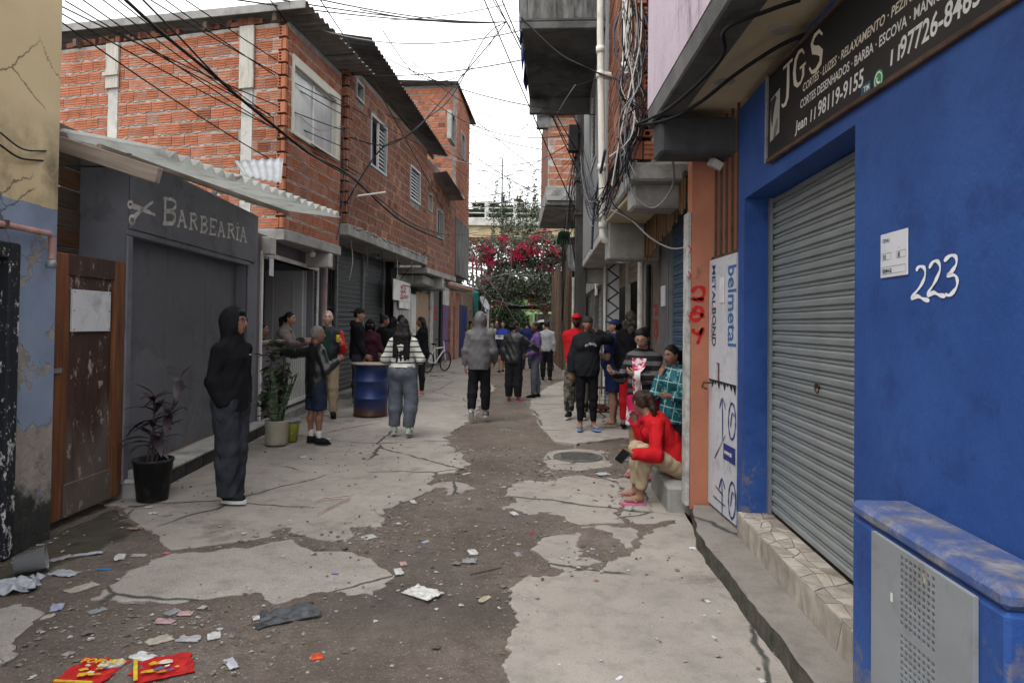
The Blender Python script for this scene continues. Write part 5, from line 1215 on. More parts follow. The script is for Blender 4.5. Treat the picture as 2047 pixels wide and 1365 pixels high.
# hanging timber slats fringe
fr0 = Build('slat_fringe', 'fringe of thin brown timber slats hanging over the blue roll shutter', 'fringe', FX)
me = MB().cbox(-.022, .022, -.008, .008, -1, 0, .004).mesh('slat', MAT_WOOD_BR)
us, ue = FX.px(1288, 470, -.22)[0], FX.px(1371, 420, -.22)[0]
for k in range(30):
    f = k/29; u = lerp(us, FX.len-.1, f); L = lerp(.55, .30, f)*rng.uniform(.82, 1.08); link('slat', me, fr0.t, TR(u, -.22+rng.uniform(-.01,.01), 2.93) @ Matrix.Diagonal((1, 1, L, 1)) @ Matrix.Rotation(rng.uniform(-.02,.02), 4, 'Y'))
fr0.box('rail', us-.05, FX.len-.05, -.235, -.19, 2.932, 2.975, MAT_WOOD_OLD)
# PVC drain
pc = thing('drain_pipe', 'cream plastic drain pipe with elbows running down past the beige shutter', 'pipe', Matrix.Translation((0, 0, 0)))
Yp = 8.6; pA = dpt(1199, 0, 8.35); pB = dpt(1205, 470, 8.35); pC = dpt(1280, 484, 9.2); pD = Vector((pC.x+.01, 9.2, .1))
pA.z += 1.2
part('pipe', MB().tube([pA, dpt(1200, 60, 8.35)], .042, 12), MAT_PVC, pc); part('pipe', MB().tube([dpt(1200, 60, 8.35), pB, pB+Vector((.02, .0, -.06)), pB+Vector((.08, .02, -.09)), pC+Vector((-.05,-.02,0))], .043, 12), MAT_PVC, pc); part('pipe', MB().tube([pC+Vector((-.05,-.02,0)), pC+Vector((.0,0,-.03)), pC+Vector((.01,0,-.1)), pD], .043, 12), MAT_PVC, pc)
for q in (dpt(1200, 100, 8.35), dpt(1200, 150, 8.35), dpt(1203, 335, 8.35), pB+Vector((0,0,.12))): part('coupling', MB().lathe([(.043, -.04), (.053, -.04), (.053, .04), (.043, .04)], 12, q), MAT_PVC, pc)
q = dpt(1200, 150, 8.35); part('branch', MB().tube([q, q+Vector((.16, .05, .0)), q+Vector((.22, .1, .03))], .045, 10), MAT_PVC, pc)
p2 = thing('drain_pipe', 'white plastic pipe running down the hollow brick ends over the brackets', 'pipe', Matrix.Translation((0,0,0)))
qa, qb = dpt(1252, 0, 6.6), dpt(1253, 150, 6.6); qa.z += .9; part('pipe', MB().tube([qa, qb], .045, 12), MAT_PVC, p2); part('coupling', MB().lathe([(.045, -.04), (.058, -.04), (.058, .04), (.045, .04)], 12, dpt(1253, 135, 6.6)), MAT_PVC, p2)

# beige half-open shutter shop with white tiled pillar
b = Build('beige_shutter_shop', 'shop with half raised beige roll shutter behind the cream drain pipe', 'shop front', FX)
k0, k1 = ux(1231), ux(1276); zsh = (zx(1235, 565)+zx(1270, 575))/2
sh = b.box('roll_shutter', k0, k1, .06, .07, zsh, 3.2, MAT_DARK); MAT_SHB = shutter_mat('beige_shutter', (.30,.245,.18)); um = ux(1253)
shutter(b, sh, k0, um-.03, .02, zsh, 3.2, .12, MAT_SHB); shutter(b, sh, um+.03, k1, .02, zsh, 3.2, .12, MAT_SHB)
b.box('centre_post', um-.03, um+.03, -.02, .06, 0.0, 3.2, MAT_CONC_L)
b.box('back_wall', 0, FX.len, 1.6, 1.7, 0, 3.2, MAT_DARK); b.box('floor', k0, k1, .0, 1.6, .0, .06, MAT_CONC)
b.box('pillar', k1+.002, ux(1290)-.003, .0, .25, 0, 3.2, MAT_CONC); b.box('inner_door', k0+.3, k0+1.0, .4, .45, .06, 2.2, MAT_DOORW); b.box('inner_sign', k0+1.1, k0+1.5, .3, .33, 1.9, 2.35, mat('brown_card', (.2,.13,.08), .8))
b.box('lintel', 0, FX.len-2.2, .0, .25, 3.21, 3.5, MAT_CONC_D)
FT_ = Fr((dpt(1213, 600, 13.2).x, 13.2), (dpt(1233, 600, 13.2).x+.05, 13.2))
tp = Build('white_tiled_pillar', 'white pillar faced with diagonal tiles beside the beige shutter', 'pillar', FT_)
tp.box('core', 0, FT_.len, .012, .4, 0, 3.3, mat('tile_joint', (.09,.09,.095), .9)); me_ = mat('white_tile', (.60,.62,.64), .35, .08, 4, .05)
wd = FT_.len; s = .30; 
def clip_poly(P, a, c, keep):
    out = []
    for i in range(len(P)):
        p, q = P[i], P[(i+1) % len(P)]; dp, dq = (p[a]-c)*keep, (q[a]-c)*keep
        if dp <= 0: out.append(p)
        if (dp < 0 < dq) or (dq < 0 < dp): f = dp/(dp-dq); out.append((p[0]+(q[0]-p[0])*f, p[1]+(q[1]-p[1])*f))
    return out
for i in range(-3, 18):
    for j in (0, 1):
        cx_, cz_ = (0 if j else wd), i*s*1.0+(.5*s if j else 0); h = s*.5-.006; P = [(cx_-h*1.35, cz_), (cx_, cz_-h), (cx_+h*1.35, cz_), (cx_, cz_+h)]
        P = clip_poly(clip_poly(P, 0, .004, -1), 0, wd-.004, 1); P = clip_poly(P, 1, .05, -1); P = clip_poly(P, 1, 3.25, 1)
        if len(P) > 2: tp.mb('tile', MB().prism(P, 0, .011), me_)
tp.mb('pipe', MB().tube([(-.04, -.03, 0), (-.04, -.03, 3.3)], .03, 8), MAT_PVC)

# darker fronts further up
b = Build('dark_shop_row', 'dim row of narrow louvred doors beyond the white tiled pillar', 'shop front', FX)
b.box('wall', 0, ux(1212), .1, .3, 0, 3.2, MAT_CONC_D)
for x0, x1 in ((1197, 1210), (1178, 1184)):
    a, c_ = ux(x0), ux(x1); sh = b.box('louvred_door', a, c_, .04, .06, .05, 2.5, MAT_DARK); shutter(b, sh, a, c_, -.0, .05, 2.5, .14, shutter_mat('pale_louvre', (.25,.25,.25)))
for x0, x1 in ((1186, 1195), (1211, 1214)): b.box('post', ux(x0), ux(x1), -.1, .1, 0, 3.1, MAT_CONC_D, None, .02)
b.box('arch', ux(1172), ux(1212), -.15, .1, 2.55, 3.15, MAT_CONC, None, .02)
mp = FX.px(1192, 575, -.13); b.box('meter_box', mp[0]-.1, mp[0]+.12, -.16, -.105, mp[1]-.2, mp[1]+.2, MAT_WHITE, None, .01)

# ================================================================== upper storeys on this side
XU = lambda Y: 1.08+.045*(Y-6.0)
FU = Fr((XU(8.75), 8.75), (XU(6.05), 6.05))
b = Build('brick_storey', 'raw hollow brick upper storey tangled with cables next to the lilac wall', 'upper storey', FU)
ZU = 3.08; sw = b.box('street_wall', 0, FU.len-.142, .0105, .15, ZU, 8.0, MAT_MORTAR_D)
lay(b, FU, sw, 0, FU.len, ZU+.02, 7.6, [(FU.len-.14, FU.len, ZU+.02+.2*k-.01, ZU+.02+.2*k+.18) for k in range(0, 30, 2)], MAT_BRICK_OLD, .2, seed=21); hollow_col(b, FU, sw, FU.len-.14, ZU+.02, 7.6, MAT_BRICK_OLD, .2, 0)
FUN = Fr((XU(6.05), 6.05), (XU(6.05)+1.4, 6.05)); toL = FU.M.inverted() @ FUN.M; nw = part('near_wall', MB().box(.142, FUN.len, .0105, .14, ZU, 8.0), MAT_MORTAR, b.t, toL)
lay(b, FUN, nw, 0, .7, ZU+.02, 7.0, [(0, .14, ZU+.02+.2*k-.01, ZU+.02+.2*k+.18) for k in range(1, 30, 2)], MAT_BRICK, .2, seed=22); hollow_col(b, FUN, nw, 0, ZU+.02, 7.0, MAT_BRICK, .2, 1); finish_bricks(b, 280)
b.box('floor_slab', -.5, FU.len, -.04, 2.0, ZU-.17, ZU-.002, MAT_CONC, None, .02)
facing_beam(1.10, 1.58, 6.24, 2.70, 3.02, .35, MAT_CONC, 'grey plastered concrete bracket above the hanging timber slats') 
facing_beam(1.16, 1.80, 8.3, 2.42, 2.905, .3, MAT_CONC, 'long grey concrete bracket above the pipe elbow')
sfp = solo('soffit_board', MB().cbox(1.12, 1.62, 6.6, 8.28, 2.86, 2.90, .01), MAT_SOFFIT, 'cream soffit board between the two grey brackets', 'soffit')
FV = Fr((XU(14.5), 14.5), (XU(8.78)-.02, 8.78))
b = Build('pale_storey', 'pale grey plastered upper storey with louvred window above the dim doors', 'upper storey', FV)
MAT_PALEW = mat('pale_grey_render', (.26,.265,.27), .85, .15, 1.5, .2, 30, dirt=.3, dcol=(.15,.15,.15)); zv = 2.95
wv = (FV.px(1181, 300)[0], FV.px(1189, 300)[0], 4.2, 5.6); wv = (min(wv[0], wv[1]), max(wv[0], wv[1])+.4, wv[2], wv[3])
b.wall('street_wall', 0, FV.len, 0, .15, zv, 8.5, [wv], MAT_PALEW); casement(b, wv, False, True, MAT_LOUV)
b.box('floor_slab', 0, FV.len, .0, 2.0, zv-.15, zv-.002, MAT_CONC_L, None, .015); b.box('downstand', 0, .25, .0, .9, zv-.45, zv-.152, MAT_CONC_L, None, .015)
# balcony
z5 = 5.68
bal = Build('balcony', 'big dark concrete balcony jutting over the lane seen from below', 'balcony', Fr((.27, 12.3), (.06, 9.1)))
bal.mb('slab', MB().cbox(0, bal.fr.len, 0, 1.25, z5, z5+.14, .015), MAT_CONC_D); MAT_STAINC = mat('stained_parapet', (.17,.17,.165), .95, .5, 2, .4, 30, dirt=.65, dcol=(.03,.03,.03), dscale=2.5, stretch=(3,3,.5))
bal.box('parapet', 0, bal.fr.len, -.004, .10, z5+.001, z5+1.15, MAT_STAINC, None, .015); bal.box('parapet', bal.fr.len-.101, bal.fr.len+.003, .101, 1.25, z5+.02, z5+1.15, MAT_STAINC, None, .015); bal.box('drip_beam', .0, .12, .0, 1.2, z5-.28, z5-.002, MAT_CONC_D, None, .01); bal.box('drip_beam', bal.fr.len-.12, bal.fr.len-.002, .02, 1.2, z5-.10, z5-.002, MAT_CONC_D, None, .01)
tp_ = MB(); pts = []
for i in range(12):
    for j in range(5):
        u = lerp(.8, bal.fr.len-.3, i/11); pts.append((u, -.02-.03*math.sin(i*1.9+j), z5+.9-j*.22*(1+.25*math.sin(i*1.3))))
tp_.add(pts, [(i*5+j, (i+1)*5+j, (i+1)*5+j+1, i*5+j+1) for i in range(11) for j in range(4)], 0, True)
o = link('tarpaulin', tp_.mesh('tarpaulin', mat('blue_tarp', (.02,.035,.13), .6, .3, 4, 0)), None, bal.fr.M, 'blue tarpaulin hanging over the edge of the dark concrete balcony', 'tarpaulin'); m = o.modifiers.new('s', 'SOLIDIFY'); m.thickness = .01

# far brick storey overhanging the lane
FW = Fr((dpt(1096, 300, 20).x, 20.0), (2.6, 20.0))
b = Build('brick_storey', 'orange brick storey overhanging the lane next to the tall dark pole', 'upper storey', FW)
z0, z1 = dpt(1100, 372, 20).z, dpt(1100, 222, 20).z; fw = b.box('near_wall', 0, FW.len, .0105, .14, z0, z1+.6, MAT_MORTAR); b.box('side_wall', .0, .14, .141, 5, z0, z1+.6, MAT_BRICK_OLD)
hs_ = [(.03, .17, z0+.3*k+.05, z0+.3*k+.23) for k in range(12)]
lay(b, FW, fw, 0, 1.25, z0+.02, z1+.55, hs_, MAT_BRICK, .2, seed=31); hollow_col(b, FW, fw, .03, z0+.02, z1+.5, MAT_BRICK, .2, 0); finish_bricks(b, 290)
b.box('floor_slab', -.06, FW.len, -.02, 5, z0-.55, z0-.002, MAT_CONC, None, .02); 
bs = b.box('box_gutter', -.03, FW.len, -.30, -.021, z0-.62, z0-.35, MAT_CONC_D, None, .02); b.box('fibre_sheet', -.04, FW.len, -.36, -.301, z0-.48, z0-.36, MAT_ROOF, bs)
b.box('window_box', 1.28, 1.6, -.16, .01, z0+.1, z0+.9, MAT_BLACK)
rf = link('roof', None, b.t); sheets(b, rf, dpt(1074, 232, 19.8), dpt(1076, 240, 25), dpt(1240, 218, 19.8), dpt(1240, 225, 25), 2, .18, .026, MAT_ROOFD, nt=2)
b.box('fascia', -.35, .0, -.15, .05, z1-.55, z1+.15, MAT_CONC_D)
# concrete pole
pb = gpt(1167, 770, 0); pb = Vector((XF(14.2)-.42, 14.2, 0))
def pole_x(py): return dpt(1161, py, 14.2)
po = thing('utility_pole', 'dark square concrete utility pole carrying bundles of cables', 'utility pole', TR(pole_x(640).x, 14.2, 0))
lx = pole_x(240).x-pole_x(640).x
mb = MB(); mb.add([(-.13,-.11,0),(.11,-.11,0),(.11,.11,0),(-.13,.11,0),(lx-.09,-.08,7.2),(lx+.09,-.08,7.2),(lx+.09,.08,7.2),(lx-.09,.08,7.2)], [(0,1,5,4),(1,2,6,5),(2,3,7,6),(3,0,4,7),(4,5,6,7)]); part('shaft', mb, mat('pole_concrete', (.062,.060,.058), .95, .35, 2, .5, 30, dirt=.4, dcol=(.025,.025,.025), stretch=(3,3,.5)), po)
for z in (4.6, 5.1, 3.9): part('band', MB().box(-.13+lx*z/7.2, .13+lx*z/7.2, -.12, .12, z, z+.05), MAT_RUST, po)
part('junction_box', MB().cbox(-.30, -.11, -.2, .02, 5.2, 5.75, .01), MAT_BLACK, po); part('conduit', MB().tube([(-.17, -.1, .1), (-.17, -.1, 2.6)], .03, 8), MAT_CONC_L, po)
# ================================================================== the far end: footbridge, bougainvillea, trees, shacks
def leaf_mat(name, cols, trans=.35):
    t = NT(name); g_ = t.n('NewGeometry'); c = t.ramp(g_.outputs['Random Per Island'], [(i/(len(cols)-1), c_) for i, c_ in enumerate(cols)])
    t.fin(c, .6, None, 0, .3); tr = t.n('BsdfTranslucent'); t.l(c, tr.inputs[0]); ms = t.n('MixShader'); ms.inputs[0].default_value = trans
    t.l(t.b.outputs[0], ms.inputs[1]); t.l(tr.outputs[0], ms.inputs[2]); t.l(ms.outputs[0], t.t.nodes['Material Output'].inputs[0]); return t.m
npr = np.random.default_rng(5)
def leaf_cloud(C, size, asp=.55, jit=.35, R_=npr):
    """C: n x 3 centres -> one quad leaf each"""
    n = len(C); a = R_.normal(size=(n, 3)); a /= np.linalg.norm(a, axis=1)[:, None]; q = R_.normal(size=(n, 3)); b_ = np.cross(a, q); b_ /= np.linalg.norm(b_, axis=1)[:, None]
    s = size*(1+jit*R_.normal(size=n)).clip(.4, 2)[:, None]; c_ = np.cross(a, b_)*.22
    V = np.stack([C-a*s*.5, C+b_*s*.5*asp+c_*s, C+a*s*.5, C-b_*s*.5*asp+c_*s], 1).reshape(-1, 3); F = np.arange(4*n).reshape(n, 4); return V, F
def blob_pts(blobs, n, R_=npr, shell=.55):
    out = []; w = np.array([b_[3]*b_[4]*b_[5] for b_ in blobs]); w = w/w.sum()
    for b_, k in zip(blobs, (w*n).astype(int)):
        d = R_.normal(size=(k, 3)); d /= np.linalg.norm(d, axis=1)[:, None]; r = (shell+(1-shell)*R_.random(k))[:, None]**.8
        out.append(np.array(b_[:3])+d*r*np.array(b_[3:6]))
    return np.concatenate(out)
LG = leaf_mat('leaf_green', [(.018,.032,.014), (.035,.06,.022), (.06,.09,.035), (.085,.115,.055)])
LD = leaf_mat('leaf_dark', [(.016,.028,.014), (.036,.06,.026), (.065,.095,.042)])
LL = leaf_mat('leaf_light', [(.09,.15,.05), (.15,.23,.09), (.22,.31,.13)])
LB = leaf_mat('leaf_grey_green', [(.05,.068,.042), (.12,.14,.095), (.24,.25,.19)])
FLW = leaf_mat('bract_magenta', [(.17,.014,.030), (.34,.018,.050), (.42,.030,.095), (.30,.014,.02)], .3)
BARK = mat('bark', (.085,.07,.058), .95, .35, 6, .6, 30, stretch=(3,3,.6))
# bridge
YB = 45.0
b = Build('footbridge', 'beige concrete road bridge with grey railing crossing above the end of the lane', 'bridge', Fr((-16, YB), (16, YB)))
zb0, zb1, zb2 = dpt(1040, 475, YB).z, dpt(1040, 453, YB).z, dpt(1040, 437, YB).z
b.box('deck_beam', 0, 32, 0, 3, zb0, zb1, mat('yellowed_concrete', (.42,.34,.21), .9, .15, .6, .2, 20, dirt=.4, dcol=(.2,.17,.12), dscale=.8)); b.box('parapet', 0, 32, -.25, 3.2, zb1+.003, zb2, MAT_CONC_L, None, .03)
for x in (2.5, 29.5): b.box('pier', x, x+1.2, .4, 2.6, 0, zb0-.003, MAT_CONC, None, .05)
for k in range(17): b.box('railing_post', .8+k*1.9, 1.05+k*1.9, .0, .2, zb2+.002, zb2+1.15, MAT_CONC_L, None, .02)
for z in (.35, .7, 1.05): b.mb('rail', MB().tube([(0, .1, zb2+z), (32, .1, zb2+z)], .04, 6), MAT_CONC_L)
q = dpt(1003, 440, 47); lp = thing('street_lamp', 'thin tall lamp pole standing behind the bridge railing', 'street lamp', TR(q.x, 47, 0)); zz = dpt(1003, 318, 47).z
part('pole', MB().tube([(0,0,0), (0,0,zz)], .06, 8), MAT_STEEL, lp); part('arm', MB().tube([(0,0,zz), (-.1,0,zz+.1), (-.3,0,zz+.12)], .04, 6), MAT_STEEL, lp)
# bougainvillea
def X_(px, Y, py=500): return dpt(px, py, Y).x
def Z_(py, Y, px=1040): return dpt(px, py, Y).z
Yb = 33.
bl = [(X_(1010,Yb), Yb, Z_(505,Yb), 1.15, 1.0, .85), (X_(965,Yb), Yb-.3, Z_(505,Yb), .75, .8, .6), (X_(1075,Yb), Yb, Z_(500,Yb), 1.2, 1.1, .9), (X_(1115,Yb), Yb+.2, Z_(520,Yb), .8, .9, .9),
      (X_(1040,Yb), Yb, Z_(560,Yb), 1.7, 1.1, .9), (X_(1000,Yb), Yb+.2, Z_(575,Yb), 1.0, 1., .8), (X_(1095,Yb), Yb+.3, Z_(585,Yb), 1.1, 1., .9), (X_(1040,Yb), Yb+.6, Z_(455,Yb), 1.3, .7, .65), (X_(1060,Yb), Yb+.6, Z_(415,Yb), 1.0, .5, .5), (X_(1000,Yb), Yb+.6, Z_(430,Yb), .6, .4, .4)]
bl = [(X_(1040,Yb)+(q[0]-X_(1040,Yb))*1.12, q[1], q[2], q[3]*1.12, q[4], q[5]*1.05) for q in bl]
dens = np.concatenate([blob_pts(bl[:7], 19000), blob_pts(bl[7:], 1500, shell=.2)])
bo = thing('bougainvillea', 'big bougainvillea arching over the lane covered in magenta flowers', 'bougainvillea', TR(X_(1100,Yb), Yb, 0))
off = np.array([X_(1100,Yb), Yb, 0]); V, F = leaf_cloud(dens-off, .125); part('foliage', np_mesh('foliage', V, F, [LB], False), bo, None, None, 'stuff')
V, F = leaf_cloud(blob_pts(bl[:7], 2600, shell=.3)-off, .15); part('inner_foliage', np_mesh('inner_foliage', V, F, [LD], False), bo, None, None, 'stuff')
fp = []
for k in range(130):
    c_ = blob_pts([bl[npr.integers(0, 4)] if k < 70 else bl[npr.integers(0, 7)]], 1, shell=.95)
    if len(c_) and c_[0][1] < Yb+.4: fp.append(c_[0]-np.array([0,0,.25*npr.random()])+npr.normal(size=(15, 3))*np.array([.14,.1,.12]))
for (px, py, n_) in ((1040,505,8), (1030,520,6), (1065,505,6), (985,530,4), (980,500,4), (1010,480,4), (1070,480,4), (1100,500,3)):
    for _ in range(n_): fp.append(np.array([X_(px,Yb)+npr.normal()*.18, Yb-1.0, Z_(py,Yb)+npr.normal()*.15])+npr.normal(size=(20, 3))*np.array([.12,.08,.1]))
V, F = leaf_cloud(np.concatenate(fp)-off, .10, .8); part('flowers', np_mesh('flowers', V, F, [FLW], False), bo, None, None, 'stuff')
tk = MB(); r_ = random.Random(3)
for i in range(7): tk.tube([(r_.uniform(-.2,.2), r_.uniform(-.2,.2), 0), (r_.uniform(-.4,.2), .1, 1.6), (r_.uniform(-1.4,.3), .2, 3.2), (r_.uniform(-2.6,.4), .2, 4.6)], [.07,.06,.045,.02], 6)
part('trunk', tk, BARK, bo, None, None, 'stuff')
spr = []; st = MB()
for (px, py0, py1, w) in ((985,440,365,8), (1003,440,385,4), (1022,430,350,-6), (1035,440,380,6), (1050,430,372,4), (1070,430,348,-3), (1090,430,390,10), (1012,430,395,-10), (1062,430,385,8)):
    p = [np.array(dpt(px+w*t_*t_+2*math.sin(t_*9), lerp(py0+30, py1, t_), Yb+.6)) for t_ in np.linspace(0, 1, 14)]
    st.tube([Vector(q)-Vector(off) for q in p], [.02-.001*i for i in range(14)], 5)
    for q in p: spr.append(q+npr.normal(size=(13, 3))*np.array([.07,.06,.09]))
part('shoots', st, BARK, bo, None, None, 'stuff'); V, F = leaf_cloud(np.concatenate(spr)-off, .10); part('shoot_leaves', np_mesh('shoot_leaves', V, F, [LD], False), bo, None, None, 'stuff')
# bare tangled twigs under it
tw = thing('dead_creeper', 'tangle of bare grey creeper stems drooping below the magenta bougainvillea', 'creeper', TR(X_(960,30), 30, 0)); o_ = Vector((X_(960,30), 30, 0))
for pts in (((925,468),(960,540),(1000,590),(1035,650)), ((940,555),(985,600),(1040,612),(1090,608),(1120,590)), ((950,545),(970,590),(955,650)), ((1020,470),(1022,540),(1010,590)), ((930,500),(955,520),(975,560),(1000,580)), ((1005,600),(985,660),(992,700)), ((945,540),(950,600),(935,640)), ((1110,560),(1122,600),(1118,660)), ((960,560),(1010,548),(1070,552))):
    part('stem', MB().tube([Vector(dpt(x, y, 29.5+.5*i+r_.uniform(-.3,.3)))-o_ for i, (x, y) in enumerate(pts)], [.022,.02,.016,.014,.010][:len(pts)], 5), mat('grey_stem', (.15,.14,.125), .95, .3, 6, .3) if 'grey_stem' not in bpy.data.materials else bpy.data.materials['grey_stem'], tw)
# trees and shrubs beyond
def bush(name, label, cat, px, py0, py1, Y, rx, n, m, size, trunk=True, seed=0, k=9, ry=None):
    R_ = np.random.default_rng(seed); x = X_(px, Y); z0, z1 = max(.1, Z_(py1, Y, px)), Z_(py0, Y, px); rr = random.Random(seed)
    bs = [(x+rr.uniform(-1,1)*rx*.75, Y+rr.uniform(-1,1)*(ry or rx)*.5, rr.uniform(z0+(z1-z0)*.15, z1-(z1-z0)*.15), rx*rr.uniform(.3,.55), (ry or rx)*rr.uniform(.3,.5), (z1-z0)*rr.uniform(.14,.26)) for _ in range(k)]
    t_ = thing(name, label, cat, TR(x, Y, 0)); o_ = np.array([x, Y, 0]); V, F = leaf_cloud(blob_pts(bs, n, R_, .35)-o_, size, .5, .4, R_); part('crown', np_mesh('crown', V, F, [m], False), t_)
    if trunk:
        tm = MB(); tm.tube([(0,0,-.1), (.1,0,z0+.3*(z1-z0)), (.05,.1,z0+.7*(z1-z0))], [.14,.10,.04], 8)
        for b_ in bs[:5]: tm.tube([(.05, 0, z0+.25*(z1-z0)), ((b_[0]-x)*.5, (b_[1]-Y)*.5, lerp(z0, b_[2], .7)), (b_[0]-x, b_[1]-Y, b_[2])], [.06,.04,.02], 5)
        part('trunk', tm, BARK, t_)
    return t_
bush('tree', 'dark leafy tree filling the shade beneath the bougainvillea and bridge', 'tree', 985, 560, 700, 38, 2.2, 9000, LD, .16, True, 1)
bush('tree', 'light green tree behind the crowd at the end of the lane', 'tree', 1050, 600, 690, 41, 3.2, 9000, LL, .16, True, 2)
bush('tree', 'bright green broad tree behind the tin shack roof', 'tree', 1105, 590, 680, 43, 2.6, 8000, LL, .17, True, 3)
bush('tree', 'dark green tree crown rising behind the bridge railing', 'tree', 978, 408, 445, 52, 2.6, 4500, LD, .20, True, 4)
bush('tree', 'green tree tops showing over the bridge behind the shoots', 'tree', 1060, 415, 450, 54, 3.4, 5000, LG, .22, True, 5)
V, F = leaf_cloud(np.concatenate([blob_pts([(x, 62+npr.normal()*2, 2+npr.random()*2.5, 3.2, 2.5, 2.8) for x in np.arange(-22, 24, 2.1)], 30000)]), .34)
link('far_woods', np_mesh('far_woods', V, F, [LD], False), None, None, None, None, None, 'stuff')
# banana like fronds
fr_ = thing('palm', 'drooping pale green palm fronds behind the crowd under the bridge', 'palm', TR(X_(1075,39), 39, 0))
for i in range(11):
    a = i*.57; P = [Vector((math.cos(a)*d*.9, math.sin(a)*d*.5, 2.0+.75*d-.42*d*d)) for d in np.linspace(0, 2.3, 9)]; mb = MB()
    for j in range(8):
        sd = Vector((-math.sin(a), math.cos(a), -.5))*(.30*math.sin(PI*(j+.6)/9)); mb.add([P[j], P[j+1], P[j+1]+sd, P[j]+sd], [(0,1,2,3)]); mb.add([P[j], P[j+1], P[j+1]-Vector((sd.x,sd.y,-sd.z)), P[j]-Vector((sd.x,sd.y,-sd.z))], [(3,2,1,0)])
    part('frond', mb, LL, fr_)
part('trunk', MB().tube([(0,0,0), (.05,0,2.05)], [.12,.09], 8), BARK, fr_)
# shacks on both sides
sh = Build('timber_shack', 'dark shack of upright weathered boards beside the utility pole', 'shack', Fr((X_(1128,24), 24.0), (2.9, 24.0)))
bm = [MB().cbox(0, w, 0, .03, 0, 4.4, .006).mesh('board', m) for w, m in ((.16, MAT_WOOD_OLD), (.12, MAT_WOOD_BR), (.2, MAT_WOOD_OLD))]
u = 0
while u < 1.1: k = rng.randrange(3); link('board', bm[k], sh.t, TR(u, rng.uniform(-.05,.05), rng.uniform(-.3,.0)) @ Matrix.Diagonal((1,1,rng.uniform(.85,1.08),1)) @ Matrix.Rotation(rng.uniform(-.02,.02), 4, 'Y')); u += (.16,.12,.2)[k]+rng.uniform(.0,.05)
sh.box('inner_wall', -.0, 3, .15, .2, 0, 4.2, MAT_DARK); [link('board', bm[i % 3], sh.t, TR(.03+rng.uniform(-.04,.04), .25+i*.24, rng.uniform(-.9,-.3)) @ RZ(PI/2)) for i in range(28)]
rf = link('roof', None, sh.t); sheets(sh, rf, Vector((X_(1118,23.6), 23.6, Z_(478,23.6))), Vector((X_(1128,31), 31, Z_(478,23.6))), Vector((4, 23.6, 5.0)), Vector((4, 31, 5.0)), 3, .15, .02, MAT_ROOFD, nt=2)
q = dpt(1128, 470, 23.4); tm = MB(); pts = [(q.x-.22+.11*i, 23.2+.3*j, q.z+.14-.10*j-.04*abs(i-2)+.03*math.sin(i*2+j)) for j in range(4) for i in range(5)]; tm.add(pts, [(j*5+i, j*5+i+1, (j+1)*5+i+1, (j+1)*5+i) for j in range(3) for i in range(4)], 0, True)
o = solo('tarpaulin', tm, mat('green_tarp', (.03,.12,.085), .7, .3, 5, 0), 'green tarpaulin scrap on the roof edge of the timber shack', 'tarpaulin'); m = o.modifiers.new('s', 'SOLIDIFY'); m.thickness = .01
q = dpt(1135, 490, 23.3); rm = MB(); pts = [(q.x-.12+.06*i+.03*j, 23.2+.04*math.sin(i*2.3+j), q.z-.18*j) for j in range(6) for i in range(5)]; rm.add(pts, [(j*5+i, j*5+i+1, (j+1)*5+i+1, (j+1)*5+i) for j in range(5) for i in range(4)], 0, True)
o = solo('rag', rm, mat('grey_rag', (.2,.2,.19), .9, .3, 5, 0), 'grey rag hanging on the front of the timber shack', 'cloth'); m = o.modifiers.new('s', 'SOLIDIFY'); m.thickness = .012
s2 = Build('tin_shack', 'low shack with sagging tin roof on thin posts behind the crowd', 'shack', Fr((X_(1072,36), 36), (X_(1136,36), 36)))
for u in (.05, .8, 1.6): s2.box('post', u, u+.08, 0, .08, 0, 2.2, MAT_WOOD_OLD)
s2.box('back_wall', 0, 1.7, 1.5, 1.55, 0, 2.2, MAT_DARK); s2.box('side_board', 1.2, 1.7, .9, .95, .0, 2.3, mat('blue_grey_board', (.05,.06,.07), .8))
rf = link('roof', None, s2.t); sheets(s2, rf, dpt(1068, 645, 35.5), dpt(1080, 640, 38), dpt(1138, 640, 35.5), dpt(1138, 630, 38), 2, .15, .02, MAT_ROOF, nt=3)
s3 = Build('dark_shack', 'dark lean-to shack with tin roof behind the satellite dish', 'shack', Fr((-6.0, 35.5), (X_(1000,35.5)-.6, 35.5)))
s3.box('wall', 0, s3.fr.len-.6, .0, .2, 0, 3.3, MAT_WOOD_OLD); s3.box('upper_wall', 0, s3.fr.len-1.4, .25, .4, 3.3, 5.4, MAT_DARK)
rf = link('roof', None, s3.t); sheets(s3, rf, Vector((-6, 35, 5.3)), Vector((-6, 38, 5.3)), dpt(978, 545, 35), dpt(978, 540, 38), 2, .18, .026, MAT_ROOFD, nt=2)
for px in (944, 952, 962, 975): q = dpt(px, 520, 34); part('pole', MB().tube([s3.fr.M.inverted() @ Vector((q.x+.2, 34, 0)), s3.fr.M.inverted() @ Vector((q.x, 34, q.z))], .05, 6), MAT_WOOD_OLD, s3.t)
s4 = Build('end_wall', 'dark low wall closing the lane behind the crowd', 'wall', Fr((-8, 44), (9, 44))); s4.box('wall_face', 0, 17, 0, .2, 0, 1.9, MAT_DARK)
bmn = solo('cross_beam', MB().cbox(X_(1015,34), X_(1132,34), 33.9, 34.1, Z_(618,34), Z_(611,34), .02), MAT_BLACK, 'dark horizontal beam crossing the lane below the bougainvillea', 'beam')
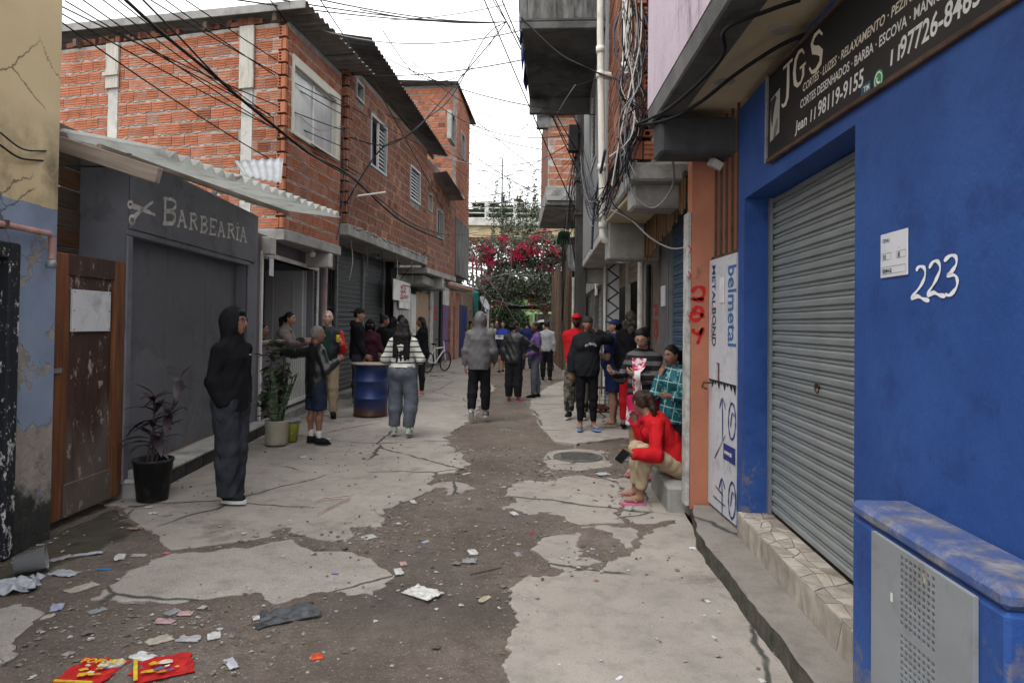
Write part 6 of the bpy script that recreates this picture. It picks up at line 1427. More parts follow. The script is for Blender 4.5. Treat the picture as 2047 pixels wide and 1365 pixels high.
# planter
q = gpt(1140, 722, 0.05); pt_ = thing('planter', 'square black planter with spiky green plant at the slab end', 'planter', TR(q.x-.4, q.y-2, .05))
part('pot', MB().cbox(-.32, .32, -.3, .3, 0, .5, .03), MAT_BLACK, pt_); lf = MB()
for i in range(34):
    a = rng.uniform(0, 6.28); L = rng.uniform(.5, 1.0); sp = rng.uniform(.2, .6); P = [Vector((math.cos(a)*sp*d*L, math.sin(a)*sp*d*L, .48+L*d*(1-.35*d*sp*1.6))) for d in (0, .35, .7, 1)]
    lf.tube(P, [.02,.035,.028,.004], 4)
part('leaves', lf, LG, pt_, None, None, 'stuff')
# ================================================================== people
SKIN = {k: mat('skin_'+k, c, .55, .07, 9, .05, 120, spec=.35) for k, c in dict(dark=(.115,.058,.037), brown=(.225,.115,.075), tan=(.33,.18,.12), light=(.45,.29,.22)).items()}
LIPS = {k: mat('lips_'+k, c, .5, .05, 9, 0) for k, c in dict(dark=(.10,.038,.032), brown=(.15,.06,.052), tan=(.24,.09,.08), light=(.36,.17,.15)).items()}
EYEW = mat('eye_white', (.36,.33,.31), .3, .02, 3, 0); EYED = mat('eye_dark', (.012,.009,.008), .2, .05, 3, 0)
HAIRM = {k: mat('hair_'+k, c, .5, .3, 30, .4, 90, stretch=(3,3,.6)) for k, c in dict(black=(.010,.009,.009), brown=(.028,.016,.012), grey=(.17,.165,.16), white=(.38,.37,.36), curly=(.055,.045,.038)).items()}
def cloth(name, col, rough=.9, var=.14, bump=.25, spec=.05):
    t = NT(name); c = t.ramp(t.noise(7, 6, .6), [(.3, sc_(col, 1-var*1.3)), (.7, sc_(col, 1+var*1.5))]); wr = t.math('ABSOLUTE', t.math('SUBTRACT', t.noise(7, 3, .55, t.mapv((1,1,.55)), 1.2), .5))
    return t.fin(c, rough, t.bump(t.noise(150, 3), bump, .004, t.bump(wr, .28, .05)), 0, spec)
def lerpv(a, b, t): return a+(b-a)*t
def head_geo(mb, Hm, hs, lo=False, lips=True, jaw=1.0, beard=False):
    nu, nv = (18, 14) if lo else (42, 40); P = []
    for i in range(nv+1):
        th = -PI/2+PI*i/nv
        for j in range(nu):
            u = 2*j/nu-1; ph = math.copysign(abs(u)**1.35, u)*PI
            x = .073*math.cos(th)*math.sin(ph); y = .094*math.cos(th)*math.cos(ph); z = .115*math.sin(th)
            if z < -.01: k = (-z-.01)/.105; x *= 1-.36*jaw*k**1.3
            if z < 0 and y < 0: y *= 1-.30*(-z/.115)
            if z < -.03 and y > 0: y = y*1.04+.010*(-z-.03)/.085
            if y > 0:
                e = math.exp; ax = abs(x)
                sh = 0.0
                if -.040 < z < .034: sh = max(0, (.034-z)/.056) if z > -.022 else max(0, 1-(-.022-z)/.016)
                y += .023*min(1, sh)*e(-(x/.0115)**2)+.007*e(-((ax-.013)/.008)**2-((z+.026)/.009)**2)
                y += .006*e(-((z-.037)/.010)**2-(x/.05)**2)-.010*e(-((ax-.031)/.016)**2-((z-.017)/.012)**2)
                y += .007*e(-(x/.023)**2)*(e(-((z+.051)/.006)**2)+e(-((z+.064)/.007)**2))-.004*e(-(x/.024)**2-((z+.0575)/.003)**2)+.008*e(-(x/.02)**2-((z+.092)/.014)**2)+.004*e(-((ax-.042)/.016)**2-((z+.012)/.016)**2)
            P.append(Vector((x*hs, y*hs, z*hs)))
    F = [(i*nu+j, i*nu+(j+1) % nu, (i+1)*nu+(j+1) % nu, (i+1)*nu+j) for i in range(nv) for j in range(nu)]
    b0 = len(mb.v); mb.v += [tuple(Hm @ p) for p in P]
    for f in F:
        c = sum((P[k] for k in f), Vector())/4/hs; mi = 0
        if c.y > .06 and abs(c.x) < .023 and -.071 < c.z < -.046: mi = 1
        elif beard and c.y > -.005 and (c.z < -.036 and not (abs(c.x) < .022 and -.068 < c.z < -.048)) : mi = 3
        mb.f.append(tuple(k+b0 for k in f)); mb.m.append(mi); mb.sm.append(True)
    for sx in (-1, 1):
        mb.ell((0,0,0), (.010*hs,.020*hs,.031*hs), 8, 6, 0, Hm @ TR(sx*.073*hs, -.008*hs, .002*hs) @ RZ(sx*-.3))
        if not lo:
            mb.ell((0,0,0), (.0115*hs,.006*hs,.0046*hs), 10, 6, 2, Hm @ TR(sx*.031*hs, .0775*hs, .0165*hs)); mb.ell((0,0,0), (.0062*hs,.0045*hs,.0050*hs), 8, 6, 3, Hm @ TR(sx*.031*hs, .0828*hs, .0165*hs))
            mb.tube([Hm @ Vector((sx*q[0]*hs, q[1]*hs, q[2]*hs)) for q in ((.013,.0905,.0345), (.028,.090,.040), (.046,.079,.035))], [.0030*hs,.0042*hs,.002*hs], 5, 3)
        else: mb.ell((0,0,0), (.012*hs,.008*hs,.006*hs), 6, 4, 3, Hm @ TR(sx*.031*hs, .080*hs, .0165*hs))
def add_hand(mb, sd, wrist, fd, pn, side, s, curl=.35, spread=.2):
    fd = fd.normalized(); pn = (pn-fd*pn.dot(fd)).normalized(); ac = fd.cross(pn)*side   # towards the thumb
    kn = wrist+fd*.085*s
    sd.cone(wrist-fd*.01*s, wrist+fd*.05*s, .026*s, .034*s, .02, None, (tuple(pn), .5)); sd.cone(wrist+fd*.04*s+ac*.016*s, kn+ac*.018*s, .022*s, .018*s, .015, None, (tuple(pn), .62)); sd.cone(wrist+fd*.04*s-ac*.014*s, kn-ac*.018*s, .020*s, .017*s, .015, None, (tuple(pn), .62))
    for i, (o, L) in enumerate(((.030,.070), (.011,.078), (-.009,.072), (-.027,.056))):
        p = kn+ac*o*s-fd*(.004 if i in (0, 2) else (.0 if i == 1 else .010))*s; d = (fd+ac*o*spread*6).normalized(); P = [p-d*.012*s]; c = curl*(1+.12*i)
        for k, f in enumerate((.44, .31, .25)):
            d = (d*math.cos(c)+pn*math.sin(c)).normalized(); p = p+d*L*f*s; P.append(p)
        mb.tube(P, [.0098*s,.0094*s,.0082*s,.0062*s], 6)
    p = wrist+fd*.022*s+ac*.024*s; d1 = (fd*.65+ac*.62+pn*.35).normalized(); d2 = (fd*.85+ac*.15+pn*.5).normalized()
    mb.tube([p, p+d1*.040*s, p+d1*.040*s+d2*.030*s, p+d1*.040*s+d2*.052*s], [.0135*s,.0115*s,.0098*s,.0065*s], 6)
LEG_TH, LEG_SH, ANK = .43, .42, .075
def person(label, pos, face, h, skin='brown', fem=False, girth=1.0, belly=0.0, hips=1.0, lean=0.0, side=0.0, head=(0, 0), arms=None, legs=None, feet=None, hands=None, palms=None,
           top=None, bottom=None, shoe=None, hair=None, cap=None, glasses=None, beard=False, mask=None, vox=.0115, lo=False, group=None, z0=0.0, skirt=None, nohands=False, seat=None, extra=None):
    """limb directions are given in world axes (x to the photo's right, y away, z up)"""
    s = h/1.745; a = math.radians(face); Rw = RZ(-a).to_3x3(); toL = Rw.transposed()
    def L(v, d): return (toL @ Vector(v)).normalized() if v is not None else Vector(d).normalized()
    arms = arms or {}; legs = legs or {}; feet = feet or {}; hands = hands or {}; palms = palms or {}
    ua = {-1: L(arms.get('ul'), (-.16,-.02,-1)), 1: L(arms.get('ur'), (.16,-.02,-1))}; fa = {-1: L(arms.get('fl'), (-.05,.12,-1)), 1: L(arms.get('fr'), (.05,.12,-1))}
    th = {-1: L(legs.get('tl'), (-.05,.03,-1)), 1: L(legs.get('tr'), (.05,.03,-1))}; sh = {-1: L(legs.get('sl'), (0,-.03,-1)), 1: L(legs.get('sr'), (0,-.03,-1))}
    tx = Vector((math.sin(side), math.sin(lean), math.cos(lean))).normalized(); J = {}; P0 = Vector((0,0,0)); zs = []
    for k in (-1, 1):
        J['hip', k] = Vector((.085*s*k*hips, 0, -.02*s)); J['kn', k] = J['hip', k]+th[k]*LEG_TH*s; J['an', k] = J['kn', k]+sh[k]*LEG_SH*s
        yaw, pit = feet.get('l' if k < 0 else 'r', (k*.18, 0)); fd = Vector((math.sin(yaw)*math.cos(pit), math.cos(yaw)*math.cos(pit), -math.sin(pit))); dn = Vector((-math.sin(yaw)*math.sin(pit), -math.cos(yaw)*math.sin(pit), -math.cos(pit)))
        J['fd', k] = fd; J['dn', k] = dn; J['heel', k] = J['an', k]+dn*ANK*s-fd*.045*s; J['toe', k] = J['an', k]+dn*ANK*s+fd*.165*s; zs += [J['heel', k].z, J['toe', k].z]
    up = Vector((0,0,-min(zs))) if seat is None else Vector((0,0,seat-pos[2] if len(pos) > 2 else seat))
    sole_h = .022*s if shoe else 0
    up.z += sole_h
    for k in list(J):
        if k[0] not in ('fd', 'dn'): J[k] = J[k]+up
    P0 = P0+up; N = P0+tx*.545*s; sw = (.165 if fem else .182)*s*(1+.25*(girth-1))
    wst = P0+tx*.20*s; ch = P0+tx*.39*s
    for k in (-1, 1):
        J['sho', k] = N-tx*.092*s+Vector((sw*k*.96, 0, 0)); J['el', k] = J['sho', k]+ua[k]*.285*s; J['wr', k] = J['el', k]+fa[k]*.245*s
    hy, hp = math.radians(head[0]), math.radians(head[1]); Rh = RZ(-hy) @ Matrix.Rotation(hp, 4, 'X'); hs = s**.55*(.99 if fem else 1.04); hs = max(hs, .90)
    hc = N+tx*.045*s+(Rh.to_3x3() @ Vector((0, .022, .118)))*hs; Hm = Matrix.Translation(hc) @ Rh; Rn = [list(r) for r in Rh.to_3x3()]
    def HP(x, y, z): return Hm @ Vector((x*hs, y*hs, z*hs))
    root = thing('person', label, 'person', TR(pos[0], pos[1], (pos[2] if len(pos) > 2 else z0)) @ RZ(-a), group)
    # --- the body
    g = girth; sd = Sdf(); hw = (.150 if fem else .148)*s*hips; mb = MB()
    sd.cone(P0+Vector((-.05*s*hips,0,0)), P0+Vector((.05*s*hips,0,0)), hw*.72, hw*.72, .05, None, ((0,1,0), .86))
    sd.cone(P0, wst, hw*.86, .125*s*g, .05, None, ((0,1,0), .72)); sd.cone(wst, ch, .125*s*g, .148*s*g, .05, None, ((0,1,0), .70)); sd.cone(ch, N-tx*.06*s, .145*s*g, .085*s, .05, None, ((0,1,0), .66))
    if belly: sd.ell(P0+tx*.13*s+Vector((0,.06*s+.03*belly,0)), np.array((.13,.10,.13))*s*(1+.25*belly), .05)
    if fem:
        for k in (-1, 1): sd.ell(ch+Vector((.065*s*k,.085*s,-.015*s)), np.array((.065,.055,.065))*s*g, .03)
        for k in (-1, 1): sd.ell(P0+Vector((.065*s*k*hips,-.075*s,-.01*s)), np.array((.08,.07,.085))*s*hips, .04)
    [sd.cone(N-tx*.035*s+Vector((.03*s*k,0,0)), J['sho', k]+tx*.012*s, .052*s, .044*s, .04) for k in (-1, 1)]; sd.cone(N-tx*.06*s, HP(0,-.02,-.06), .056*s*(.92 if fem else 1.05), .052*s*(.92 if fem else 1.05), .03)
    ag = 1+.5*(g-1)
    for k in (-1, 1):
        sd.cone(J['sho', k], J['el', k], .050*s*ag, .038*s*ag, .03); sd.cone(J['el', k], J['wr', k], .040*s*ag, .025*s, .02)
        lg = 1+.6*(hips-1)+.4*(g-1)
        sd.cone(J['hip', k]+Vector((0,0,-.02*s)), J['kn', k], .086*s*lg, .054*s*lg, .03); cm = J['kn', k].lerp(J['an', k], .33)-J['fd', k]*.014*s; sd.cone(J['kn', k], cm, .051*s*lg, .054*s*lg, .03); sd.cone(cm, J['an', k], .052*s*lg, .033*s, .03)
        fz = [(J['heel', k]+J['dn', k]*.001, J['dn', k])]
        sd.cone(J['an', k]+J['dn', k]*.03*s-J['fd', k]*.015*s, J['an', k]+J['dn', k]*.045*s+J['fd', k]*.06*s, .036*s, .034*s, .02, fz); sd.cone(J['an', k]+J['dn', k]*.045*s+J['fd', k]*.05*s, J['an', k]+J['dn', k]*.056*s+J['fd', k]*.125*s, .036*s, .027*s, .02, fz)
        if not (shoe and shoe[0] != 'flip') and not lo:
            rt = Vector((J['fd', k].y, -J['fd', k].x, 0))
            for t5 in range(5): q = J['an', k]+J['dn', k]*.062*s+J['fd', k]*(.135-.010*t5*t5*.45)*s-rt*k*(.026-.0135*t5)*s; mb.ell(q, (.0085*s+(.004*s if t5 == 0 else 0), .016*s, .009*s), 6, 5)
        hd = hands.get('l' if k < 0 else 'r'); fdv = L(hd, fa[k]) if hd else fa[k]; pn = L(palms.get('l' if k < 0 else 'r'), (-k*1.0, .35, .0))
        if not nohands: add_hand(mb, sd, J['wr', k]+fa[k]*.008*s, fdv, pn, -1 if k < 0 else 1, s*(.93 if fem else 1.0), (hands.get('cl' if k < 0 else 'cr', .38)))
        J['hand', k] = J['wr', k]+fdv*.10*s; J['pn', k] = pn
    V, F = sd.mesh(vox*(2.2 if lo else 1.25)); body = MB(); body.add(V, F.tolist(), 0, True); head_geo(body, Hm, hs, lo, beard=bool(beard)); body.add(mb.v, mb.f, 0, True)
    bme = body.mesh('body', [SKIN[skin], LIPS[skin], EYEW, EYED if not beard else HAIRM[beard] if beard in HAIRM else EYED]); part('body', bme, None, root)
    # --- clothing
    def garment(nm, sdf, m, fold=.0, fs=14, sdv=None, vx=1.0):
        V, F = sdf.mesh(vox*(2.4 if lo else 1.0)*vx, 0 if lo else fold, fs, (hash(label) % 97)*.13 if sdv is None else sdv); part(nm, np_mesh(nm, V, F, m), root); return V
    sdh = len(label)*.37
    out = dict(root=root, J=J, Hm=Hm, hs=hs, s=s, HP=HP, P0=P0, N=N, tx=tx, ch=ch)
    if bottom:
        lo_ = bottom.get('loose', .012)*s; ln = bottom.get('len', .97); sd = Sdf(); q = bottom.get('rise', .07)
        wcut = [(P0+tx*q*s, tx)]
        sd.cone(P0+Vector((-.05*s*hips,0,0)), P0+Vector((.05*s*hips,0,0)), hw*.72+lo_+.006, hw*.72+lo_+.006, .04, wcut, ((0,1,0), .87)); sd.cone(P0, P0+tx*.12*s, hw*.88+lo_, hw*.86+lo_, .04, wcut, ((0,1,0), .76))
        if fem:
            for k in (-1, 1): sd.ell(P0+Vector((.065*s*k*hips,-.075*s,-.01*s)), np.array((.083,.073,.088))*s*hips+lo_*.6, .04, None, wcut)
        for k in (-1, 1):
            f = lo_; lg = 1+.6*(hips-1)+.4*(g-1); wid = bottom.get('flare', 1.0); cx_ = bottom.get('crumple', 0)
            if ln > .5:
                e = J['kn', k].lerp(J['an', k], (ln-.5)*2); cut = [(e, sh[k])]
                sd.cone(J['hip', k]+Vector((0,0,-.02*s)), J['kn', k], .088*s*lg+f, .060*s*lg+f*wid, .03); cm = J['kn', k].lerp(J['an', k], .33)-J['fd', k]*.012*s; sd.cone(J['kn', k], cm, .060*s*lg+f*wid, .059*s*lg+f*wid, .03, cut); sd.cone(cm, e+sh[k]*.02, .059*s*lg+f*wid, .040*s+f*wid*1.15, .03, cut)
            else:
                e = J['hip', k].lerp(J['kn', k], ln*2); cut = [(e, th[k])]; sd.cone(J['hip', k]+Vector((0,0,-.02*s)), e+th[k]*.02, .090*s*lg+f, lerp(.090, .062, ln*2)*s*lg+f*1.25, .03, cut)
        garment('trousers' if ln > .5 else 'shorts', sd, bottom['m'], bottom.get('fold', .0045), bottom.get('fs', 12), sdh)
    if skirt:
        sd = Sdf(); e = P0+Vector((0,0,-skirt['len']*s)); cut = [(e, Vector((0,0,-1))), (P0+tx*.15*s, tx)]
        sd.cone(P0+tx*.12*s, P0-Vector((0,0,.03*s)), .14*s*g, hw+.03*s, .03, cut, ((0,1,0), .8)); sd.cone(P0-Vector((0,0,.03*s)), e-Vector((0,0,.03)), hw+.03*s, hw+skirt.get('flare', .05)*s, .03, cut, ((0,1,0), .85))
        if fem:
            for k in (-1, 1): sd.ell(P0+Vector((.065*s*k*hips,-.075*s,-.01*s)), np.array((.09,.08,.09))*s*hips, .04)
        garment('skirt', sd, skirt['m'], .006, 8, sdh)
    if top:
        f = top.get('loose', .014)*s; sd = Sdf(); hem = P0+tx*(-top.get('hem', .06))*s; hc_ = [(hem, -tx)]; bl = top.get('blouse', 1.0)
        if top.get('neck') != 'none': nc = [(N+tx*.012*s, tx)]
        sd.cone(hem, P0+tx*.10*s, hw*.98+f*bl, .140*s*g+f, .04, hc_, ((0,1,0), .80)); sd.cone(P0+tx*.08*s, wst, .142*s*g+f, .132*s*g+f, .05, hc_, ((0,1,0), .76)); sd.cone(wst, ch, .132*s*g+f, .152*s*g+f, .05, hc_, ((0,1,0), .73)); sd.cone(ch, N-tx*.075*s, .148*s*g+f*.9, .085*s+f*.4, .05, hc_, ((0,1,0), .69))
        sd.cone(P0+Vector((-.05*s*hips,0,0)), P0+Vector((.05*s*hips,0,0)), hw*.74+f, hw*.74+f, .04, hc_, ((0,1,0), .90))
        if belly: sd.ell(P0+tx*.13*s+Vector((0,.06*s+.03*belly,0)), np.array((.13,.10,.13))*s*(1+.25*belly)+f, .05, None, hc_)
        if fem:
            for k in (-1, 1): sd.ell(ch+Vector((.065*s*k,.085*s,-.018*s)), np.array((.067,.057,.067))*s*g+f*.7, .03)
            for k in (-1, 1): sd.ell(P0+Vector((.065*s*k*hips,-.075*s,-.01*s)), np.array((.083,.073,.088))*s*hips+f*.7, .04, None, hc_)
        [sd.cone(N-tx*.035*s+Vector((.03*s*k,0,0)), J['sho', k]+tx*.012*s, .058*s+f*.4, .047*s+f*.55, .04) for k in (-1, 1)]; sd.cone(N-tx*.05*s, N+tx*.012*s, .078*s, .068*s, .02, [(N+tx*.014*s, tx)])
        sl_ = top.get('sleeve', 'long'); sf = top.get('sl', 1.0)
        for k in (-1, 1):
            if sl_ == 'none': continue
            if sl_ == 'long':
                e = J['wr', k]-fa[k]*.005*s; sd.cone(J['sho', k], J['el', k], .050*s*ag+f*sf*.75, .043*s*ag+f*sf*.85, .035); sd.cone(J['el', k], e+fa[k]*.02, .049*s*ag+f*sf, .030*s+f*sf*.8, .02, [(e, fa[k])])
                if top.get('cuff'): sd.cone(e-fa[k]*.05*s, e+fa[k]*.01, .031*s+f*.4, .030*s+f*.35, .01, [(e, fa[k])])
            else:
                e = J['sho', k].lerp(J['el', k], .72 if sl_ == 'short' else .5); sd.cone(J['sho', k], e+ua[k]*.02, .058*s*ag+f, .052*s*ag+f*1.5, .035, [(e, ua[k])])
        hood = top.get('hood')
        if hood == 'up':
            sd.ell(HP(0,-.012,.012), np.array((.098,.117,.134))*hs, .03, Rn); sd.cone(HP(0,-.02,-.02), N-tx*.02*s, .10*hs, .105*s, .04, None, ((0,1,0), .92))
            sd.ell(HP(0,.118,-.012), np.array((.088,.112,.118))*hs, 0, Rn, None, True)
        elif hood == 'down':
            sd.ell(N+Vector((0,-.085*s,.0))+tx*.0, np.array((.115,.06,.065))*s, .03); sd.cone(N+Vector((-.085*s,.0,-.02*s)), N+Vector((-.03*s,.085*s,-.07*s)), .035*s, .028*s, .03); sd.cone(N+Vector((.085*s,.0,-.02*s)), N+Vector((.03*s,.085*s,-.07*s)), .035*s, .028*s, .03)
        if top.get('collar'):
            for k in (-1, 1): sd.cone(N+Vector((.062*s*k,-.03*s,.025*s)), N+Vector((.035*s*k,.072*s,-.035*s)), .026*s, .020*s, .015)
            sd.cone(N+Vector((-.05*s,-.055*s,.025*s)), N+Vector((.05*s,-.055*s,.025*s)), .026*s, .026*s, .02)
        out['topV'] = garment(top.get('name', 'top'), sd, top['m'], top.get('fold', .0045), top.get('fs', 11), sdh+1)
        if top.get('open'):      # an open front shows the shirt below
            pass
    if shoe:
        for k in (-1, 1):
            fd, dn, an = J['fd', k], J['dn', k], J['an', k]; rt = (-dn).cross(fd)*-1; kind = shoe[0]
            M_ = Matrix((rt, fd, -dn)).transposed().to_4x4(); M_.translation = an+dn*ANK*s
            w = (.046 if kind != 'flip' else .045)*s; ol = []
            for i in range(22):
                t_ = 2*PI*i/22; y = .062*s+.128*s*math.sin(t_); x = w*math.cos(t_)*(1+.16*math.sin(t_)) + .006*s*(-k)*math.sin(t_); ol.append((x, y))
            so = MB(); so.slab(ol, -.020*s, .004*s if kind == 'flip' else .010*s); so.v = [tuple(M_ @ Vector(q)) for q in so.v]
            if kind == 'flip':
                fo = part('flip_flop', so, shoe[1], root); tb = MB()
                for q in (-1, 1): tb.tube([M_ @ Vector(p) for p in ((0, .135*s, .012*s), (q*.022*s, .10*s, .040*s), (q*.040*s, .05*s, .028*s), (q*.042*s, .025*s, .0))], [.005*s,.006*s,.006*s,.005*s], 5)
                part('strap', tb, shoe[2], fo)
            else:
                fo = part('shoe', so, shoe[2], root); sd = Sdf(); fz = [(an+dn*(ANK-.008)*s, dn)]
                sd.cone(an-fd*.012*s-dn*.01*s, an+dn*.035*s-fd*.01*s, .042*s, .044*s, .02, [(an-dn*.012*s, -dn)]); sd.cone(an+dn*.035*s-fd*.008*s, an+dn*.045*s+fd*.075*s, .046*s, .043*s, .02, fz); sd.cone(an+dn*.045*s+fd*.07*s, an+dn*.052*s+fd*.13*s, .043*s, .035*s, .02, fz)
                V, F = sd.mesh(.007*s*(2.4 if lo else 1)); part('upper', np_mesh('upper', V, F, shoe[1]), fo)
                if len(shoe) > 3 and not lo:
                    part('sock', MB().lathe([(.040*s, 0), (.041*s, .05*s), (.045*s, .11*s), (.040*s, .115*s)], 12, M=Matrix.Translation(an) @ sh[k].__neg__().to_track_quat('Z', 'Y').to_matrix().to_4x4()), shoe[3], fo)
    if hair:
        hk, hm = hair[0], HAIRM[hair[1]] if isinstance(hair[1], str) else hair[1]; sd = Sdf(); hl = Rh.to_3x3() @ Vector((0,.80,-.60)); cp = HP(0,.055,.060) if hk != 'receding' else HP(0,.03,.075)
        sk = [(cp, hl)]; E = np.array((.080,.101,.122))*hs
        if hk in ('short', 'receding'):
            sd.ell(HP(0,-.006,.006), np.array((.0775,.098,.1195))*hs, .01, Rn, sk+[(HP(0,0,-.055), Rh.to_3x3() @ Vector((0,-.25,-1)))])
        elif hk == 'curls_front': sd.ell(HP(0,.055,.085), np.array((.055,.04,.035))*hs, .01, Rn)
        else:
            sd.ell(HP(0,-.006,.006), E, .01, Rn, sk+[(HP(0,0,-.07), Rh.to_3x3() @ Vector((0,0,-1)))])
            if hk in ('bun', 'topbun'):
                c = HP(0,-.085,.105) if hk == 'topbun' else HP(0,-.125,.045); sd.ell(c, np.array((.05,.045,.045))*hs, .02)
            if hk == 'lowbun': sd.ell(HP(0,-.12,-.03), np.array((.05,.04,.045))*hs, .02)
            if hk == 'pony': sd.cone(HP(0,-.09,.03), HP(0,-.15,-.01), .030*hs, .040*hs, .02); sd.cone(HP(0,-.15,-.01), HP(0,-.145,-.13), .040*hs, .030*hs, .02); sd.cone(HP(0,-.145,-.13), HP(0,-.12,-.22), .030*hs, .012*hs, .02)
            if hk == 'long':
                bk = hair[2] if len(hair) > 2 else .38
                for xx, f_ in ((-.055,.95), (0,1.08), (.055,1.0), (-.03,1.1), (.03,1.04)):
                    q = HP(xx,-.05,-.02); sd.cone(q, q+Vector((xx*.5,-.045*s,-.14*s)), .048*hs, .05*hs, .03); sd.cone(q+Vector((xx*.5,-.045*s,-.14*s)), q+Vector((xx*1.0,-.10*s,-bk*f_*s)), .048*hs, .016*hs, .03)
            if hk == 'shoulder':
                for xx in (-.07, -.035, 0, .035, .07): q = HP(xx, -.03+.2*abs(xx), 0); sd.cone(q, q+Vector((xx*.4,-.02,-.22*s)), .042*hs, .022*hs, .03)
            if hk == 'curly':
                rr = random.Random(4)
                for _ in range(46): d = Vector((rr.gauss(0,1), rr.gauss(-.5,.8), rr.gauss(-.1,1))).normalized(); sd.ell(HP(d.x*.085, d.y*.09-.01, d.z*.10-.03), np.array((.042,.042,.05))*hs*rr.uniform(.7,1.1), .008)
                for _ in range(30): sd.ell(HP(rr.uniform(-.11,.11), rr.uniform(-.13,-.02), rr.uniform(-.22,-.05)), np.array((.038,.034,.046))*hs, .008)
        V, F = sd.mesh(vox*(2.0 if lo else .62), 0 if lo else .0022, 26, 1); part('hair', np_mesh('hair', V, F, hm), root)
    if cap:
        kind, cm = cap[0], cap[1]; sd = Sdf(); bz = -1 if kind == 'back' else 1
        sd.ell(HP(0,-.004,.022), np.array((.087,.107,.108))*hs, .01, Rn, [(HP(0,0,.038), Rh.to_3x3() @ Vector((0,-.12*bz,-1)))])
        if kind != 'beanie': sd.ell(HP(0,bz*.115,.048), np.array((.068,.072,.012))*hs, .012, Rn)
        V, F = sd.mesh(.0075 if not lo else .02); part('cap', np_mesh('cap', V, F, cm), root)
    if glasses:
        gm = MB()
        for sx in (-1, 1):
            gm.tube([HP(sx*(.033+.023*math.cos(a_*PI/6)), .099-.006*abs(math.cos(a_*PI/6)), .016+.018*math.sin(a_*PI/6)) for a_ in range(13)], .0022*hs, 5, 0, False); gm.tube([HP(sx*.056,.090,.020), HP(sx*.074,.04,.020), HP(sx*.080,-.01,.014)], .0022*hs, 4)
        gm.tube([HP(-.010,.101,.020), HP(.010,.101,.020)], .002*hs, 4); part('glasses', gm, glasses, root)
    if mask:
        sd = Sdf(); sd.ell(HP(0,.03,-.045), np.array((.073,.083,.056))*hs, .01, Rn, [(HP(0,.0,0), Rh.to_3x3() @ Vector((0,-1,0)))]); sd.ell(HP(0,.092,-.03), np.array((.03,.03,.035))*hs, .02, Rn); V, F = sd.mesh(.008); part('face_mask', np_mesh('face_mask', V, F, mask), root)
    return out
def surf_y(V, x, z, r=.03, sgn=1):
    m = (abs(V[:,0]-x) < r) & (abs(V[:,2]-z) < r); return (V[m][:,1].max() if sgn > 0 else V[m][:,1].min()) if m.any() else .15

# cloth materials
K_BLK = cloth('black_cotton', (.011,.011,.013)); K_BLK2 = cloth('black_jersey', (.016,.017,.020)); K_CHAR = cloth('charcoal_denim', (.032,.035,.044), .85, .3, .4); K_LEA = mat('black_leather', (.012,.012,.013), .32, .3, 9, .5, 40, spec=.55)
K_DEN = cloth('blue_denim', (.020,.028,.050), .85, .3, .4); K_GRYJ = cloth('blue_grey_jersey', (.105,.118,.145), .9, .18); K_GJEAN = cloth('grey_jeans', (.115,.125,.15), .85, .25, .4); K_NAVY = cloth('navy_cotton', (.018,.027,.085)); K_RED = cloth('red_knit', (.42,.014,.018)); K_PURP = cloth('purple_knit', (.115,.065,.185)); K_BEIGE = cloth('beige_twill', (.34,.27,.18), .85, .12)
K_MAR = cloth('maroon_jersey', (.045,.016,.024)); K_GREYC = cloth('mauve_grey_nylon', (.098,.093,.098), .6, .15, .3, .35); K_PINKG = cloth('pinkish_grey', (.185,.155,.16)); K_GRN = cloth('dark_green', (.012,.035,.024)); K_PUFF = mat('black_nylon', (.013,.014,.016), .5, .2, 6, .3, 60, spec=.5); K_YEL = cloth('olive_yellow', (.17,.15,.045)); K_PGRN = cloth('pale_green', (.22,.25,.19)); K_WHT = cloth('white_cotton', (.55,.55,.54)); K_PINK = cloth('pink_canvas', (.50,.20,.22)); K_MINT = cloth('mint_canvas', (.40,.50,.42)); K_GSH = cloth('grey_shoe', (.16,.16,.155)); K_SOLE = cloth('white_rubber', (.5,.5,.48), .6); K_BLUEF = cloth('light_blue_rubber', (.13,.28,.52), .5); K_PINKF = cloth('pink_rubber', (.45,.14,.24), .5); K_STRAW = cloth('tan_rubber', (.36,.29,.22), .6); K_GSLV = cloth('grey_marl', (.27,.27,.28)); K_TEALB = cloth('royal_blue', (.02,.04,.22))
def bands(name, base, line, per, wid, off=0, wob=.0, base2=None):
    t = NT(name); x, y, z = t.sep(); zz = t.math('ADD', t.math('ADD', z, off), t.math('MULTIPLY', t.math('SUBTRACT', t.noise(3, 2), .5), wob)); m = t.math('LESS_THAN', t.math('FRACT', t.math('DIVIDE', zz, per)), wid)
    return t.fin(t.mix(m, base, line), .9, t.bump(t.noise(150, 3), .25, .004), 0, .15)
K_STRIPE = bands('striped_knit', (.52,.53,.49), (.02,.02,.022), .074, .24, .01, .03)
K_CARD = bands('banded_cardigan', (.012,.012,.014), (.095,.085,.09), .098, .45, .0, .02)
t = NT('teal_print'); x, y, z = t.sep(); d1 = t.math('ADD', t.math('MULTIPLY', x, .94), t.math('ADD', t.math('MULTIPLY', y, .5), t.math('MULTIPLY', z, .18)))
m1 = t.math('LESS_THAN', t.math('FRACT', t.math('DIVIDE', t.math('ADD', d1, 3), .115)), .07); m2 = t.math('LESS_THAN', t.math('FRACT', t.math('DIVIDE', t.math('ADD', t.math('SUBTRACT', z, t.math('MULTIPLY', d1, .12)), 3), .125)), .07)
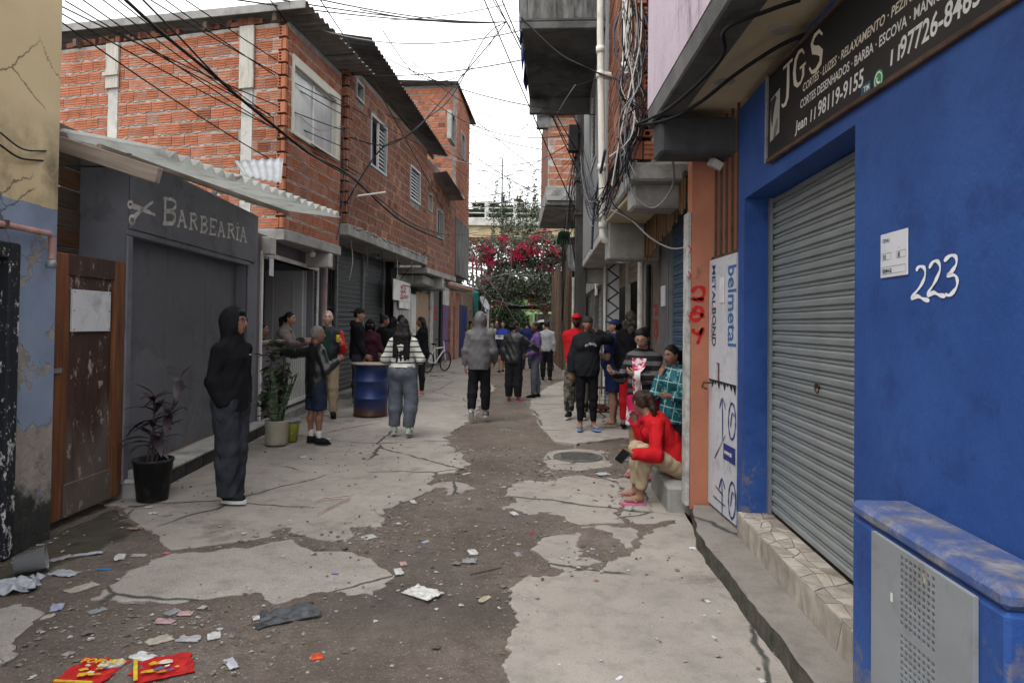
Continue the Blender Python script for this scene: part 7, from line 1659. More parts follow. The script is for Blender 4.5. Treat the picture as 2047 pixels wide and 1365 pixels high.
c = t.ramp(t.noise(16, 2, .5), [(.48, (.010,.075,.095)), (.52, (.020,.125,.145))]); lf_ = t.ramp(t.noise(13, 3, .6, t.mapv((1,1,1), (5,2,1)), .8), [(.60, 0), (.62, .8)]); c = t.mix(lf_, c, (.22,.42,.42)); K_TEAL = t.fin(t.mix(t.math('MAXIMUM', m1, m2), c, (.30,.46,.46)), .7, t.bump(t.noise(150, 3), .2, .004), 0, .2)
t = NT('floral_print'); vo = t.n('TexVoronoi'); vo.inputs['Scale'].default_value = 5.2; t.l(t.mix(.06, t.vec, t.noise(9, 2), 'ADD'), vo.inputs['Vector']); c = t.ramp(vo.outputs['Distance'], [(.0, (.42,.02,.10)), (.06, (.60,.58,.58)), (.40, (.58,.56,.56)), (.44, (.40,.012,.07))]); K_FLOR = t.fin(c, .85, None, 0, .15)
t = NT('floral_print_white'); n1 = t.noise(17, 3, .6); K_FLOR2 = t.fin(t.ramp(n1, [(.52, (.60,.57,.56)), (.56, (.42,.03,.10))]), .85)
t = NT('camouflage'); n1 = t.noise(9, 2, .5); n2 = t.noise(7, 2, .5, t.mapv((1,1,1), (9,4,2))); c = t.mix(t.ramp(n1, [(.50, 0), (.51, 1)]), (.15,.135,.11), (.055,.055,.045)); K_CAMO = t.fin(t.mix(t.ramp(n2, [(.60, 0), (.61, 1)]), c, (.02,.02,.02)), .9)
t = NT('blue_white_block'); x, y, z = t.sep(); c = t.mix(t.math('GREATER_THAN', z, 1.12), (.015,.016,.02), (.55,.57,.62)); K_BLOCK = t.fin(t.mix(t.math('GREATER_THAN', z, 1.26), c, (.022,.045,.24)), .8)
t = NT('bomber'); x, y, z = t.sep(); ax_ = t.math('ABSOLUTE', x); K_BOMB = t.fin(t.mix(t.math('GREATER_THAN', ax_, .205), (.016,.018,.026), (.45,.018,.022)), .7, t.bump(t.noise(60, 3), .2, .004), 0, .25)

def gp(px, py, z=0.0): p = gpt(px, py, z); return (p.x, p.y, z)
# 1 the young man in the black hoodie
A_ = dict
pp = gp(458, 1003, .03)
o = person('young man in black hoodie with hood up and glasses standing before the barber shop', pp, 106, 1.63, 'brown', girth=.98, head=(-14, 2), arms=A_(ur=(-.15,-.09,-1), fr=(.42,.07,-1), ul=(-.06,.15,-1), fl=(.28,-.36,-1)), nohands=True,
   legs=A_(tl=(.02,-.07,-1), sl=(-.02,-.0,-1), tr=(.06,.07,-1), sr=(0,.03,-1)), feet=A_(l=(.35,0), r=(-.1,0)),
   top=A_(m=K_BLK, loose=.030, hem=.10, blouse=1.2, hood='up', cuff=True, name='hoodie', sl=.9, fold=.005), bottom=A_(m=K_CHAR, loose=.035, len=1.03, flare=1.25, fold=.007, fs=9), shoe=('shoe', K_BLK2, K_SOLE), hair=('curls_front', 'black'), glasses=MAT_BLACK, vox=.0095)
lg = MB(); y_ = surf_y(o['topV'], -.075, 1.28, .02)
lg.add([(-.09, y_+.006, 1.285), (-.062, y_+.006, 1.292), (-.066, y_+.006, 1.298), (-.082, y_+.006, 1.294), (-.09, y_+.006, 1.302)], [(0,1,2,3,4)]); part('chest_logo', lg, K_WHT, o['root'])
# 2 man in black leather jacket
o = person('grey haired man in black leather jacket and denim shorts leaning on the gate', gp(630, 886, .03), 50, 1.47, 'brown', girth=1.08, lean=-.05, side=.04, head=(28, 0), arms=A_(ul=(-.88,.22,-.10), fl=(-1,.25,.02), ur=(.42,-.20,-1), fr=(.42,.55,.42)), hands=A_(l=(-1,.2,-.1)), palms=A_(l=(0,0,-1)),
   legs=A_(tl=(-.06,.02,-1), tr=(.08,-.02,-1)), feet=A_(l=(-.1,0), r=(.75,0)), top=A_(m=K_LEA, loose=.032, hem=.21, blouse=1.7, collar=True, name='leather_jacket', fold=.006, fs=9), bottom=A_(m=K_DEN, loose=.03, len=.5, fold=.004), shoe=('shoe', K_BLK2, K_BLK, K_WHT), hair=('short', 'grey'), vox=.0105)
# 3 older man with can
o = person('white haired man in bomber jacket with red sleeves holding a yellow can', gp(653, 834, .03), 172, 1.71, 'light', girth=1.08, belly=.5, head=(0, 2), arms=A_(ul=(.30,-.02,-1), fl=(.05,-.75,.42), ur=(-.28,.05,-1), fr=(-.05,-.45,-.9)), hands=A_(l=(0,-.55,.7), cl=.75), palms=A_(l=(-1,-.3,0)),
   top=A_(m=K_BOMB, loose=.022, hem=.06, collar=True, name='bomber_jacket', cuff=True), bottom=A_(m=K_BEIGE, loose=.022, len=1.0), shoe=('shoe', K_BLK2, K_BLK), hair=('receding', 'white'), vox=.0105)
sp = MB(); tv = o['topV']; V_ = []
for j in range(10):
    z = lerp(.98, 1.44, j/9)*1.0; w = lerp(.075, .05, j/9); 
    for i in range(5): x = lerp(-w, w, i/4); V_.append((x, surf_y(tv, x, z, .03)+.004, z))
sp.add(V_, [(j*5+i, j*5+i+1, (j+1)*5+i+1, (j+1)*5+i) for j in range(9) for i in range(4)], 0, True); part('shirt_front', sp, K_GRN, o['root'])
hp_ = (TR(*gp(653, 834, .03)) @ RZ(-math.radians(172))) @ (o['J']['hand', -1]+o['J']['pn', -1]*.035)
solo('drink_can', MB().lathe([(0,-.06), (.026,-.06), (.032,-.052), (.032,.05), (.027,.06), (0,.058)], 14, hp_), mat('yellow_can', (.55,.42,.03), .35, .15, 9, 0, metal=.3), 'yellow drink can held up by the white haired man', 'can')
# 4 woman leaning on the gate, 5 child
FGp = dpt(570, 700, 11.35)
person('woman in pinkish grey jacket leaning her elbows on the white gate rail', (FGp.x-.14, 11.3, .16), 92, 1.60, 'tan', True, 1.0, lean=.38, head=(0, -2), arms=A_(ul=(.60,-.25,-.75), fl=(.75,.45,.22), ur=(.62,.15,-.75), fr=(.62,-.50,.20)), top=A_(m=K_PINKG, loose=.02, collar=True, name='jacket', fold=.006), bottom=A_(m=K_DEN, loose=.01), shoe=('flip', K_BLK, K_BLK), hair=('pony', 'black'), vox=.0115)
cq = dpt(524, 660, 10.45)
person('child peering out from behind the leafy shrub beside the white door frame', (cq.x-.02, 10.45, .16), 80, 1.36, 'brown', True, .9, top=A_(m=K_BLK2, name='top'), bottom=A_(m=K_DEN), shoe=('flip', K_BLK, K_BLK), hair=('pony', 'black'), vox=.014, nohands=True)
# 6-9 group behind the drum
q = dpt(714, 700, 13.2)
person('young man in black cap and black hoodie standing behind the blue drum', (q.x, 13.2, .03), 82, 1.80, 'tan', head=(8, -4), arms=A_(ul=(-.05,-.2,-1), fl=(.42,-.25,-.9), ur=(.1,.15,-1), fr=(.55,.0,-.75)), top=A_(m=K_BLK, loose=.028, hem=.10, hood='down', name='hoodie', cuff=True), bottom=A_(m=K_CHAR, loose=.02), shoe=('shoe', K_BLK2, K_SOLE), hair=('short', 'black'), cap=('back', K_BLK2), vox=.0115)
q = dpt(739, 700, 13.9)
o = person('masked woman in black cap and maroon jacket holding a plastic bag', (q.x, 13.9, .03), 165, 1.60, 'brown', True, 1.0, arms=A_(ul=(.28,-.1,-1), fl=(.50,-.55,-.25), ur=(-.2,0,-1), fr=(.0,-.1,-1)), hands=A_(l=(.3,-.5,-.6), cl=.8), palms=A_(l=(-.3,0,-1)), top=A_(m=K_MAR, loose=.022, hem=.10, name='jacket', collar=True), bottom=A_(m=K_BLK), shoe=('shoe', K_BLK2, K_BLK), hair=('shoulder', 'black'), cap=('front', K_BLK), mask=K_BLK2, vox=.0115)
hb = (TR(q.x, 13.9, .03) @ RZ(-math.radians(165))) @ o['J']['hand', -1]
bg = Sdf(); bg.cone(hb+Vector((.0,0,-.02)), hb+Vector((.02,0,-.16)), .02, .07, .03); bg.cone(hb+Vector((.02,0,-.16)), hb+Vector((.02,0,-.27)), .085, .09, .04, None, ((0,1,0), .6)); V, F = bg.mesh(.01, .006, 16); ob = hb+Vector((0,0,-.36))
link('plastic_bag', np_mesh('plastic_bag', V-np.array(ob), F, mat('thin_white_plastic', (.50,.50,.50), .35, .25, 12, .2, 30)), None, Matrix.Translation(ob), 'white plastic carrier bag hanging from the masked woman hand', 'bag')
q = dpt(764, 700, 14.6)
person('woman with high bun in black top and beige trousers behind the blue drum', (q.x, 14.6, .03), 55, 1.70, 'brown', True, 1.05, head=(25, -10), arms=A_(ul=(.1,.1,-1), fl=(.5,.5,-.3), ur=(.2,0,-1), fr=(.3,.4,-.3)), top=A_(m=K_BLK, loose=.022, name='top'), bottom=A_(m=K_BEIGE, loose=.03), shoe=('shoe', cloth('brown_leather', (.10,.045,.03), .5), K_BLK), hair=('topbun', 'black'), vox=.0125)
q = dpt(786, 700, 15.3)
person('woman with dark bobbed hair and black clothes beyond the bun woman', (q.x, 15.3, .03), 300, 1.68, 'brown', True, 1.0, top=A_(m=K_BLK2, loose=.022, name='top'), bottom=A_(m=K_BLK), shoe=('shoe', K_BLK2, K_BLK), hair=('shoulder', 'black'), vox=.0135)
q = dpt(800, 700, 16.2)
person('person in black with only a dark head showing behind the striped sweater', (q.x, 16.2, .03), 60, 1.72, 'brown', False, 1.0, top=A_(m=K_BLK2, loose=.022, name='top'), bottom=A_(m=K_BLK), shoe=('shoe', K_BLK2, K_BLK), hair=('short', 'black'), vox=.0145)
# 10 striped sweater
person('woman in white sweater with black stripes and grey sweatpants walking away', gp(803, 872, .03), 4, 1.57, 'brown', True, 1.06, hips=1.2, head=(4, 0), arms=A_(ul=(-.45,-.08,-1), fl=(.25,.75,-.25), ur=(.48,-.05,-1), fr=(-.25,.72,.05)), legs=A_(tl=(-.02,.12,-1), sl=(-.04,-.02,-1), tr=(.10,-.02,-1), sr=(-.08,-.10,-1)), feet=A_(l=(-.2,0), r=(.1,.28)),
   top=A_(m=K_STRIPE, loose=.020, hem=-.07, blouse=.9, name='sweater', sl=1.1, cuff=True, fold=.005), bottom=A_(m=K_GRYJ, loose=.026, len=.98, flare=1.35, fold=.006, fs=8), shoe=('shoe', K_MINT, K_SOLE), hair=('long', 'black', .48), vox=.0105)
# 11 long hair, black, pink shoes
person('woman with very long black hair, black clothes and pink shoes facing the others', gp(843, 790, .03), 262, 1.68, 'brown', True, 1.02, head=(0, -8), arms=A_(ul=(-.30,.0,-.9), fl=(-.55,-.05,.75), ur=(-.05,.12,-1), fr=(-.35,-.1,-.7)), top=A_(m=K_BLK, loose=.025, hem=.12, name='top'), bottom=A_(m=K_BLK2, loose=.006), shoe=('shoe', K_PINK, K_SOLE), hair=('long', 'black', .50), vox=.012)
# 12 grey jacket walking away
person('man in mauve grey hooded jacket and black trousers walking away up the lane', gp(957, 842, .03), 4, 1.64, 'tan', False, 1.05, lean=.03, head=(6, 0), arms=A_(ul=(-.20,-.06,-1), fl=(-.06,.02,-1), ur=(.22,-.06,-1), fr=(.05,.6,-.7)), legs=A_(tl=(-.06,.02,-1), sl=(-.03,-.36,-.9), tr=(.05,.10,-1), sr=(.02,-.02,-1)), feet=A_(l=(0,.95), r=(.1,0)),
   top=A_(m=K_GREYC, loose=.036, hem=.14, blouse=1.1, hood='up', name='jacket', fold=.005, fs=11), bottom=A_(m=K_BLK, loose=.018, len=.96, flare=1.3), shoe=('shoe', K_GSH, K_SOLE), vox=.0105)
# 16 black puffer, 18 purple
person('woman in shiny black jacket and black trousers seen from behind at the lane centre', gp(1026, 803, .0), 22, 1.63, 'brown', True, 1.12, head=(45, -8), arms=A_(ul=(-.25,-.05,-1), fl=(-.05,.15,-1), ur=(.72,.25,-.55), fr=(.65,.45,-.35)), legs=A_(tl=(-.04,0,-1), tr=(.07,0,-1)), feet=A_(l=(-.3,0), r=(.9,0)), top=A_(m=K_PUFF, loose=.032, hem=.10, name='jacket', fold=.009, fs=8), bottom=A_(m=K_BLK2, loose=.026, flare=1.2), shoe=('flip', K_PINKF, K_PINKF), hair=('lowbun', 'black'), vox=.0115)
person('woman in purple knit top and grey jeans standing in profile', gp(1069, 797, .0), 268, 1.62, 'dark', True, 1.0, hips=1.08, lean=-.06, head=(-6, -2), arms=A_(ul=(.12,-.15,-1), fl=(-.80,-.12,-.38), ur=(.0,.15,-1), fr=(-.7,-.1,-.4)), legs=A_(tl=(-.10,-.04,-1), sl=(-.02,0,-1), tr=(.10,.05,-1), sr=(.10,0,-1)), feet=A_(l=(.1,0), r=(.0,0)), top=A_(m=K_PURP, loose=.012, hem=.04, collar=True, name='knit_top'), bottom=A_(m=K_GJEAN, loose=.006, len=.97), shoe=('shoe', K_BLK2, K_SOLE), hair=('short', 'black'), vox=.0115)
# 21 red, 22 black hoodie, 23 navy, 24 curly
o = person('bearded man in red hoodie with red cap and camouflage trousers', gp(1151, 836, .05), 192, 1.70, 'dark', False, 1.05, head=(0, 2), beard='black', arms=A_(ul=(-.28,.05,-1), fl=(.05,-.1,-1), ur=(.2,.0,-1), fr=(.1,-.1,-1)), legs=A_(tl=(.1,0,-1), tr=(-.08,0,-1)), top=A_(m=K_RED, loose=.032, hem=.12, hood='down', name='hoodie', cuff=True), bottom=A_(m=K_CAMO, loose=.03, flare=1.1), shoe=('shoe', K_BLK2, K_SOLE), cap=('front', K_RED), vox=.0115)
o = person('woman in black lettered hoodie with one hand raised behind her head', gp(1172, 859, .05), 186, 1.65, 'brown', True, 1.12, head=(-4, 0), arms=A_(ul=(.62,.55,.02), fl=(-.80,.05,.50), ur=(-.26,.0,-1), fr=(-.06,-.12,-1)), hands=A_(cr=.3), palms=A_(r=(0,.6,0)), legs=A_(tl=(.06,0,-1), tr=(-.03,-.02,-1)), feet=A_(l=(-.6,0), r=(.1,0)), top=A_(m=K_BLK2, loose=.032, hem=.11, blouse=1.0, hood='down', name='hoodie', cuff=True, fold=.005), bottom=A_(m=K_BLK, loose=.003, len=.95, fold=.002), shoe=('flip', K_BLUEF, K_BLUEF), hair=('lowbun', 'black'), cap=('beanie', cloth('dark_knit', (.03,.03,.034))), vox=.0105)
lt = MB(); tv = o['topV']; xs_ = np.linspace(.03, -.12, 8)
for i, x in enumerate(xs_):
    z = 1.245+.030*math.sin((i/7)*PI*.9); pts = [(0,0), (.0,.04), (.006,.02), (.012,.04), (.012,0)] if i % 3 == 0 else ([(0,0), (.0,.032), (.012,.028), (.012,0)] if i % 3 == 1 else [(.012,.002), (0,.012), (.002,.03), (.013,.028)])
    yy = surf_y(tv, x, z, .03)+.006; P3 = [Vector((x-a_, yy, z+c_)) for a_, c_ in pts]; lt.tube(P3, .0032, 4)
part('chest_lettering', lt, K_WHT, o['root'], None, None, 'stuff')
person('stout woman in navy cap, navy polo shirt and navy shorts looking up', gp(1226, 850, .05), 285, 1.61, 'tan', True, 1.22, belly=.7, hips=1.18, head=(-6, 14), arms=A_(ul=(-.35,-.15,-.95), fl=(-.85,-.1,.40), ur=(-.1,.15,-1), fr=(-.7,.0,.1)), hands=A_(l=(-.9,-.1,.5)), top=A_(m=K_NAVY, loose=.026, hem=.14, sleeve='short', collar=True, name='polo_shirt'), bottom=A_(m=K_NAVY, loose=.03, len=.43), shoe=('flip', K_STRAW, K_BLK), hair=('short', 'black'), cap=('front', K_NAVY), vox=.0115)
q = dpt(1262, 650, 10.5)
person('person in black with big curly hair standing behind the navy cap woman', (q.x, 10.5, .06), 20, 1.74, 'brown', True, 1.02, top=A_(m=K_BLK, loose=.022, name='top'), bottom=A_(m=K_RED, loose=.01), shoe=('flip', K_BLK, K_BLK), hair=('curly', 'curly'), vox=.0125)
# 25 striped cardigan, 26 girl, 27 seated
o = person('woman in glasses, banded cardigan and floral dress looking down at her hands', gp(1285, 950, .03), 212, 1.53, 'tan', True, 1.10, belly=.4, hips=1.1, head=(-4, -26), arms=A_(ul=(-.12,-.42,-.9), fl=(-.72,-.05,.20), ur=(-.40,.10,-.9), fr=(-.45,-.55,.24)), hands=A_(l=(-.8,.2,.25), r=(-.35,-.5,.3), cl=.6, cr=.6), palms=A_(l=(0,.5,.6), r=(.5,0,.5)),
   top=A_(m=K_CARD, loose=.014, hem=.10, name='cardigan', fold=.004), skirt=A_(m=K_FLOR, len=.36, flare=.05), shoe=('flip', K_PINKF, K_PINKF), hair=('bun', 'black'), glasses=MAT_STEEL, vox=.0095)
tv = o['topV']; sp = MB(); V_ = []
for j in range(12):
    z = lerp(.80, 1.33, j/11)*(1.53/1.745)*1.07; w = lerp(.035, .078, j/11)
    for i in range(5): x = lerp(-w, w, i/4); V_.append((x, surf_y(tv, x, z, .03)+.004, z))
sp.add(V_, [(j*5+i, j*5+i+1, (j+1)*5+i+1, (j+1)*5+i) for j in range(11) for i in range(4)], 0, True); part('dress_front', sp, K_FLOR2, o['root'])
q = dpt(1347, 760, 6.98)
person('girl in teal printed jacket holding her hand to her chin', (q.x, 6.98, .03), 232, 1.33, 'brown', True, .95, head=(6, -8), arms=A_(ur=(-.42,-.30,-.70), fr=(.22,-.12,1), ul=(.12,-.35,-1), fl=(-.85,-.25,.08)), hands=A_(r=(.35,.0,1), cr=.3), palms=A_(r=(.7,.6,.2)), top=A_(m=K_TEAL, loose=.034, hem=.17, blouse=1.3, hood='down', name='jacket'), bottom=A_(m=K_BLK2, loose=.012), shoe=('flip', K_BLK, K_BLK), hair=('pony', 'black'), vox=.0095)
q = dpt(1362, 930, 6.32)
o = person('woman in red sweater and beige trousers sitting on the doorstep holding a phone', (q.x-.02, 6.32, .03), 272, 1.60, 'brown', True, 1.06, hips=1.08, lean=.60, head=(62, -30), seat=.345, arms=A_(ul=(-.10,-.40,-.85), fl=(-.55,-.12,.05), ur=(-.12,.5,-.8), fr=(-.40,-.1,.9)), hands=A_(l=(-.75,-.1,-.1), cl=.7), palms=A_(l=(-.2,.6,.6)),
   legs=A_(tl=(-.93,-.22,.36), sl=(-.08,.0,-1), tr=(-.95,.12,.30), sr=(-.02,.05,-1)), feet=A_(l=(.0,0), r=(.1,0)), top=A_(m=K_RED, loose=.022, hem=.06, name='sweater', cuff=True, fold=.007), bottom=A_(m=K_BEIGE, loose=.010, len=.92, fold=.006, fs=13), shoe=('flip', K_PINKF, K_PINKF), hair=('pony', 'brown'), vox=.0095)
hp_ = (TR(q.x-.02, 6.32, .03) @ RZ(-math.radians(272))) @ (o['J']['hand', -1])
ph = thing('mobile_phone', 'black mobile phone in the hand of the seated woman in red', 'phone', Matrix.Translation(hp_+Vector((-.005,-.03,.0))) @ Euler((math.radians(-62), math.radians(35), math.radians(-10))).to_matrix().to_4x4())
part('case', MB().cbox(-.037, .037, -.075, .075, -.005, .004, .004), MAT_BLACK, ph); part('screen', MB().box(-.033, .033, -.07, .07, .0042, .0050), MAT_GLASS, ph)
# people further up the lane
def far(label, px, py, face, h, skin, top, bottom, hair=None, cap=None, fem=False, **k): return person(label, gp(px, py, 0.0), face, h, skin, fem, top=top, bottom=bottom, hair=hair, cap=cap, vox=k.pop('vox', .016), shoe=k.pop('shoe', ('shoe', K_BLK2, K_SOLE)), **k)
far('bearded man in black cap and olive yellow jacket looking at his hands', 939, 716, 178, 1.70, 'brown', A_(m=K_YEL, loose=.03, name='jacket'), A_(m=K_BLK2, loose=.02), ('short', 'black'), ('front', K_BLK), beard='black', head=(0, -20), arms=A_(ul=(-.2,-.1,-1), fl=(.4,-.6,.1), ur=(.2,-.1,-1), fr=(-.3,-.6,.2)))
far('person in pale green shirt half hidden behind the grey hooded jacket', 982, 716, 170, 1.62, 'tan', A_(m=K_PGRN, loose=.02, name='shirt'), A_(m=K_DEN, loose=.01), ('short', 'black'))
far('woman in blue, white and black block jacket walking with bare legs', 1004, 746, 184, 1.66, 'tan', A_(m=K_BLOCK, loose=.03, hem=.06, name='jacket'), A_(m=K_DEN, loose=.02, len=.35), ('shoulder', 'black'), None, True, legs=A_(tl=(-.1,.15,-1), sl=(-.05,.1,-1)))
far('person in navy tracksuit jacket with white shoulder stripes walking away', 1052, 740, 10, 1.68, 'brown', A_(m=K_NAVY, loose=.03, name='jacket'), A_(m=K_DEN, loose=.015), ('short', 'black'), legs=A_(tr=(.1,-.2,-1), sr=(.02,-.4,-1)), head=(0,-15))
far('person in grey sleeved top and black vest behind the purple top', 1092, 762, 12, 1.66, 'tan', A_(m=K_GSLV, loose=.024, name='top'), A_(m=K_BLK, loose=.02), ('short', 'black'))
far('woman in black jacket with crossed arms standing at the tin shack', 1108, 717, 180, 1.62, 'light', A_(m=K_BLK2, loose=.026, name='jacket'), A_(m=K_BLK, loose=.015), ('shoulder', 'black'), None, True, arms=A_(ul=(.2,-.2,-1), fl=(-.7,-.4,.1), ur=(-.2,-.2,-1), fr=(.7,-.4,.05)))
cr = [('white hood', K_WHT, 'person with white head scarf in the far crowd under the tin roof', 1110, 714, 36, 'tan', ('shoulder', K_WHT)), ('red', K_MAR, 'woman in red hood and pale jacket in the far crowd', 1121, 716, 35, 'light', ('shoulder', HAIRM['brown']))]
kinds = [(1062, 37, K_BLK2, 'tan', 'man in black top at the back of the far crowd beside the tree'), (1080, 38, K_CHAR, 'brown', 'person in charcoal top in the far crowd under the shack roof edge'), (1092, 39, K_DEN, 'light', 'person in denim jacket at the back of the far crowd'), (1100, 40, K_MAR, 'brown', 'person in maroon top at the back of the far crowd'),
         (1098, 35.5, K_NAVY, 'light', 'person in navy top in the far crowd beside the crossed arms woman'), (1116, 37.5, K_WHT, 'tan', 'person in white top in the far crowd near the shack post'), (1124, 36, K_GSLV, 'light', 'woman in pale grey jacket in the far crowd by the planter'), (1036, 36, K_PUFF, 'tan', 'person in black at the far end behind the shiny black jacket'), (1018, 38, K_GRN, 'brown', 'person in dark green top far behind the block jacket woman'), (992, 36, K_CHAR, 'tan', 'person in charcoal top far behind the grey hooded jacket'), (1086, 35, K_BLK, 'light', 'woman in black with loose hair in the far crowd behind the dog'), (1070, 40, K_PINKG, 'brown', 'person in pinkish grey top deepest in the far crowd')]
for i, (px, Y, m, skn, lab) in enumerate(kinds):
    q = dpt(px, 700, Y); person(lab, (q.x, Y, 0), 170+(i*37) % 40, 1.58+.04*(i % 5), skn, i % 2 == 0, top=A_(m=m, loose=.024, name='top'), bottom=A_(m=(K_BLK, K_DEN, K_CHAR)[i % 3], loose=.015), hair=(('shoulder', 'short')[i % 2], 'black'), shoe=('shoe', K_BLK2, K_BLK), vox=.0145, lo=True, nohands=True)
for i, (px, lab) in enumerate(((1034, 'dark figure leaning at the bridge railing above the bougainvillea'), (1040, 'second dark figure close beside the leaning one on the bridge'))):
    q = dpt(px, 430, 45.9); person(lab, (q.x, 45.9+.3*i, zb2), 180, 1.68, 'brown', False, top=A_(m=K_BLK, loose=.024, name='top'), bottom=A_(m=K_BLK, loose=.015), hair=('short', 'black'), shoe=('shoe', K_BLK2, K_BLK), vox=.0145, lo=True, nohands=True)
# dog
q = gp(1097, 740); dg = thing('dog', 'thin brown dog standing in the lane behind the purple top woman', 'dog', TR(*q) @ RZ(math.radians(150)))
sd = Sdf(); sd.cone((0,-.20,.40), (0,.05,.41), .085, .09, .05); sd.cone((0,.05,.41), (0,.20,.40), .09, .115, .05, None, ((1,0,0), .8)); sd.cone((0,.22,.46), (0,.34,.56), .062, .05, .04); sd.cone((0,.34,.57), (0,.41,.56), .056, .045, .02); sd.cone((0,.40,.555), (0,.50,.53), .036, .024, .02)
for k in (-1, 1):
    sd.cone((.055*k,.19,.36), (.058*k,.17,.20), .045, .026, .03); sd.cone((.058*k,.17,.20), (.058*k,.185,.03), .025, .018, .02); sd.cone((.058*k,.185,.025), (.058*k,.215,.015), .022, .016, .01)
    sd.cone((.055*k,-.19,.38), (.065*k,-.12,.24), .065, .036, .03); sd.cone((.065*k,-.12,.24), (.065*k,-.24,.13), .034, .02, .02); sd.cone((.065*k,-.24,.13), (.065*k,-.23,.03), .02, .017, .02); sd.cone((.065*k,-.23,.025), (.065*k,-.195,.015), .021, .016, .01)
    sd.cone((.035*k,.345,.62), (.055*k,.325,.675), .022, .006, .01)
sd.cone((0,-.27,.42), (0,-.38,.50), .022, .012, .02); sd.cone((0,-.38,.50), (0,-.42,.60), .012, .006, .02); V, F = sd.mesh(.011); part('body', np_mesh('body', V, F, mat('brown_fur', (.13,.065,.035), .9, .3, 9, .3, 120)), dg)
em = MB(); [em.ell((.024*k,.428,.585), (.008,.008,.008), 6, 4) for k in (-1, 1)]; em.ell((0,.515,.54), (.012,.01,.01), 6, 4); part('eyes_and_nose', em, EYED, dg, None, None, 'stuff')
# ================================================================== cables
CM = dict(k=MAT_CABLE, g=MAT_CABLE_G, w=MAT_CABLE_W, b=MAT_CABLE_B)
def cable(pts, r, m, label, group=None, sag=0.0):
    """pts: (px, py, Y) of the photo; a smooth line through them"""
    P = [dpt(*p) if p[2] > 0 else gpt(p[0], p[1], -p[2]) for p in pts]; out = []
    if len(P) == 2:
        n = 14; out = [P[0].lerp(P[1], i/n)-Vector((0,0,sag*4*(i/n)*(1-i/n))) for i in range(n+1)]
    else:
        for i in range(len(P)-1):
            p0, p1, p2, p3 = P[max(i-1,0)], P[i], P[i+1], P[min(i+2,len(P)-1)]
            for k in range(6):
                u = k/6; out.append(.5*((2*p1)+(p2-p0)*u+(2*p0-5*p1+4*p2-p3)*u*u+(-p0+3*p1-3*p2+p3)*u**3))
        out.append(P[-1])
    return solo('cable', MB().tube(out, r, 5), CM[m], label, 'cable', None, group)
G1 = 'cables crossing the brick house front'; L1 = 'thin black cable crossing the brick house front above the awning'
for i, (x0, y0, Y0, x1, y1, Y1) in enumerate(((75,0,7,640,300,11.6),(96,0,7,690,262,12.2),(130,2,7.5,700,300,12.4),(165,0,7.5,650,318,11.8),(205,0,8,690,330,12.2),(235,0,8,720,348,12.6),(300,0,8,690,215,12.3),(330,0,8.5,705,240,12.5),(370,0,8.5,860,300,17),(60,0,6.5,560,330,10.2))): cable(((x0,y0,Y0),(x1,y1,Y1)), .0085, "k", L1, G1, .06+.02*(i % 3))
cable(((250,0,7.6),(330,72,8.4),(425,150,9.3),(510,222,9.9),(620,308,10.9),(700,352,12.4),(800,440,15.5),(885,480,20)), .022, 'k', 'thickest black cable bundle swooping across the brick house to its window corner')
cable(((285,0,7.7),(350,66,8.5),(440,160,9.4),(520,228,9.9),(626,312,10.9),(704,356,12.4)), .013, 'k', 'medium black cable hugging the thickest bundle across the brick house')
cable(((0,290,4.4),(40,316,4.6),(88,322,4.9),(110,330,5.3),(200,333,6.0),(225,330,6.3)), .007, 'k', 'black cable sagging from the yellow wall to the plank wall')
cable(((0,265,4.4),(45,298,4.6),(92,302,4.9)), .006, 'k', 'short black cable ending in a knot on the yellow wall')
cable(((598,232,10.5),(640,262,11.5),(690,255,12.5),(720,300,13),(700,420,12.8),(690,470,12.6)), .006, 'g', 'grey cable looping under the white framed window')
cable(((684,250,12.6),(688,350,12.6),(682,430,12.5),(672,480,12.5)), .010, 'b', 'bluish cable running down the corner between the two brick houses')
cable(((690,410,12.6),(760,300,14),(830,260,15),(914,164,17),(985,80,18),(1012,44,18)), .015, 'k', 'black cable rising from the second brick house to the overhead knot')
cable(((700,275,12.8),(780,290,14),(850,240,15.5),(905,190,17),(970,75,18),(1012,44,18)), .013, 'k', 'second black cable curving up over the lane to the knot')
cable(((765,62,14),(830,148,15),(900,160,16),(960,120,17.5),(1000,50,18)), .010, 'k', 'thin black cable dipping below the eave toward the overhead knot')
for i, (x1, y1, Y1) in enumerate(((720,20,12),(560,0,10),(640,0,10.5),(470,0,9.5))): cable(((1012,44,18),(x1,y1,Y1)), .012, 'k', 'thin black cable fanning from the overhead knot toward the brick roofs', 'cables fanning to the brick roofs', .12)
cable(((1012,44,18),(1048,40,9.2)), .008, 'k', 'short cable joining the overhead knot to the dark balcony', None, .02); cable(((985,0,12),(1012,44,18),(1052,100,14),(1100,220,14),(1156,330,14.2)), .010, 'k', 'black cable dropping from the overhead knot to the utility pole')
cable(((640,0,10.5),(755,180,14),(860,370,19),(910,470,25)), .010, 'k', 'straight thin cable slanting down past the open louvred window')
cable(((540,0,10),(690,190,13),(820,250,17),(905,310,21),(1000,355,24),(1110,395,26)), .010, 'k', 'long thin cable crossing the lane below the tall house eave')
for i, (x0, y0, x1, y1, c) in enumerate(((930,340,1160,330,'g'),(935,255,1090,300,'k'),(930,395,1150,352,'g'),(938,305,1120,410,'k'),(932,420,1092,372,'k'),(945,470,1150,455,'k'),(950,240,1150,390,'k'))): cable(((x0,y0,26),(x1,y1,24)), .014, c, 'thin cable strung high across the far end of the lane', 'cables strung across the far lane', .12)
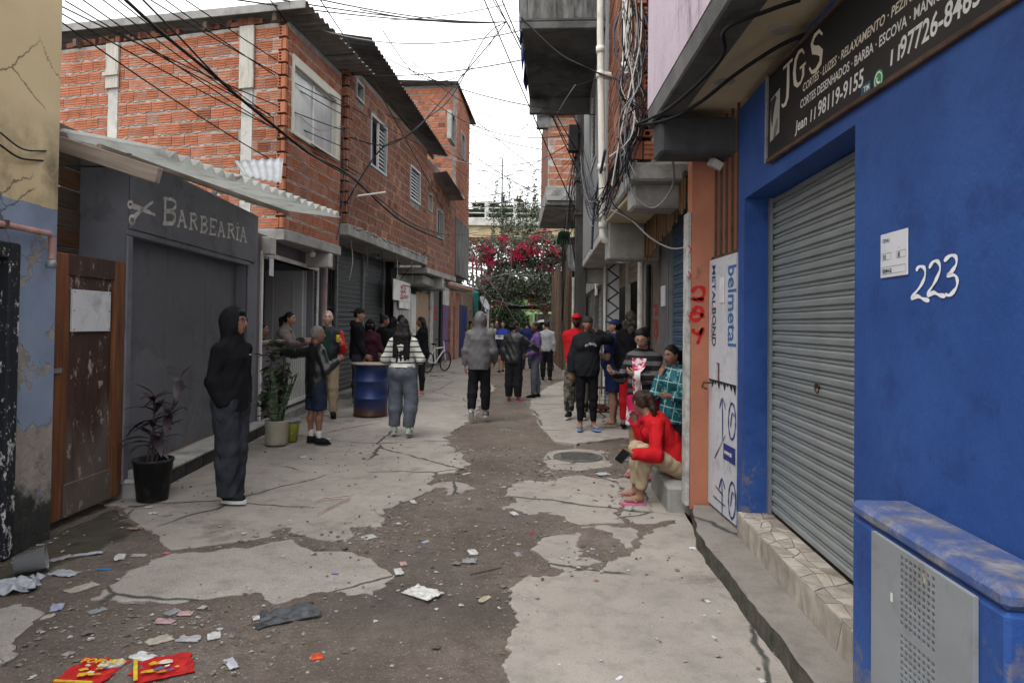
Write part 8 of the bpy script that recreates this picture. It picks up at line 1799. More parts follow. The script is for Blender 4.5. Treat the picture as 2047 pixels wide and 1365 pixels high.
for i, (x0, y0, Y0, x1, y1, Y1) in enumerate(((700,150,13,1046,120,10),(760,110,14.5,1190,230,9.3),(880,310,19.5,1150,300,14),(860,200,17,1160,265,14),(930,250,25,1158,250,14.2),(640,60,11,1048,60,9.2),(905,330,21,1155,420,14),(820,120,15.5,1075,250,20),(690,40,12,1010,10,12),(936,370,24,1150,280,14.3))): cable(((x0,y0,Y0),(x1,y1,Y1)), .009, 'kkg'[i % 3], 'sagging cable crossing the lane between the brick eaves and the far balconies', 'cables sagging across the lane', .10+.11*(i % 4))
L2 = 'black cable slanting from the sky past the dark balcony to the pole'
for i, (x0, x1, y1) in enumerate(((990,1152,300),(1003,1156,345),(968,1150,420),(1046,1160,260))): cable(((x0,0,11),(x1,y1,14)), .011, 'k', L2, 'cables slanting to the pole', .05)
cable(((1042,36,9.1),(1100,92,8.8),(1130,115,8.6),(1160,130,8.4),(1205,150,8.2),(1262,168,6.8)), .012, 'k', 'twisted cable pair with a splice running beneath the dark balcony')
cable(((1150,170,9),(1115,225,12),(1075,300,20)), .005, 'w', 'pale cable running from the drain pipe toward the far brick storey')
cable(((1190,160,9),(1110,190,10),(1080,225,12),(1000,300,22)), .006, 'k', 'thin cable from the drain pipe crossing under the balcony to the far lane')
cable(((1760,0,-3.2),(1640,58,-3.22),(1560,92,-3.2),(1470,150,-3.2),(1400,205,-3.16),(1340,238,-3.15),(1275,252,5.9)), .013, 'k', 'thick black cable clipped beneath the beige soffit')
cable(((1600,0,-3.22),(1540,20,-3.2),(1450,60,-3.19),(1440,120,-3.15),(1340,215,-3.14),(1270,250,5.9)), .012, 'k', 'wavy black cable hanging just beside the lilac wall edge')
cable(((1412,0,4.9),(1360,100,5.3),(1300,220,5.8),(1275,300,6.1)), .008, 'k', 'straight black cable crossing the lilac wall')
rr = random.Random(9)
for i in range(26):
    x = 1262+rr.uniform(-18,30); cable(((x,rr.uniform(-20,40),6.0),(x+rr.uniform(-22,24),90+rr.uniform(-20,30),5.96),(1265+rr.uniform(-30,28),180+rr.uniform(-25,25),5.95),(1268+rr.uniform(-30,28),250+rr.uniform(-20,20),5.9),(1245+rr.uniform(-28,32),330+rr.uniform(-25,60),6.0)), .004+.003*(i % 2), 'kgwkkbk'[i % 7], 'loose cable in the tangle hanging down the hollow brick corner', 'tangled cables at the brick corner')
for i in range(18):
    a = (1262+rr.uniform(-12,12), 300+rr.uniform(-60,25), 5.95); q = (1180+rr.uniform(-6,20), 400+rr.uniform(-20,40), 9.6); cable((a, (1235+rr.uniform(-18,8), 350+rr.uniform(-30,40), 7.0), (1205+rr.uniform(-10,10), 390+rr.uniform(-20,40), 8.0), q, (1160,330+rr.uniform(-60,60),14)), .006, 'kkgbk'[i % 5], 'cable looping from the brick corner along the wall to the utility pole', 'cables looping along to the pole')
cable(((1262,300,6),(1258,360,6.1),(1275,400,6.1),(1310,415,6.1),(1345,370,6.0),(1340,300,5.6),(1310,240,5.6)), .010, 'g', 'grey loop of cable sagging in front of the concrete bracket')
cable(((1222,420,7.5),(1262,440,7.4),(1300,475,7.2),(1340,496,7.0),(1372,494,6.6)), .009, 'w', 'pale cable sagging across the hanging timber slats')
cable(((1262,330,6),(1230,350,6.6),(1222,400,7.0),(1250,430,7.2),(1290,455,7.2)), .007, 'b', 'blue cable loop beside the concrete brackets'); cable(((1210,300,7.8),(1190,400,9),(1186,440,9.2),(1183,498,9.4)), .018, 'b', 'bluish conduit dangling beside the cream drain pipe')
cable(((1222,512,8.6),(1250,516,8.5),(1270,490,8.4),(1240,470,8.4),(1228,520,8.7),(1262,524,8.5)), .009, 'w', 'white coil of cable hanging beneath the pipe elbow')
for i in range(16):
    x = 1130+rr.uniform(-12,30); cable(((1158+rr.uniform(-6,6), 240+rr.uniform(-30,120), 14),(1146+rr.uniform(-14,8), 380+rr.uniform(-20,40), 16+rr.random()*4),(x, 520+rr.uniform(-30,60), 22),(x+rr.uniform(-10,8), 640+rr.uniform(-20,50), 23)), .005+.004*(i % 2), 'kkkgk'[i % 5], 'dark cable hanging down the boards beside the utility pole', 'cables hanging by the pole')
for i in range(6): cable(((1158,250+i*26,14),(1125+rr.uniform(-10,10),300+i*24,18),(1080,330+i*22,24),(950,320+i*28,26)), .006, 'k', 'thin cable running from the utility pole across to the tall brick house', 'cables from the pole to the tall house')
for i in range(5): cable(((700+i*30,470+i*8,13.5+i),(705+i*30,520+i*6,13.5+i),(698+i*30,560+i*6,13.5+i)), .006, 'wgk'[i % 3], 'loose cable end dangling before the dark roll shutters', 'cable ends by the shutters')
cable(((790,495,18),(830,520,19),(850,505,19),(800,560,18.6),(825,575,19)), .011, 'k', 'black cable knotted above the white notice board'); cable(((700,352,12.5),(760,400,14.2),(830,450,17),(900,470,21),(955,465,26)), .012, 'k', 'black cable following the second brick house wall to the lane end')
# ================================================================== drum, bicycle, plants
q = gp(733, 834, .03); dx, dy = q[0], q[1]+.29
b = thing('oil_drum', 'dented blue steel oil drum with a round board lid and rusty foot', 'drum', TR(dx, dy, .03) @ Matrix.Rotation(.015, 4, 'Y'))
t = NT('drum_paint'); x, y, z = t.sep(); c = t.ramp(t.noise(4, 7, .65), [(.3, (.010,.022,.085)), (.7, (.018,.038,.135))]); rz = t.math('ADD', t.math('MULTIPLY', t.noise(6, 8, .75), .28), z); c = t.mix(t.ramp(rz, [(.20, 1), (.36, 0)]), c, t.ramp(t.noise(14, 6, .7), [(.3, (.03,.018,.012)), (.7, (.10,.045,.025))])); c = t.mix(t.ramp(t.noise(20, 5, .7), [(.70, 0), (.74, .8)]), c, (.09,.06,.045)); MD = t.fin(c, .42, t.bump(t.noise(5, 4), .15, .02), .15, .4)
part('barrel', MB().lathe([(0,0),(.285,0),(.295,.012),(.285,.03),(.287,.285),(.300,.295),(.300,.312),(.287,.322),(.287,.575),(.300,.585),(.300,.602),(.287,.612),(.286,.845),(.296,.855),(.292,.87),(0,.862)], 36), MD, b)
lm = MB().lathe([(0,.872),(.37,.872),(.372,.892),(0,.894)], 9); part('lid', lm, MAT_WOOD_PALE, b)
q = gp(868, 744, .03); b = thing('bicycle', 'white bicycle leaning by the shop fronts beyond the long haired woman', 'bicycle', TR(q[0]+.05, q[1]+.1, .03) @ RZ(math.radians(62)) @ Matrix.Rotation(.08, 4, 'X'))
for x in (-.5, .5):
    w = MB(); w.tube([(x+.31*math.cos(a*PI/14), 0, .33+.31*math.sin(a*PI/14)) for a in range(29)], .022, 6, 0, False); wo_ = part('wheel', w, MAT_BLACK, b); sp = MB()
    for a in range(12): sp.tube([(x, 0, .33), (x+.30*math.cos(a*PI/6), 0, .33+.30*math.sin(a*PI/6))], .003, 3)
    sp.tube([(x,-.04,.33),(x,.04,.33)], .025, 8); part('spokes', sp, MAT_STEEL, wo_, None, None, 'stuff')
f = MB()
for A2, B2 in (((-.5,0,.33),(-.1,0,.30)),((-.5,0,.33),(-.2,0,.78)),((-.1,0,.30),(-.22,0,.88)),((-.1,0,.30),(.36,0,.72)),((-.2,0,.78),(.34,0,.80)),((.33,0,.90),(.5,0,.33)),((.33,0,.88),(.28,0,1.02))): f.tube([A2, B2], .02, 7)
part('frame', f, MAT_WHITE, b); part('handlebar', MB().tube([(.22,-.29,1.03),(.30,-.2,1.04),(.29,0,1.02),(.30,.2,1.04),(.22,.29,1.03)], .014, 6), MAT_BLACK, b); part('saddle', MB().ell((-.24,0,.92), (.13,.07,.035), 10, 6), MAT_BLACK, b); part('crank', MB().tube([(-.1,-.12,.16),(-.1,-.06,.18),(-.1,.06,.42),(-.1,.12,.44)], .014, 6), MAT_STEEL, b)
def leafmesh(L, w, droop, m, fold=.25, n=5):
    mb = MB(); V = []
    for i in range(n+1):
        t_ = i/n; ww = w*math.sin(PI*min(1, t_*.92+.06))**.8*(1 if i < n else .05); x = L*t_; z = -droop*L*t_*t_; V += [(x, -ww, z+ww*fold), (x, 0, z), (x, ww, z+ww*fold)]
    return mb.add(V, [(i*3+j, i*3+j+1, (i+1)*3+j+1, (i+1)*3+j) for i in range(n) for j in (0,1)], 0, True).mesh('leaf', m)
# dark ti plant
q = gp(289, 1010, 0); b = thing('potted_plant', 'dark purple leaved plant in a black bucket by the barber shop step', 'potted plant', TR(q[0], q[1]+.13, .0))
MPOT = mat('black_plastic_pot', (.022,.023,.026), .45, .3, 6, .15, 30, dirt=.3, dcol=(.10,.09,.08), dscale=6)
part('pot', MB().lathe([(0,0),(.125,0),(.165,.36),(.172,.36),(.172,.385),(.158,.385),(.15,.33),(0,.33)], 24), MPOT, b); part('soil', MB().lathe([(0,.338),(.150,.335)], 20), MAT_DIRT, b)
ML = mat('dark_purple_leaf', (.040,.026,.036), .4, .4, 9, .15, 40, spec=.5, rnd=.5); lm = [leafmesh(.21, .034, .35, ML), leafmesh(.27, .040, .6, ML), leafmesh(.15, .02, .2, ML)]
r_ = random.Random(8)
for (bx, by, tx_, ty_, hh) in ((.02,.0,.22,.05,1.15),(-.03,.02,.02,-.05,.95),(.0,-.03,.10,.1,.80),(-.05,0,-.04,.02,.62)):
    P = [Vector((bx,by,.33)), Vector((lerp(bx,tx_,.3),by,.33+.35*(hh-.33))), Vector((tx_*.8,ty_*.7,.33+.75*(hh-.33))), Vector((tx_,ty_,hh))]; part('stem', MB().tube(P, [.012,.010,.008,.006], 6), mat('purple_stem', (.06,.045,.04), .8) if 'purple_stem' not in bpy.data.materials else bpy.data.materials['purple_stem'], b)
    for k in range(13):
        t_ = .45+.55*k/12; p = P[1].lerp(P[2], (t_-.3)/.45) if t_ < .75 else P[2].lerp(P[3], (t_-.75)/.25); link('leaf', lm[k % 3], b, Matrix.Translation(p) @ RZ(k*2.4+r_.uniform(-.4,.4)) @ Matrix.Rotation(-r_.uniform(-.1,.95), 4, 'Y'))
# snake plant
q = gp(545, 892, .03); b = thing('potted_plant', 'snake plant in a cream round pot under the purple half wall', 'potted plant', TR(q[0], q[1]+.14, .03))
part('pot', MB().lathe([(0,0),(.125,0),(.14,.02),(.15,.30),(.155,.31),(.14,.315),(.135,.27),(0,.27)], 24), mat('cream_pot', (.38,.36,.28), .6, .12, 4, .1, 30, dirt=.3, dcol=(.2,.18,.13), dscale=4), b)
t = NT('snake_leaf'); MS = t.fin(t.mix(t.ramp(t.noise(6, 3, .6, t.mapv((.6,.6,7))), [(.48, 0), (.56, .8)]), (.040,.070,.036), (.17,.20,.14)), .45, None, 0, .4); MS_ = MS
for k in range(17):
    a, L, tl = r_.uniform(0, 6.28), r_.uniform(.35,.85), r_.uniform(.02,.42); P = [Vector((.05*math.cos(a)+math.cos(a)*tl*L*t_**1.4, .05*math.sin(a)+math.sin(a)*tl*L*t_**1.4, .26+L*t_*(1-.25*tl*t_))) for t_ in (0,.25,.5,.75,1)]; mb = MB(); V = []
    for p, w in zip(P, (.022,.032,.030,.022,.003)): ac = Vector((-math.sin(a+.4), math.cos(a+.4), 0)); o2 = Vector((math.cos(a), math.sin(a), 0))*.008; V += [p-ac*w+o2, p-o2*.5, p+ac*w+o2]
    mb.add(V, [(i*3+j, i*3+j+1, (i+1)*3+j+1, (i+1)*3+j) for i in range(4) for j in (0,1)], 0, True); part('leaf', mb, MS, b)
# shrub against the door frame
q = gp(520, 893, .03); b = thing('shrub', 'green leafy shrub climbing beside the white door frame behind the snake plant', 'shrub', TR(q[0]+.05, q[1]+.45, .03)); MG = mat('shrub_leaf', (.055,.095,.042), .45, .35, 9, .1, 40, spec=.4, rnd=.5); lm = [leafmesh(.17, .052, .3, MG), leafmesh(.14, .046, .15, MG), leafmesh(.11, .034, .4, MG)]
for i, (tx_, ty_, hh) in enumerate(((.12,-.10,1.22),(.0,-.15,1.30),(.06,.0,1.40),(-.02,-.22,.95),(.12,-.25,1.0),(-.06,-.2,.65))):
    P = [Vector((.02*i,0,0)), Vector((tx_*.4,ty_*.6,hh*.4)), Vector((tx_*.6+.04*(-1)**i,ty_,hh*.75)), Vector((tx_,ty_,hh))]; part('stem', MB().tube(P, [.014,.011,.008,.004], 6), BARK, b)
    for k in range(20):
        t_ = .35+.65*k/19; p = (P[1].lerp(P[2], (t_-.33)/.33) if t_ < .66 else P[2].lerp(P[3], (t_-.66)/.34))+Vector((r_.gauss(0,.05), r_.gauss(0,.05), r_.gauss(0,.04))); link('leaf', lm[k % 3], b, Matrix.Translation(p) @ RZ(r_.uniform(0,6.28)) @ Matrix.Rotation(r_.uniform(-.7,.5), 4, 'Y') @ Matrix.Rotation(r_.uniform(-.5,.5), 4, 'X'))
q = gp(572, 884, .03); b = thing('bucket', 'yellow green plastic tub with a grey lid beside the cream pot', 'bucket', TR(q[0]+.02, q[1]+.12, .03)); part('tub', MB().lathe([(0,0),(.085,0),(.115,.26)], 20), mat('lime_plastic', (.30,.32,.06), .5, .15, 5, .05), b); part('lid', MB().lathe([(.12,.262),(.124,.25),(.128,.265),(.12,.295),(.10,.30),(0,.298)], 20), MAT_STEEL, b); part('sticker', MB().box(-.03,.04,-.117,-.112,.10,.2), MAT_WHITE, b, Matrix.Rotation(-.11, 4, 'X') @ TR(0, .012, .0))
# ================================================================== litter, piece by piece
def ground_at(x, y):
    d, tp_ = slab_depth(np.array([x]), np.array([y])); return max(float(tp_[0]) if d[0] > 0 else -1, hgt(x, y)+.004-min(.05, max(0, (float(d[0])-.02)*.35)))
def crumple(w, l, seed, amp=.25, nx=6, ny=5, th=.003, curl=0.0):
    V = []; big = w > .2 and amp > .1
    if big: nx, ny = 16, 12
    for lay_ in (0, 1):
        for j in range(ny+1):
            for i in range(nx+1):
                x, y = (i/nx-.5)*w, (j/ny-.5)*l; e = 1 if 0 < i < nx and 0 < j < ny else .6
                n_ = mnoise.noise(Vector((i*.9*(.42 if big else 1)+seed*3.1, j*.9*(.45 if big else 1), seed))); n2 = mnoise.noise(Vector((i*.5, j*.55+seed*1.7, seed+9)))
                V.append((x*(1+.25*n2)+w*.09*mnoise.noise(Vector((i*1.3, j*1.1, seed+3))), y*(1+.2*n_)+l*.09*mnoise.noise(Vector((j*1.2, i, seed+5))), max(.001, (.5+n_)*amp*min(w, l)*.5*e+curl*abs(i/nx-.5)**2*w)+(th if lay_ == 0 else 0)))
    N = (nx+1)*(ny+1); F = []
    for j in range(ny):
        for i in range(nx): a = j*(nx+1)+i; F += [(a, a+1, a+nx+2, a+nx+1), (N+a+nx+1, N+a+nx+2, N+a+1, N+a)]
    mb = MB(); mb.add(V, F, 0, True); return mb
# fruit crate / cage behind the navy shorts
q = dpt(1196, 790, 12.6); b = thing('wire_cage', 'rusty wire cage with red cloth standing behind the women near the tiled pillar', 'cage', TR(q.x, 12.6, .05)); cg = MB()
for i in range(7):
    for z in (0, .4): pass
    cg.tube([(-.24+.08*i,-.2,0),(-.24+.08*i,-.2,.42)], .006, 4); cg.tube([(-.24,-.2,.07*i),(.24,-.2,.07*i)], .006, 4); cg.tube([(-.24,-.2+.07*i,.42),(.24,-.2+.07*i,.42)], .005, 4); cg.tube([(-.24,-.2+.066*i,0),(-.24,-.2+.066*i,.42)], .005, 4)
part('wires', cg, MAT_RUST, b, None, None, 'stuff'); part('red_cloth', crumple(.36,.30,4,.9,7,6), mat('red_cloth', (.16,.05,.04), .9, .6, 14, .6, 20), b)

LM = {}
def lmat(c, gl=.6):
    k = (c, gl)
    if k not in LM: LM[k] = mat('litter_%d' % len(LM), c, gl, .3, 18, .3, 60, dirt=.35, dcol=sc_(c, .4), dscale=14)
    return LM[k]
WH, GY, BG, CL = (.46,.46,.45), (.22,.225,.235), (.33,.30,.25), (.34,.36,.39)
def drop(px, py, w, l, c, label, nm='paper_scrap', cat='litter', amp=.55, rot=None, gl=.6, z=.035, seed=None, group=None, curl=0.):
    p = gpt(px, py, .018); z = ground_at(p.x, p.y)+.004; sd_ = seed or int(px*7+py); return solo(nm, crumple(w*.86, l*.86, sd_, amp, curl=curl), lmat(c, gl), label, cat, TR(p.x, p.y, z-.004) @ RZ(rot if rot is not None else sd_ % 6), group)
drop(22, 1172, .34, .26, CL, 'crumpled pale blue plastic bag at the mouldy wall base', 'plastic_bag', 'bag', .6, .4, .35)
cpn = gpt(28, 1140, .04); cu_ = MB().lathe([(0,0),(.055,0),(.075,.17),(.078,.17),(.073,.168),(.053,.004),(0,.004)], 20); solo('plastic_cup', cu_, (lambda t: (t.b.inputs['Transmission Weight'].__setattr__('default_value', .75), t.fin((.62,.64,.66), .2))[1])(NT('clear_plastic')), 'clear plastic cup lying on its side at the mouldy wall', 'cup', Matrix.Translation(cpn+Vector((0,0,.03))) @ RZ(.5) @ Matrix.Rotation(math.radians(80), 4, 'Y'))
drop(845, 1186, .24, .17, (.50,.50,.47), 'large crumpled dirty white sheet in the middle of the dirt', 'plastic_sheet', 'litter', .22, -.6, .6, .03)
drop(578, 1226, .34, .24, (.070,.075,.082), 'torn dark grey plastic bag flattened on the dirt', 'plastic_bag', 'bag', .22, .5, .35, .03)
drop(532, 1246, .16, .07, (.04,.045,.05), 'folded black end of plastic beside the torn grey bag', 'plastic_scrap', 'litter', .5, .9, .3, .04)
for (x, y, w, l, rt, tx_, lab) in ((182, 1338, .22, .24, -.06, 'FOFURA', 'red snack packet with yellow lettering lying flat on the dirt'), (326, 1328, .24, .22, .50, 'BATATA', 'red and yellow snack packet beside a white flap')):
    p = gpt(x, y, .03); b = thing('snack_packet', lab, 'wrapper', TR(p.x, p.y, ground_at(p.x, p.y)+.004) @ RZ(rt)); part('foil', crumple(w, l, int(x), .03, 8, 8, .003), lmat((.42,.022,.022), .3), b)
    rs_ = random.Random(int(x))
    for kk in range(9):
        cx_, cy_, rr_ = rs_.uniform(-.3,.3)*w, rs_.uniform(-.34,.12)*l, rs_.uniform(.04,.13)*w; part('print_patch', MB().add([(cx_+rr_*rs_.uniform(.5,1.6)*math.cos(a*.7), cy_+rr_*rs_.uniform(.4,1.1)*math.sin(a*.7), .0185+.0006*kk) for a in range(9)], [tuple(range(9))]), lmat([(.55,.36,.03),(.42,.20,.03),(.55,.50,.40),(.10,.11,.25)][kk % 4 if x > 300 else kk % 3], .4), b)
    part("yellow_edge", MB().box(-w*.5, -w*.43, -l*.48, l*.45, .016, .022) if x > 300 else MB().box(-w*.4, w*.4, -l*.5, -l*.46, .016, .022), lmat((.55,.40,.03), .4), b)
    if x < 300:
        o = text(type('T', (), {'t': b})(), tx_, .055, 0, 0, 0, lmat((.60,.45,.03), .4), b, TR(-w*.38, l*.16, .024))
drop(285, 1312, .13, .08, (.52,.53,.54), 'white inner flap of the torn snack packet', 'paper_scrap', 'litter', .2, -.4, .4, .045)
drop(634, 1306, .07, .055, (.50,.07,.02), 'small crumpled orange red wrapper on the gravel', 'wrapper', 'litter', .8, .3, .4, .03)
drop(737, 1071, .13, .11, (.36,.36,.33), 'square grey paper sheet lying on the dirt edge', 'paper_sheet', 'litter', .06, .75, .8, .02)
drop(945, 1100, .12, .07, WH, 'crushed white cup lid among the gravel', 'plastic_scrap'); drop(938, 1120, .11, .09, GY, 'crumpled grey plastic wrap beside the crushed lid', 'plastic_scrap')
drop(826, 1000, .12, .05, (.45,.45,.44), 'flattened white cup at the paving edge', 'cup'); drop(851, 1076, .07, .04, (.30,.33,.40), 'small blue and white wrapper in the dirt', 'wrapper')
drop(1063, 1061, .03, .03, (.60,.02,.02), 'tiny bright red bottle cap on the dirt', 'bottle_cap', 'litter', .6); drop(670, 1146, .05, .02, (.07,.12,.35), 'small blue bottle cap ring on the worn aggregate', 'bottle_cap', 'litter', .4, .2)
drop(209, 1134, .09, .035, (.05,.16,.42), 'bright blue wrapper strip in the gutter', 'wrapper', 'litter', .5, .2, .35); drop(114, 1208, .12, .07, (.30,.30,.42), 'white and purple wrapper on the dirt near the gutter', 'wrapper')
drop(333, 1104, .06, .045, (.45,.14,.16), 'crumpled pink wrapper at the slab edge', 'wrapper', 'litter', .7); drop(165, 1170, .19, .10, BG, 'dirty beige rag by the gutter', 'rag', 'litter', .35, 1.1)
drop(128, 1142, .20, .10, CL, 'thin pale plastic wrap in the wet gutter', 'plastic_scrap', 'litter', .5, -.2, .3); drop(122, 1115, .15, .07, (.30,.25,.27), 'pinkish torn plastic in the wet gutter', 'plastic_scrap'); drop(175, 1106, .20, .05, CL, 'long twisted clear plastic strip in the gutter', 'plastic_scrap', 'litter', .6, .5, .3)
drop(240, 1112, .14, .07, WH, 'white torn plastic scrap beside the twisted strip', 'plastic_scrap'); drop(278, 1108, .11, .06, (.36,.30,.28), 'brownish crumpled tissue near the pink wrapper', 'paper_scrap'); drop(265, 1055, .10, .05, (.30,.17,.12), 'reddish brown leaf litter clump at the slab corner', 'leaf_litter')
drop(306, 1026, .09, .06, WH, 'white scrap beside the black bucket pot', 'paper_scrap'); drop(336, 1030, .07, .05, GY, 'grey flake of plaster near the black bucket pot', 'plaster_flake'); drop(297, 1014, .08, .05, WH, 'folded white cup scrap touching the black bucket pot', 'paper_scrap')
drop(95, 1226, .09, .05, BG, 'yellowish dry leaf near the broken aggregate', 'dry_leaf'); drop(318, 1282, .13, .09, BG, 'upturned cream paper tray near the snack packets', 'paper_tray', 'litter', .5); drop(378, 1278, .13, .07, (.33,.32,.34), 'grey folded cup above the snack packet', 'cup', 'litter', .5); drop(428, 1272, .09, .07, WH, 'white paper ball above the snack packets', 'paper_scrap', 'litter', .7)
drop(222, 1330, .12, .08, WH, 'clear white cup bottom lying over the red packet', 'cup', 'litter', .5, .3, .4, .05); drop(462, 1324, .13, .05, (.40,.42,.45), 'bent white plastic spoon packet on the gravel', 'plastic_scrap', 'litter', .5, -.9, .4); drop(330, 1242, .12, .06, (.36,.24,.25), 'pink striped torn wrapper on the dirt', 'wrapper'); drop(345, 1222, .09, .07, GY, 'grey scrap above the pink striped wrapper', 'paper_scrap'); drop(370, 1226, .09, .06, (.40,.27,.27), 'pale pink paper scrap beside the grey one', 'paper_scrap'); drop(194, 1217, .10, .07, GY, 'square grey plastic piece on the dirt', 'plastic_scrap', 'litter', .12)
drop(512, 1236, .06, .04, WH, 'white torn corner beside the black plastic end', 'paper_scrap')
for i, pts in enumerate((((612,1004),(650,994),(700,998)), ((632,1002),(640,996),(700,990),(708,988)), ((630,1028),(660,1012),(700,992)))): solo('ribbon_strip', MB().tube([gpt(x, y, .04) for x, y in pts], [.003,.006,.005,.003][:len(pts)], 5), lmat((.42,.30,.27)), 'pale pink twisted plastic strip lying on the upper slab', 'litter', None, 'pink strips on the slab')
drop(605, 914, .10, .06, WH, 'white paper scrap on the slab by the leather jacket man', 'paper_scrap'); drop(570, 884, .12, .08, WH, 'crushed white cup at the foot of the yellow tub', 'cup', 'litter', .6); drop(657, 878, .13, .05, WH, 'white wrapper behind the leather jacket man shoes', 'wrapper')
drop(1010, 857, .14, .09, (.06,.17,.08), 'green plastic bottle scrap in the wet dirt', 'plastic_scrap', 'litter', .5, .2, .3); drop(1260, 921, .16, .07, (.14,.22,.30), 'yellow and blue wrapper beside the doorstep', 'wrapper'); drop(1256, 888, .22, .04, (.30,.34,.10), 'yellow green straw wrapper in the gutter by the slab', 'wrapper', 'litter', .2, .1); drop(1205, 945, .16, .11, CL, 'clear crushed plastic cup beside the gutter', 'cup', 'litter', .6, .3, .25); drop(1186, 951, .06, .05, (.40,.13,.10), 'tiny red scrap near the crushed cup', 'paper_scrap'); drop(1222, 952, .14, .06, BG, 'beige torn card near the crushed cup', 'paper_scrap'); drop(932, 944, .13, .04, WH, 'white strip at the slab tip', 'paper_scrap')
drop(1105, 969, .06, .04, (.38,.23,.08), 'orange peel on the broken slab', 'orange_peel'); drop(1384, 1097, .05, .045, (.6,.6,.6), 'small white paper by the raised kerb', 'paper_scrap'); drop(1415, 1203, .045, .03, WH, 'white torn bit on the slab near the kerb', 'paper_scrap'); drop(1238, 1356, .05, .02, (.62,.63,.68), 'white ticket strip at the lower slab', 'paper_scrap', 'litter', .1, .9); drop(1427, 1275, .035, .025, WH, 'tiny white chip on the lower slab', 'paper_scrap'); drop(1523, 1362, .04, .03, WH, 'white crumb of paper against the kerb foot', 'paper_scrap')
drop(1187, 1094, .05, .04, (.38,.42,.50), 'white ticket in the hole of the paving', 'paper_scrap'); drop(1028, 1026, .12, .06, WH, 'crushed white plastic at the broken slab edge', 'plastic_scrap'); drop(1035, 1100, .10, .05, GY, 'flattened grey packet on the dirt', 'wrapper', 'litter', .2); drop(797, 1140, .13, .06, WH, 'broken white lid pieces beside the worn aggregate', 'plastic_scrap'); drop(968, 1193, .11, .05, (.36,.31,.22), 'yellowish crushed card on the dirt', 'paper_scrap'); drop(806, 1125, .08, .05, (.36,.25,.24), 'pink white wrapper on the dirt above the white lid pieces', 'wrapper')
solo('stick', MB().tube([gpt(940,1148,.035), gpt(965,1142,.04), gpt(1003,1134,.035)], [.006,.008,.004], 5), BARK, 'thin dark stick lying on the dirt', 'stick')
drop(655, 828, .16, .08, WH, 'white litter heap by the shutter step', 'paper_scrap'); drop(868, 752, .3, .12, (.06,.22,.16), 'green plastic litter under the bicycle', 'plastic_scrap', 'litter', .5); drop(885, 762, .4, .12, WH, 'pale rubbish strewn below the bicycle', 'rubbish', 'litter', .4)
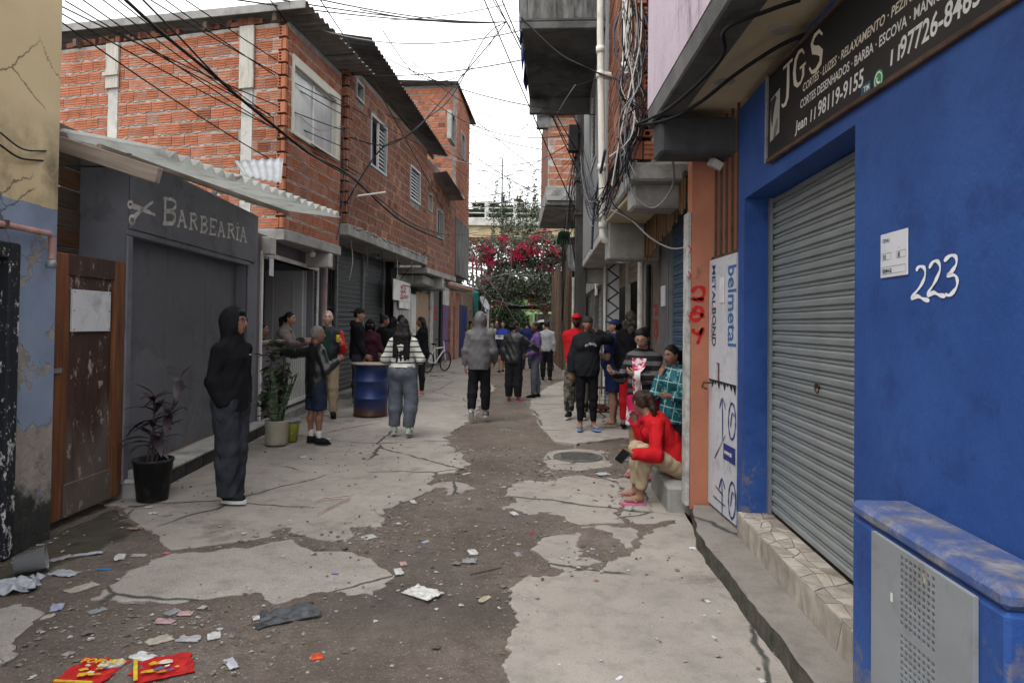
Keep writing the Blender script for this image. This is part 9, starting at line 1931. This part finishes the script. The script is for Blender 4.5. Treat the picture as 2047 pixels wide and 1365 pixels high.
# gravel and crumbs, too many to count
def stones(n, name, m, f, smin, smax, pw, seed):
    R_ = np.random.default_rng(seed); P = []
    while len(P) < n:
        x, y = R_.uniform(-3.4, 3.2), R_.uniform(1.9, 9 if len(P) % 4 else 22)
        k = f(x, y)
        if R_.random() < k: P.append((x, y))
    P = np.array(P); dq, _ = slab_depth(P[:,0], P[:,1]); P = P[(dq < .08) | (R_.random(n) < .09)]; n = len(P); s = smin+(smax-smin)*R_.random(n)**pw; base = np.array([(1,0,0),(0,1,0),(-1,0,0),(0,-1,0),(0,0,.8),(0,0,-.6),(.7,.7,.35),(-.7,.6,.3)])
    V = base[None]*(s[:, None, None]*R_.uniform(.55,1.25,(n,8,3)))*np.array([1,1,.62]); a = R_.uniform(0,6.28,n); ca, sa = np.cos(a)[:, None], np.sin(a)[:, None]; V = np.stack([V[...,0]*ca-V[...,1]*sa, V[...,0]*sa+V[...,1]*ca, V[...,2]], -1)
    zz = np.array([hgt(x, y) for x, y in P]); dp_, tp2 = slab_depth(P[:,0], P[:,1]); zz = np.where(dp_ > .06, tp2, zz); s *= np.where(dp_ > .1, .55, 1); V += np.stack([P[:,0], P[:,1], zz+.25*s+.004], 1)[:, None, :]
    T = np.array([(0,6,4),(6,1,4),(1,7,4),(7,2,4),(2,3,4),(3,0,4),(6,0,5),(1,6,5),(7,1,5),(2,7,5),(3,2,5),(0,3,5)]); F = (T[None]+8*np.arange(n)[:, None, None]).reshape(-1, 3)
    return link(name, np_mesh(name, V.reshape(-1, 3), F, m, False), None, None, None, None, None, 'stuff')
t = NT('gravel_stone'); g_ = t.n('NewGeometry'); MST = t.fin(t.ramp(g_.outputs['Random Per Island'], [(0, (.08,.068,.06)), (.5, (.16,.14,.122)), (.85, (.25,.23,.21)), (1, (.38,.37,.355))]), .95, None, 0, .2)
clus = lambda x, y: max(.10, min(1, .30+1.5*mnoise.noise(Vector((x*1.3, y*1.0, 3)))))
stones(17000, 'gravel', MST, clus, .003, .020, 3.0, 1)
stones(420, 'rubble', MST, lambda x, y: clus(x, y)*(1 if -2.2 < x < 1.0 else .3), .010, .034, 2.5, 2)
# crumbs along the broken slab edges and tiny paper flecks
n = 900; R_ = np.random.default_rng(3); P = np.stack([R_.uniform(-3.2, 2.4, n), 2.2+12*R_.random(n)**1.6, np.full(n, .03)], 1); zz = np.array([hgt(x, y)+.006 for x, y, _ in P]); V, F = leaf_cloud(P, .022, .8, .6, R_); d_, tp2 = slab_depth(P[:,0], P[:,1]); V[:,2] = np.repeat(np.where(d_ > .05, tp2, zz), 4)+.003+np.abs(V[:,2]-.03)*.35
t = NT('paper_fleck'); g_ = t.n('NewGeometry'); link('debris', np_mesh('debris', V, F, t.fin(t.ramp(g_.outputs['Random Per Island'], [(0, (.30,.28,.25)), (.6, (.45,.44,.42)), (.86, (.18,.14,.10)), (.95, (.38,.12,.10)), (1, (.10,.14,.28))]), .8), False), None, None, None, None, None, 'stuff')
# lettering to plain meshes
bpy.context.view_layer.update(); dg_ = bpy.context.evaluated_depsgraph_get()
for o in [o for o in scene.objects if o.type == 'FONT']:
    me = bpy.data.meshes.new_from_object(o.evaluated_get(dg_)); n = link(o.name.split('.')[0], me, o.parent, o.matrix_local.copy()); bpy.data.objects.remove(o)
for o in scene.objects:
    if o.name.startswith('lettering') or o.name.startswith('number'): o['kind'] = 'stuff'
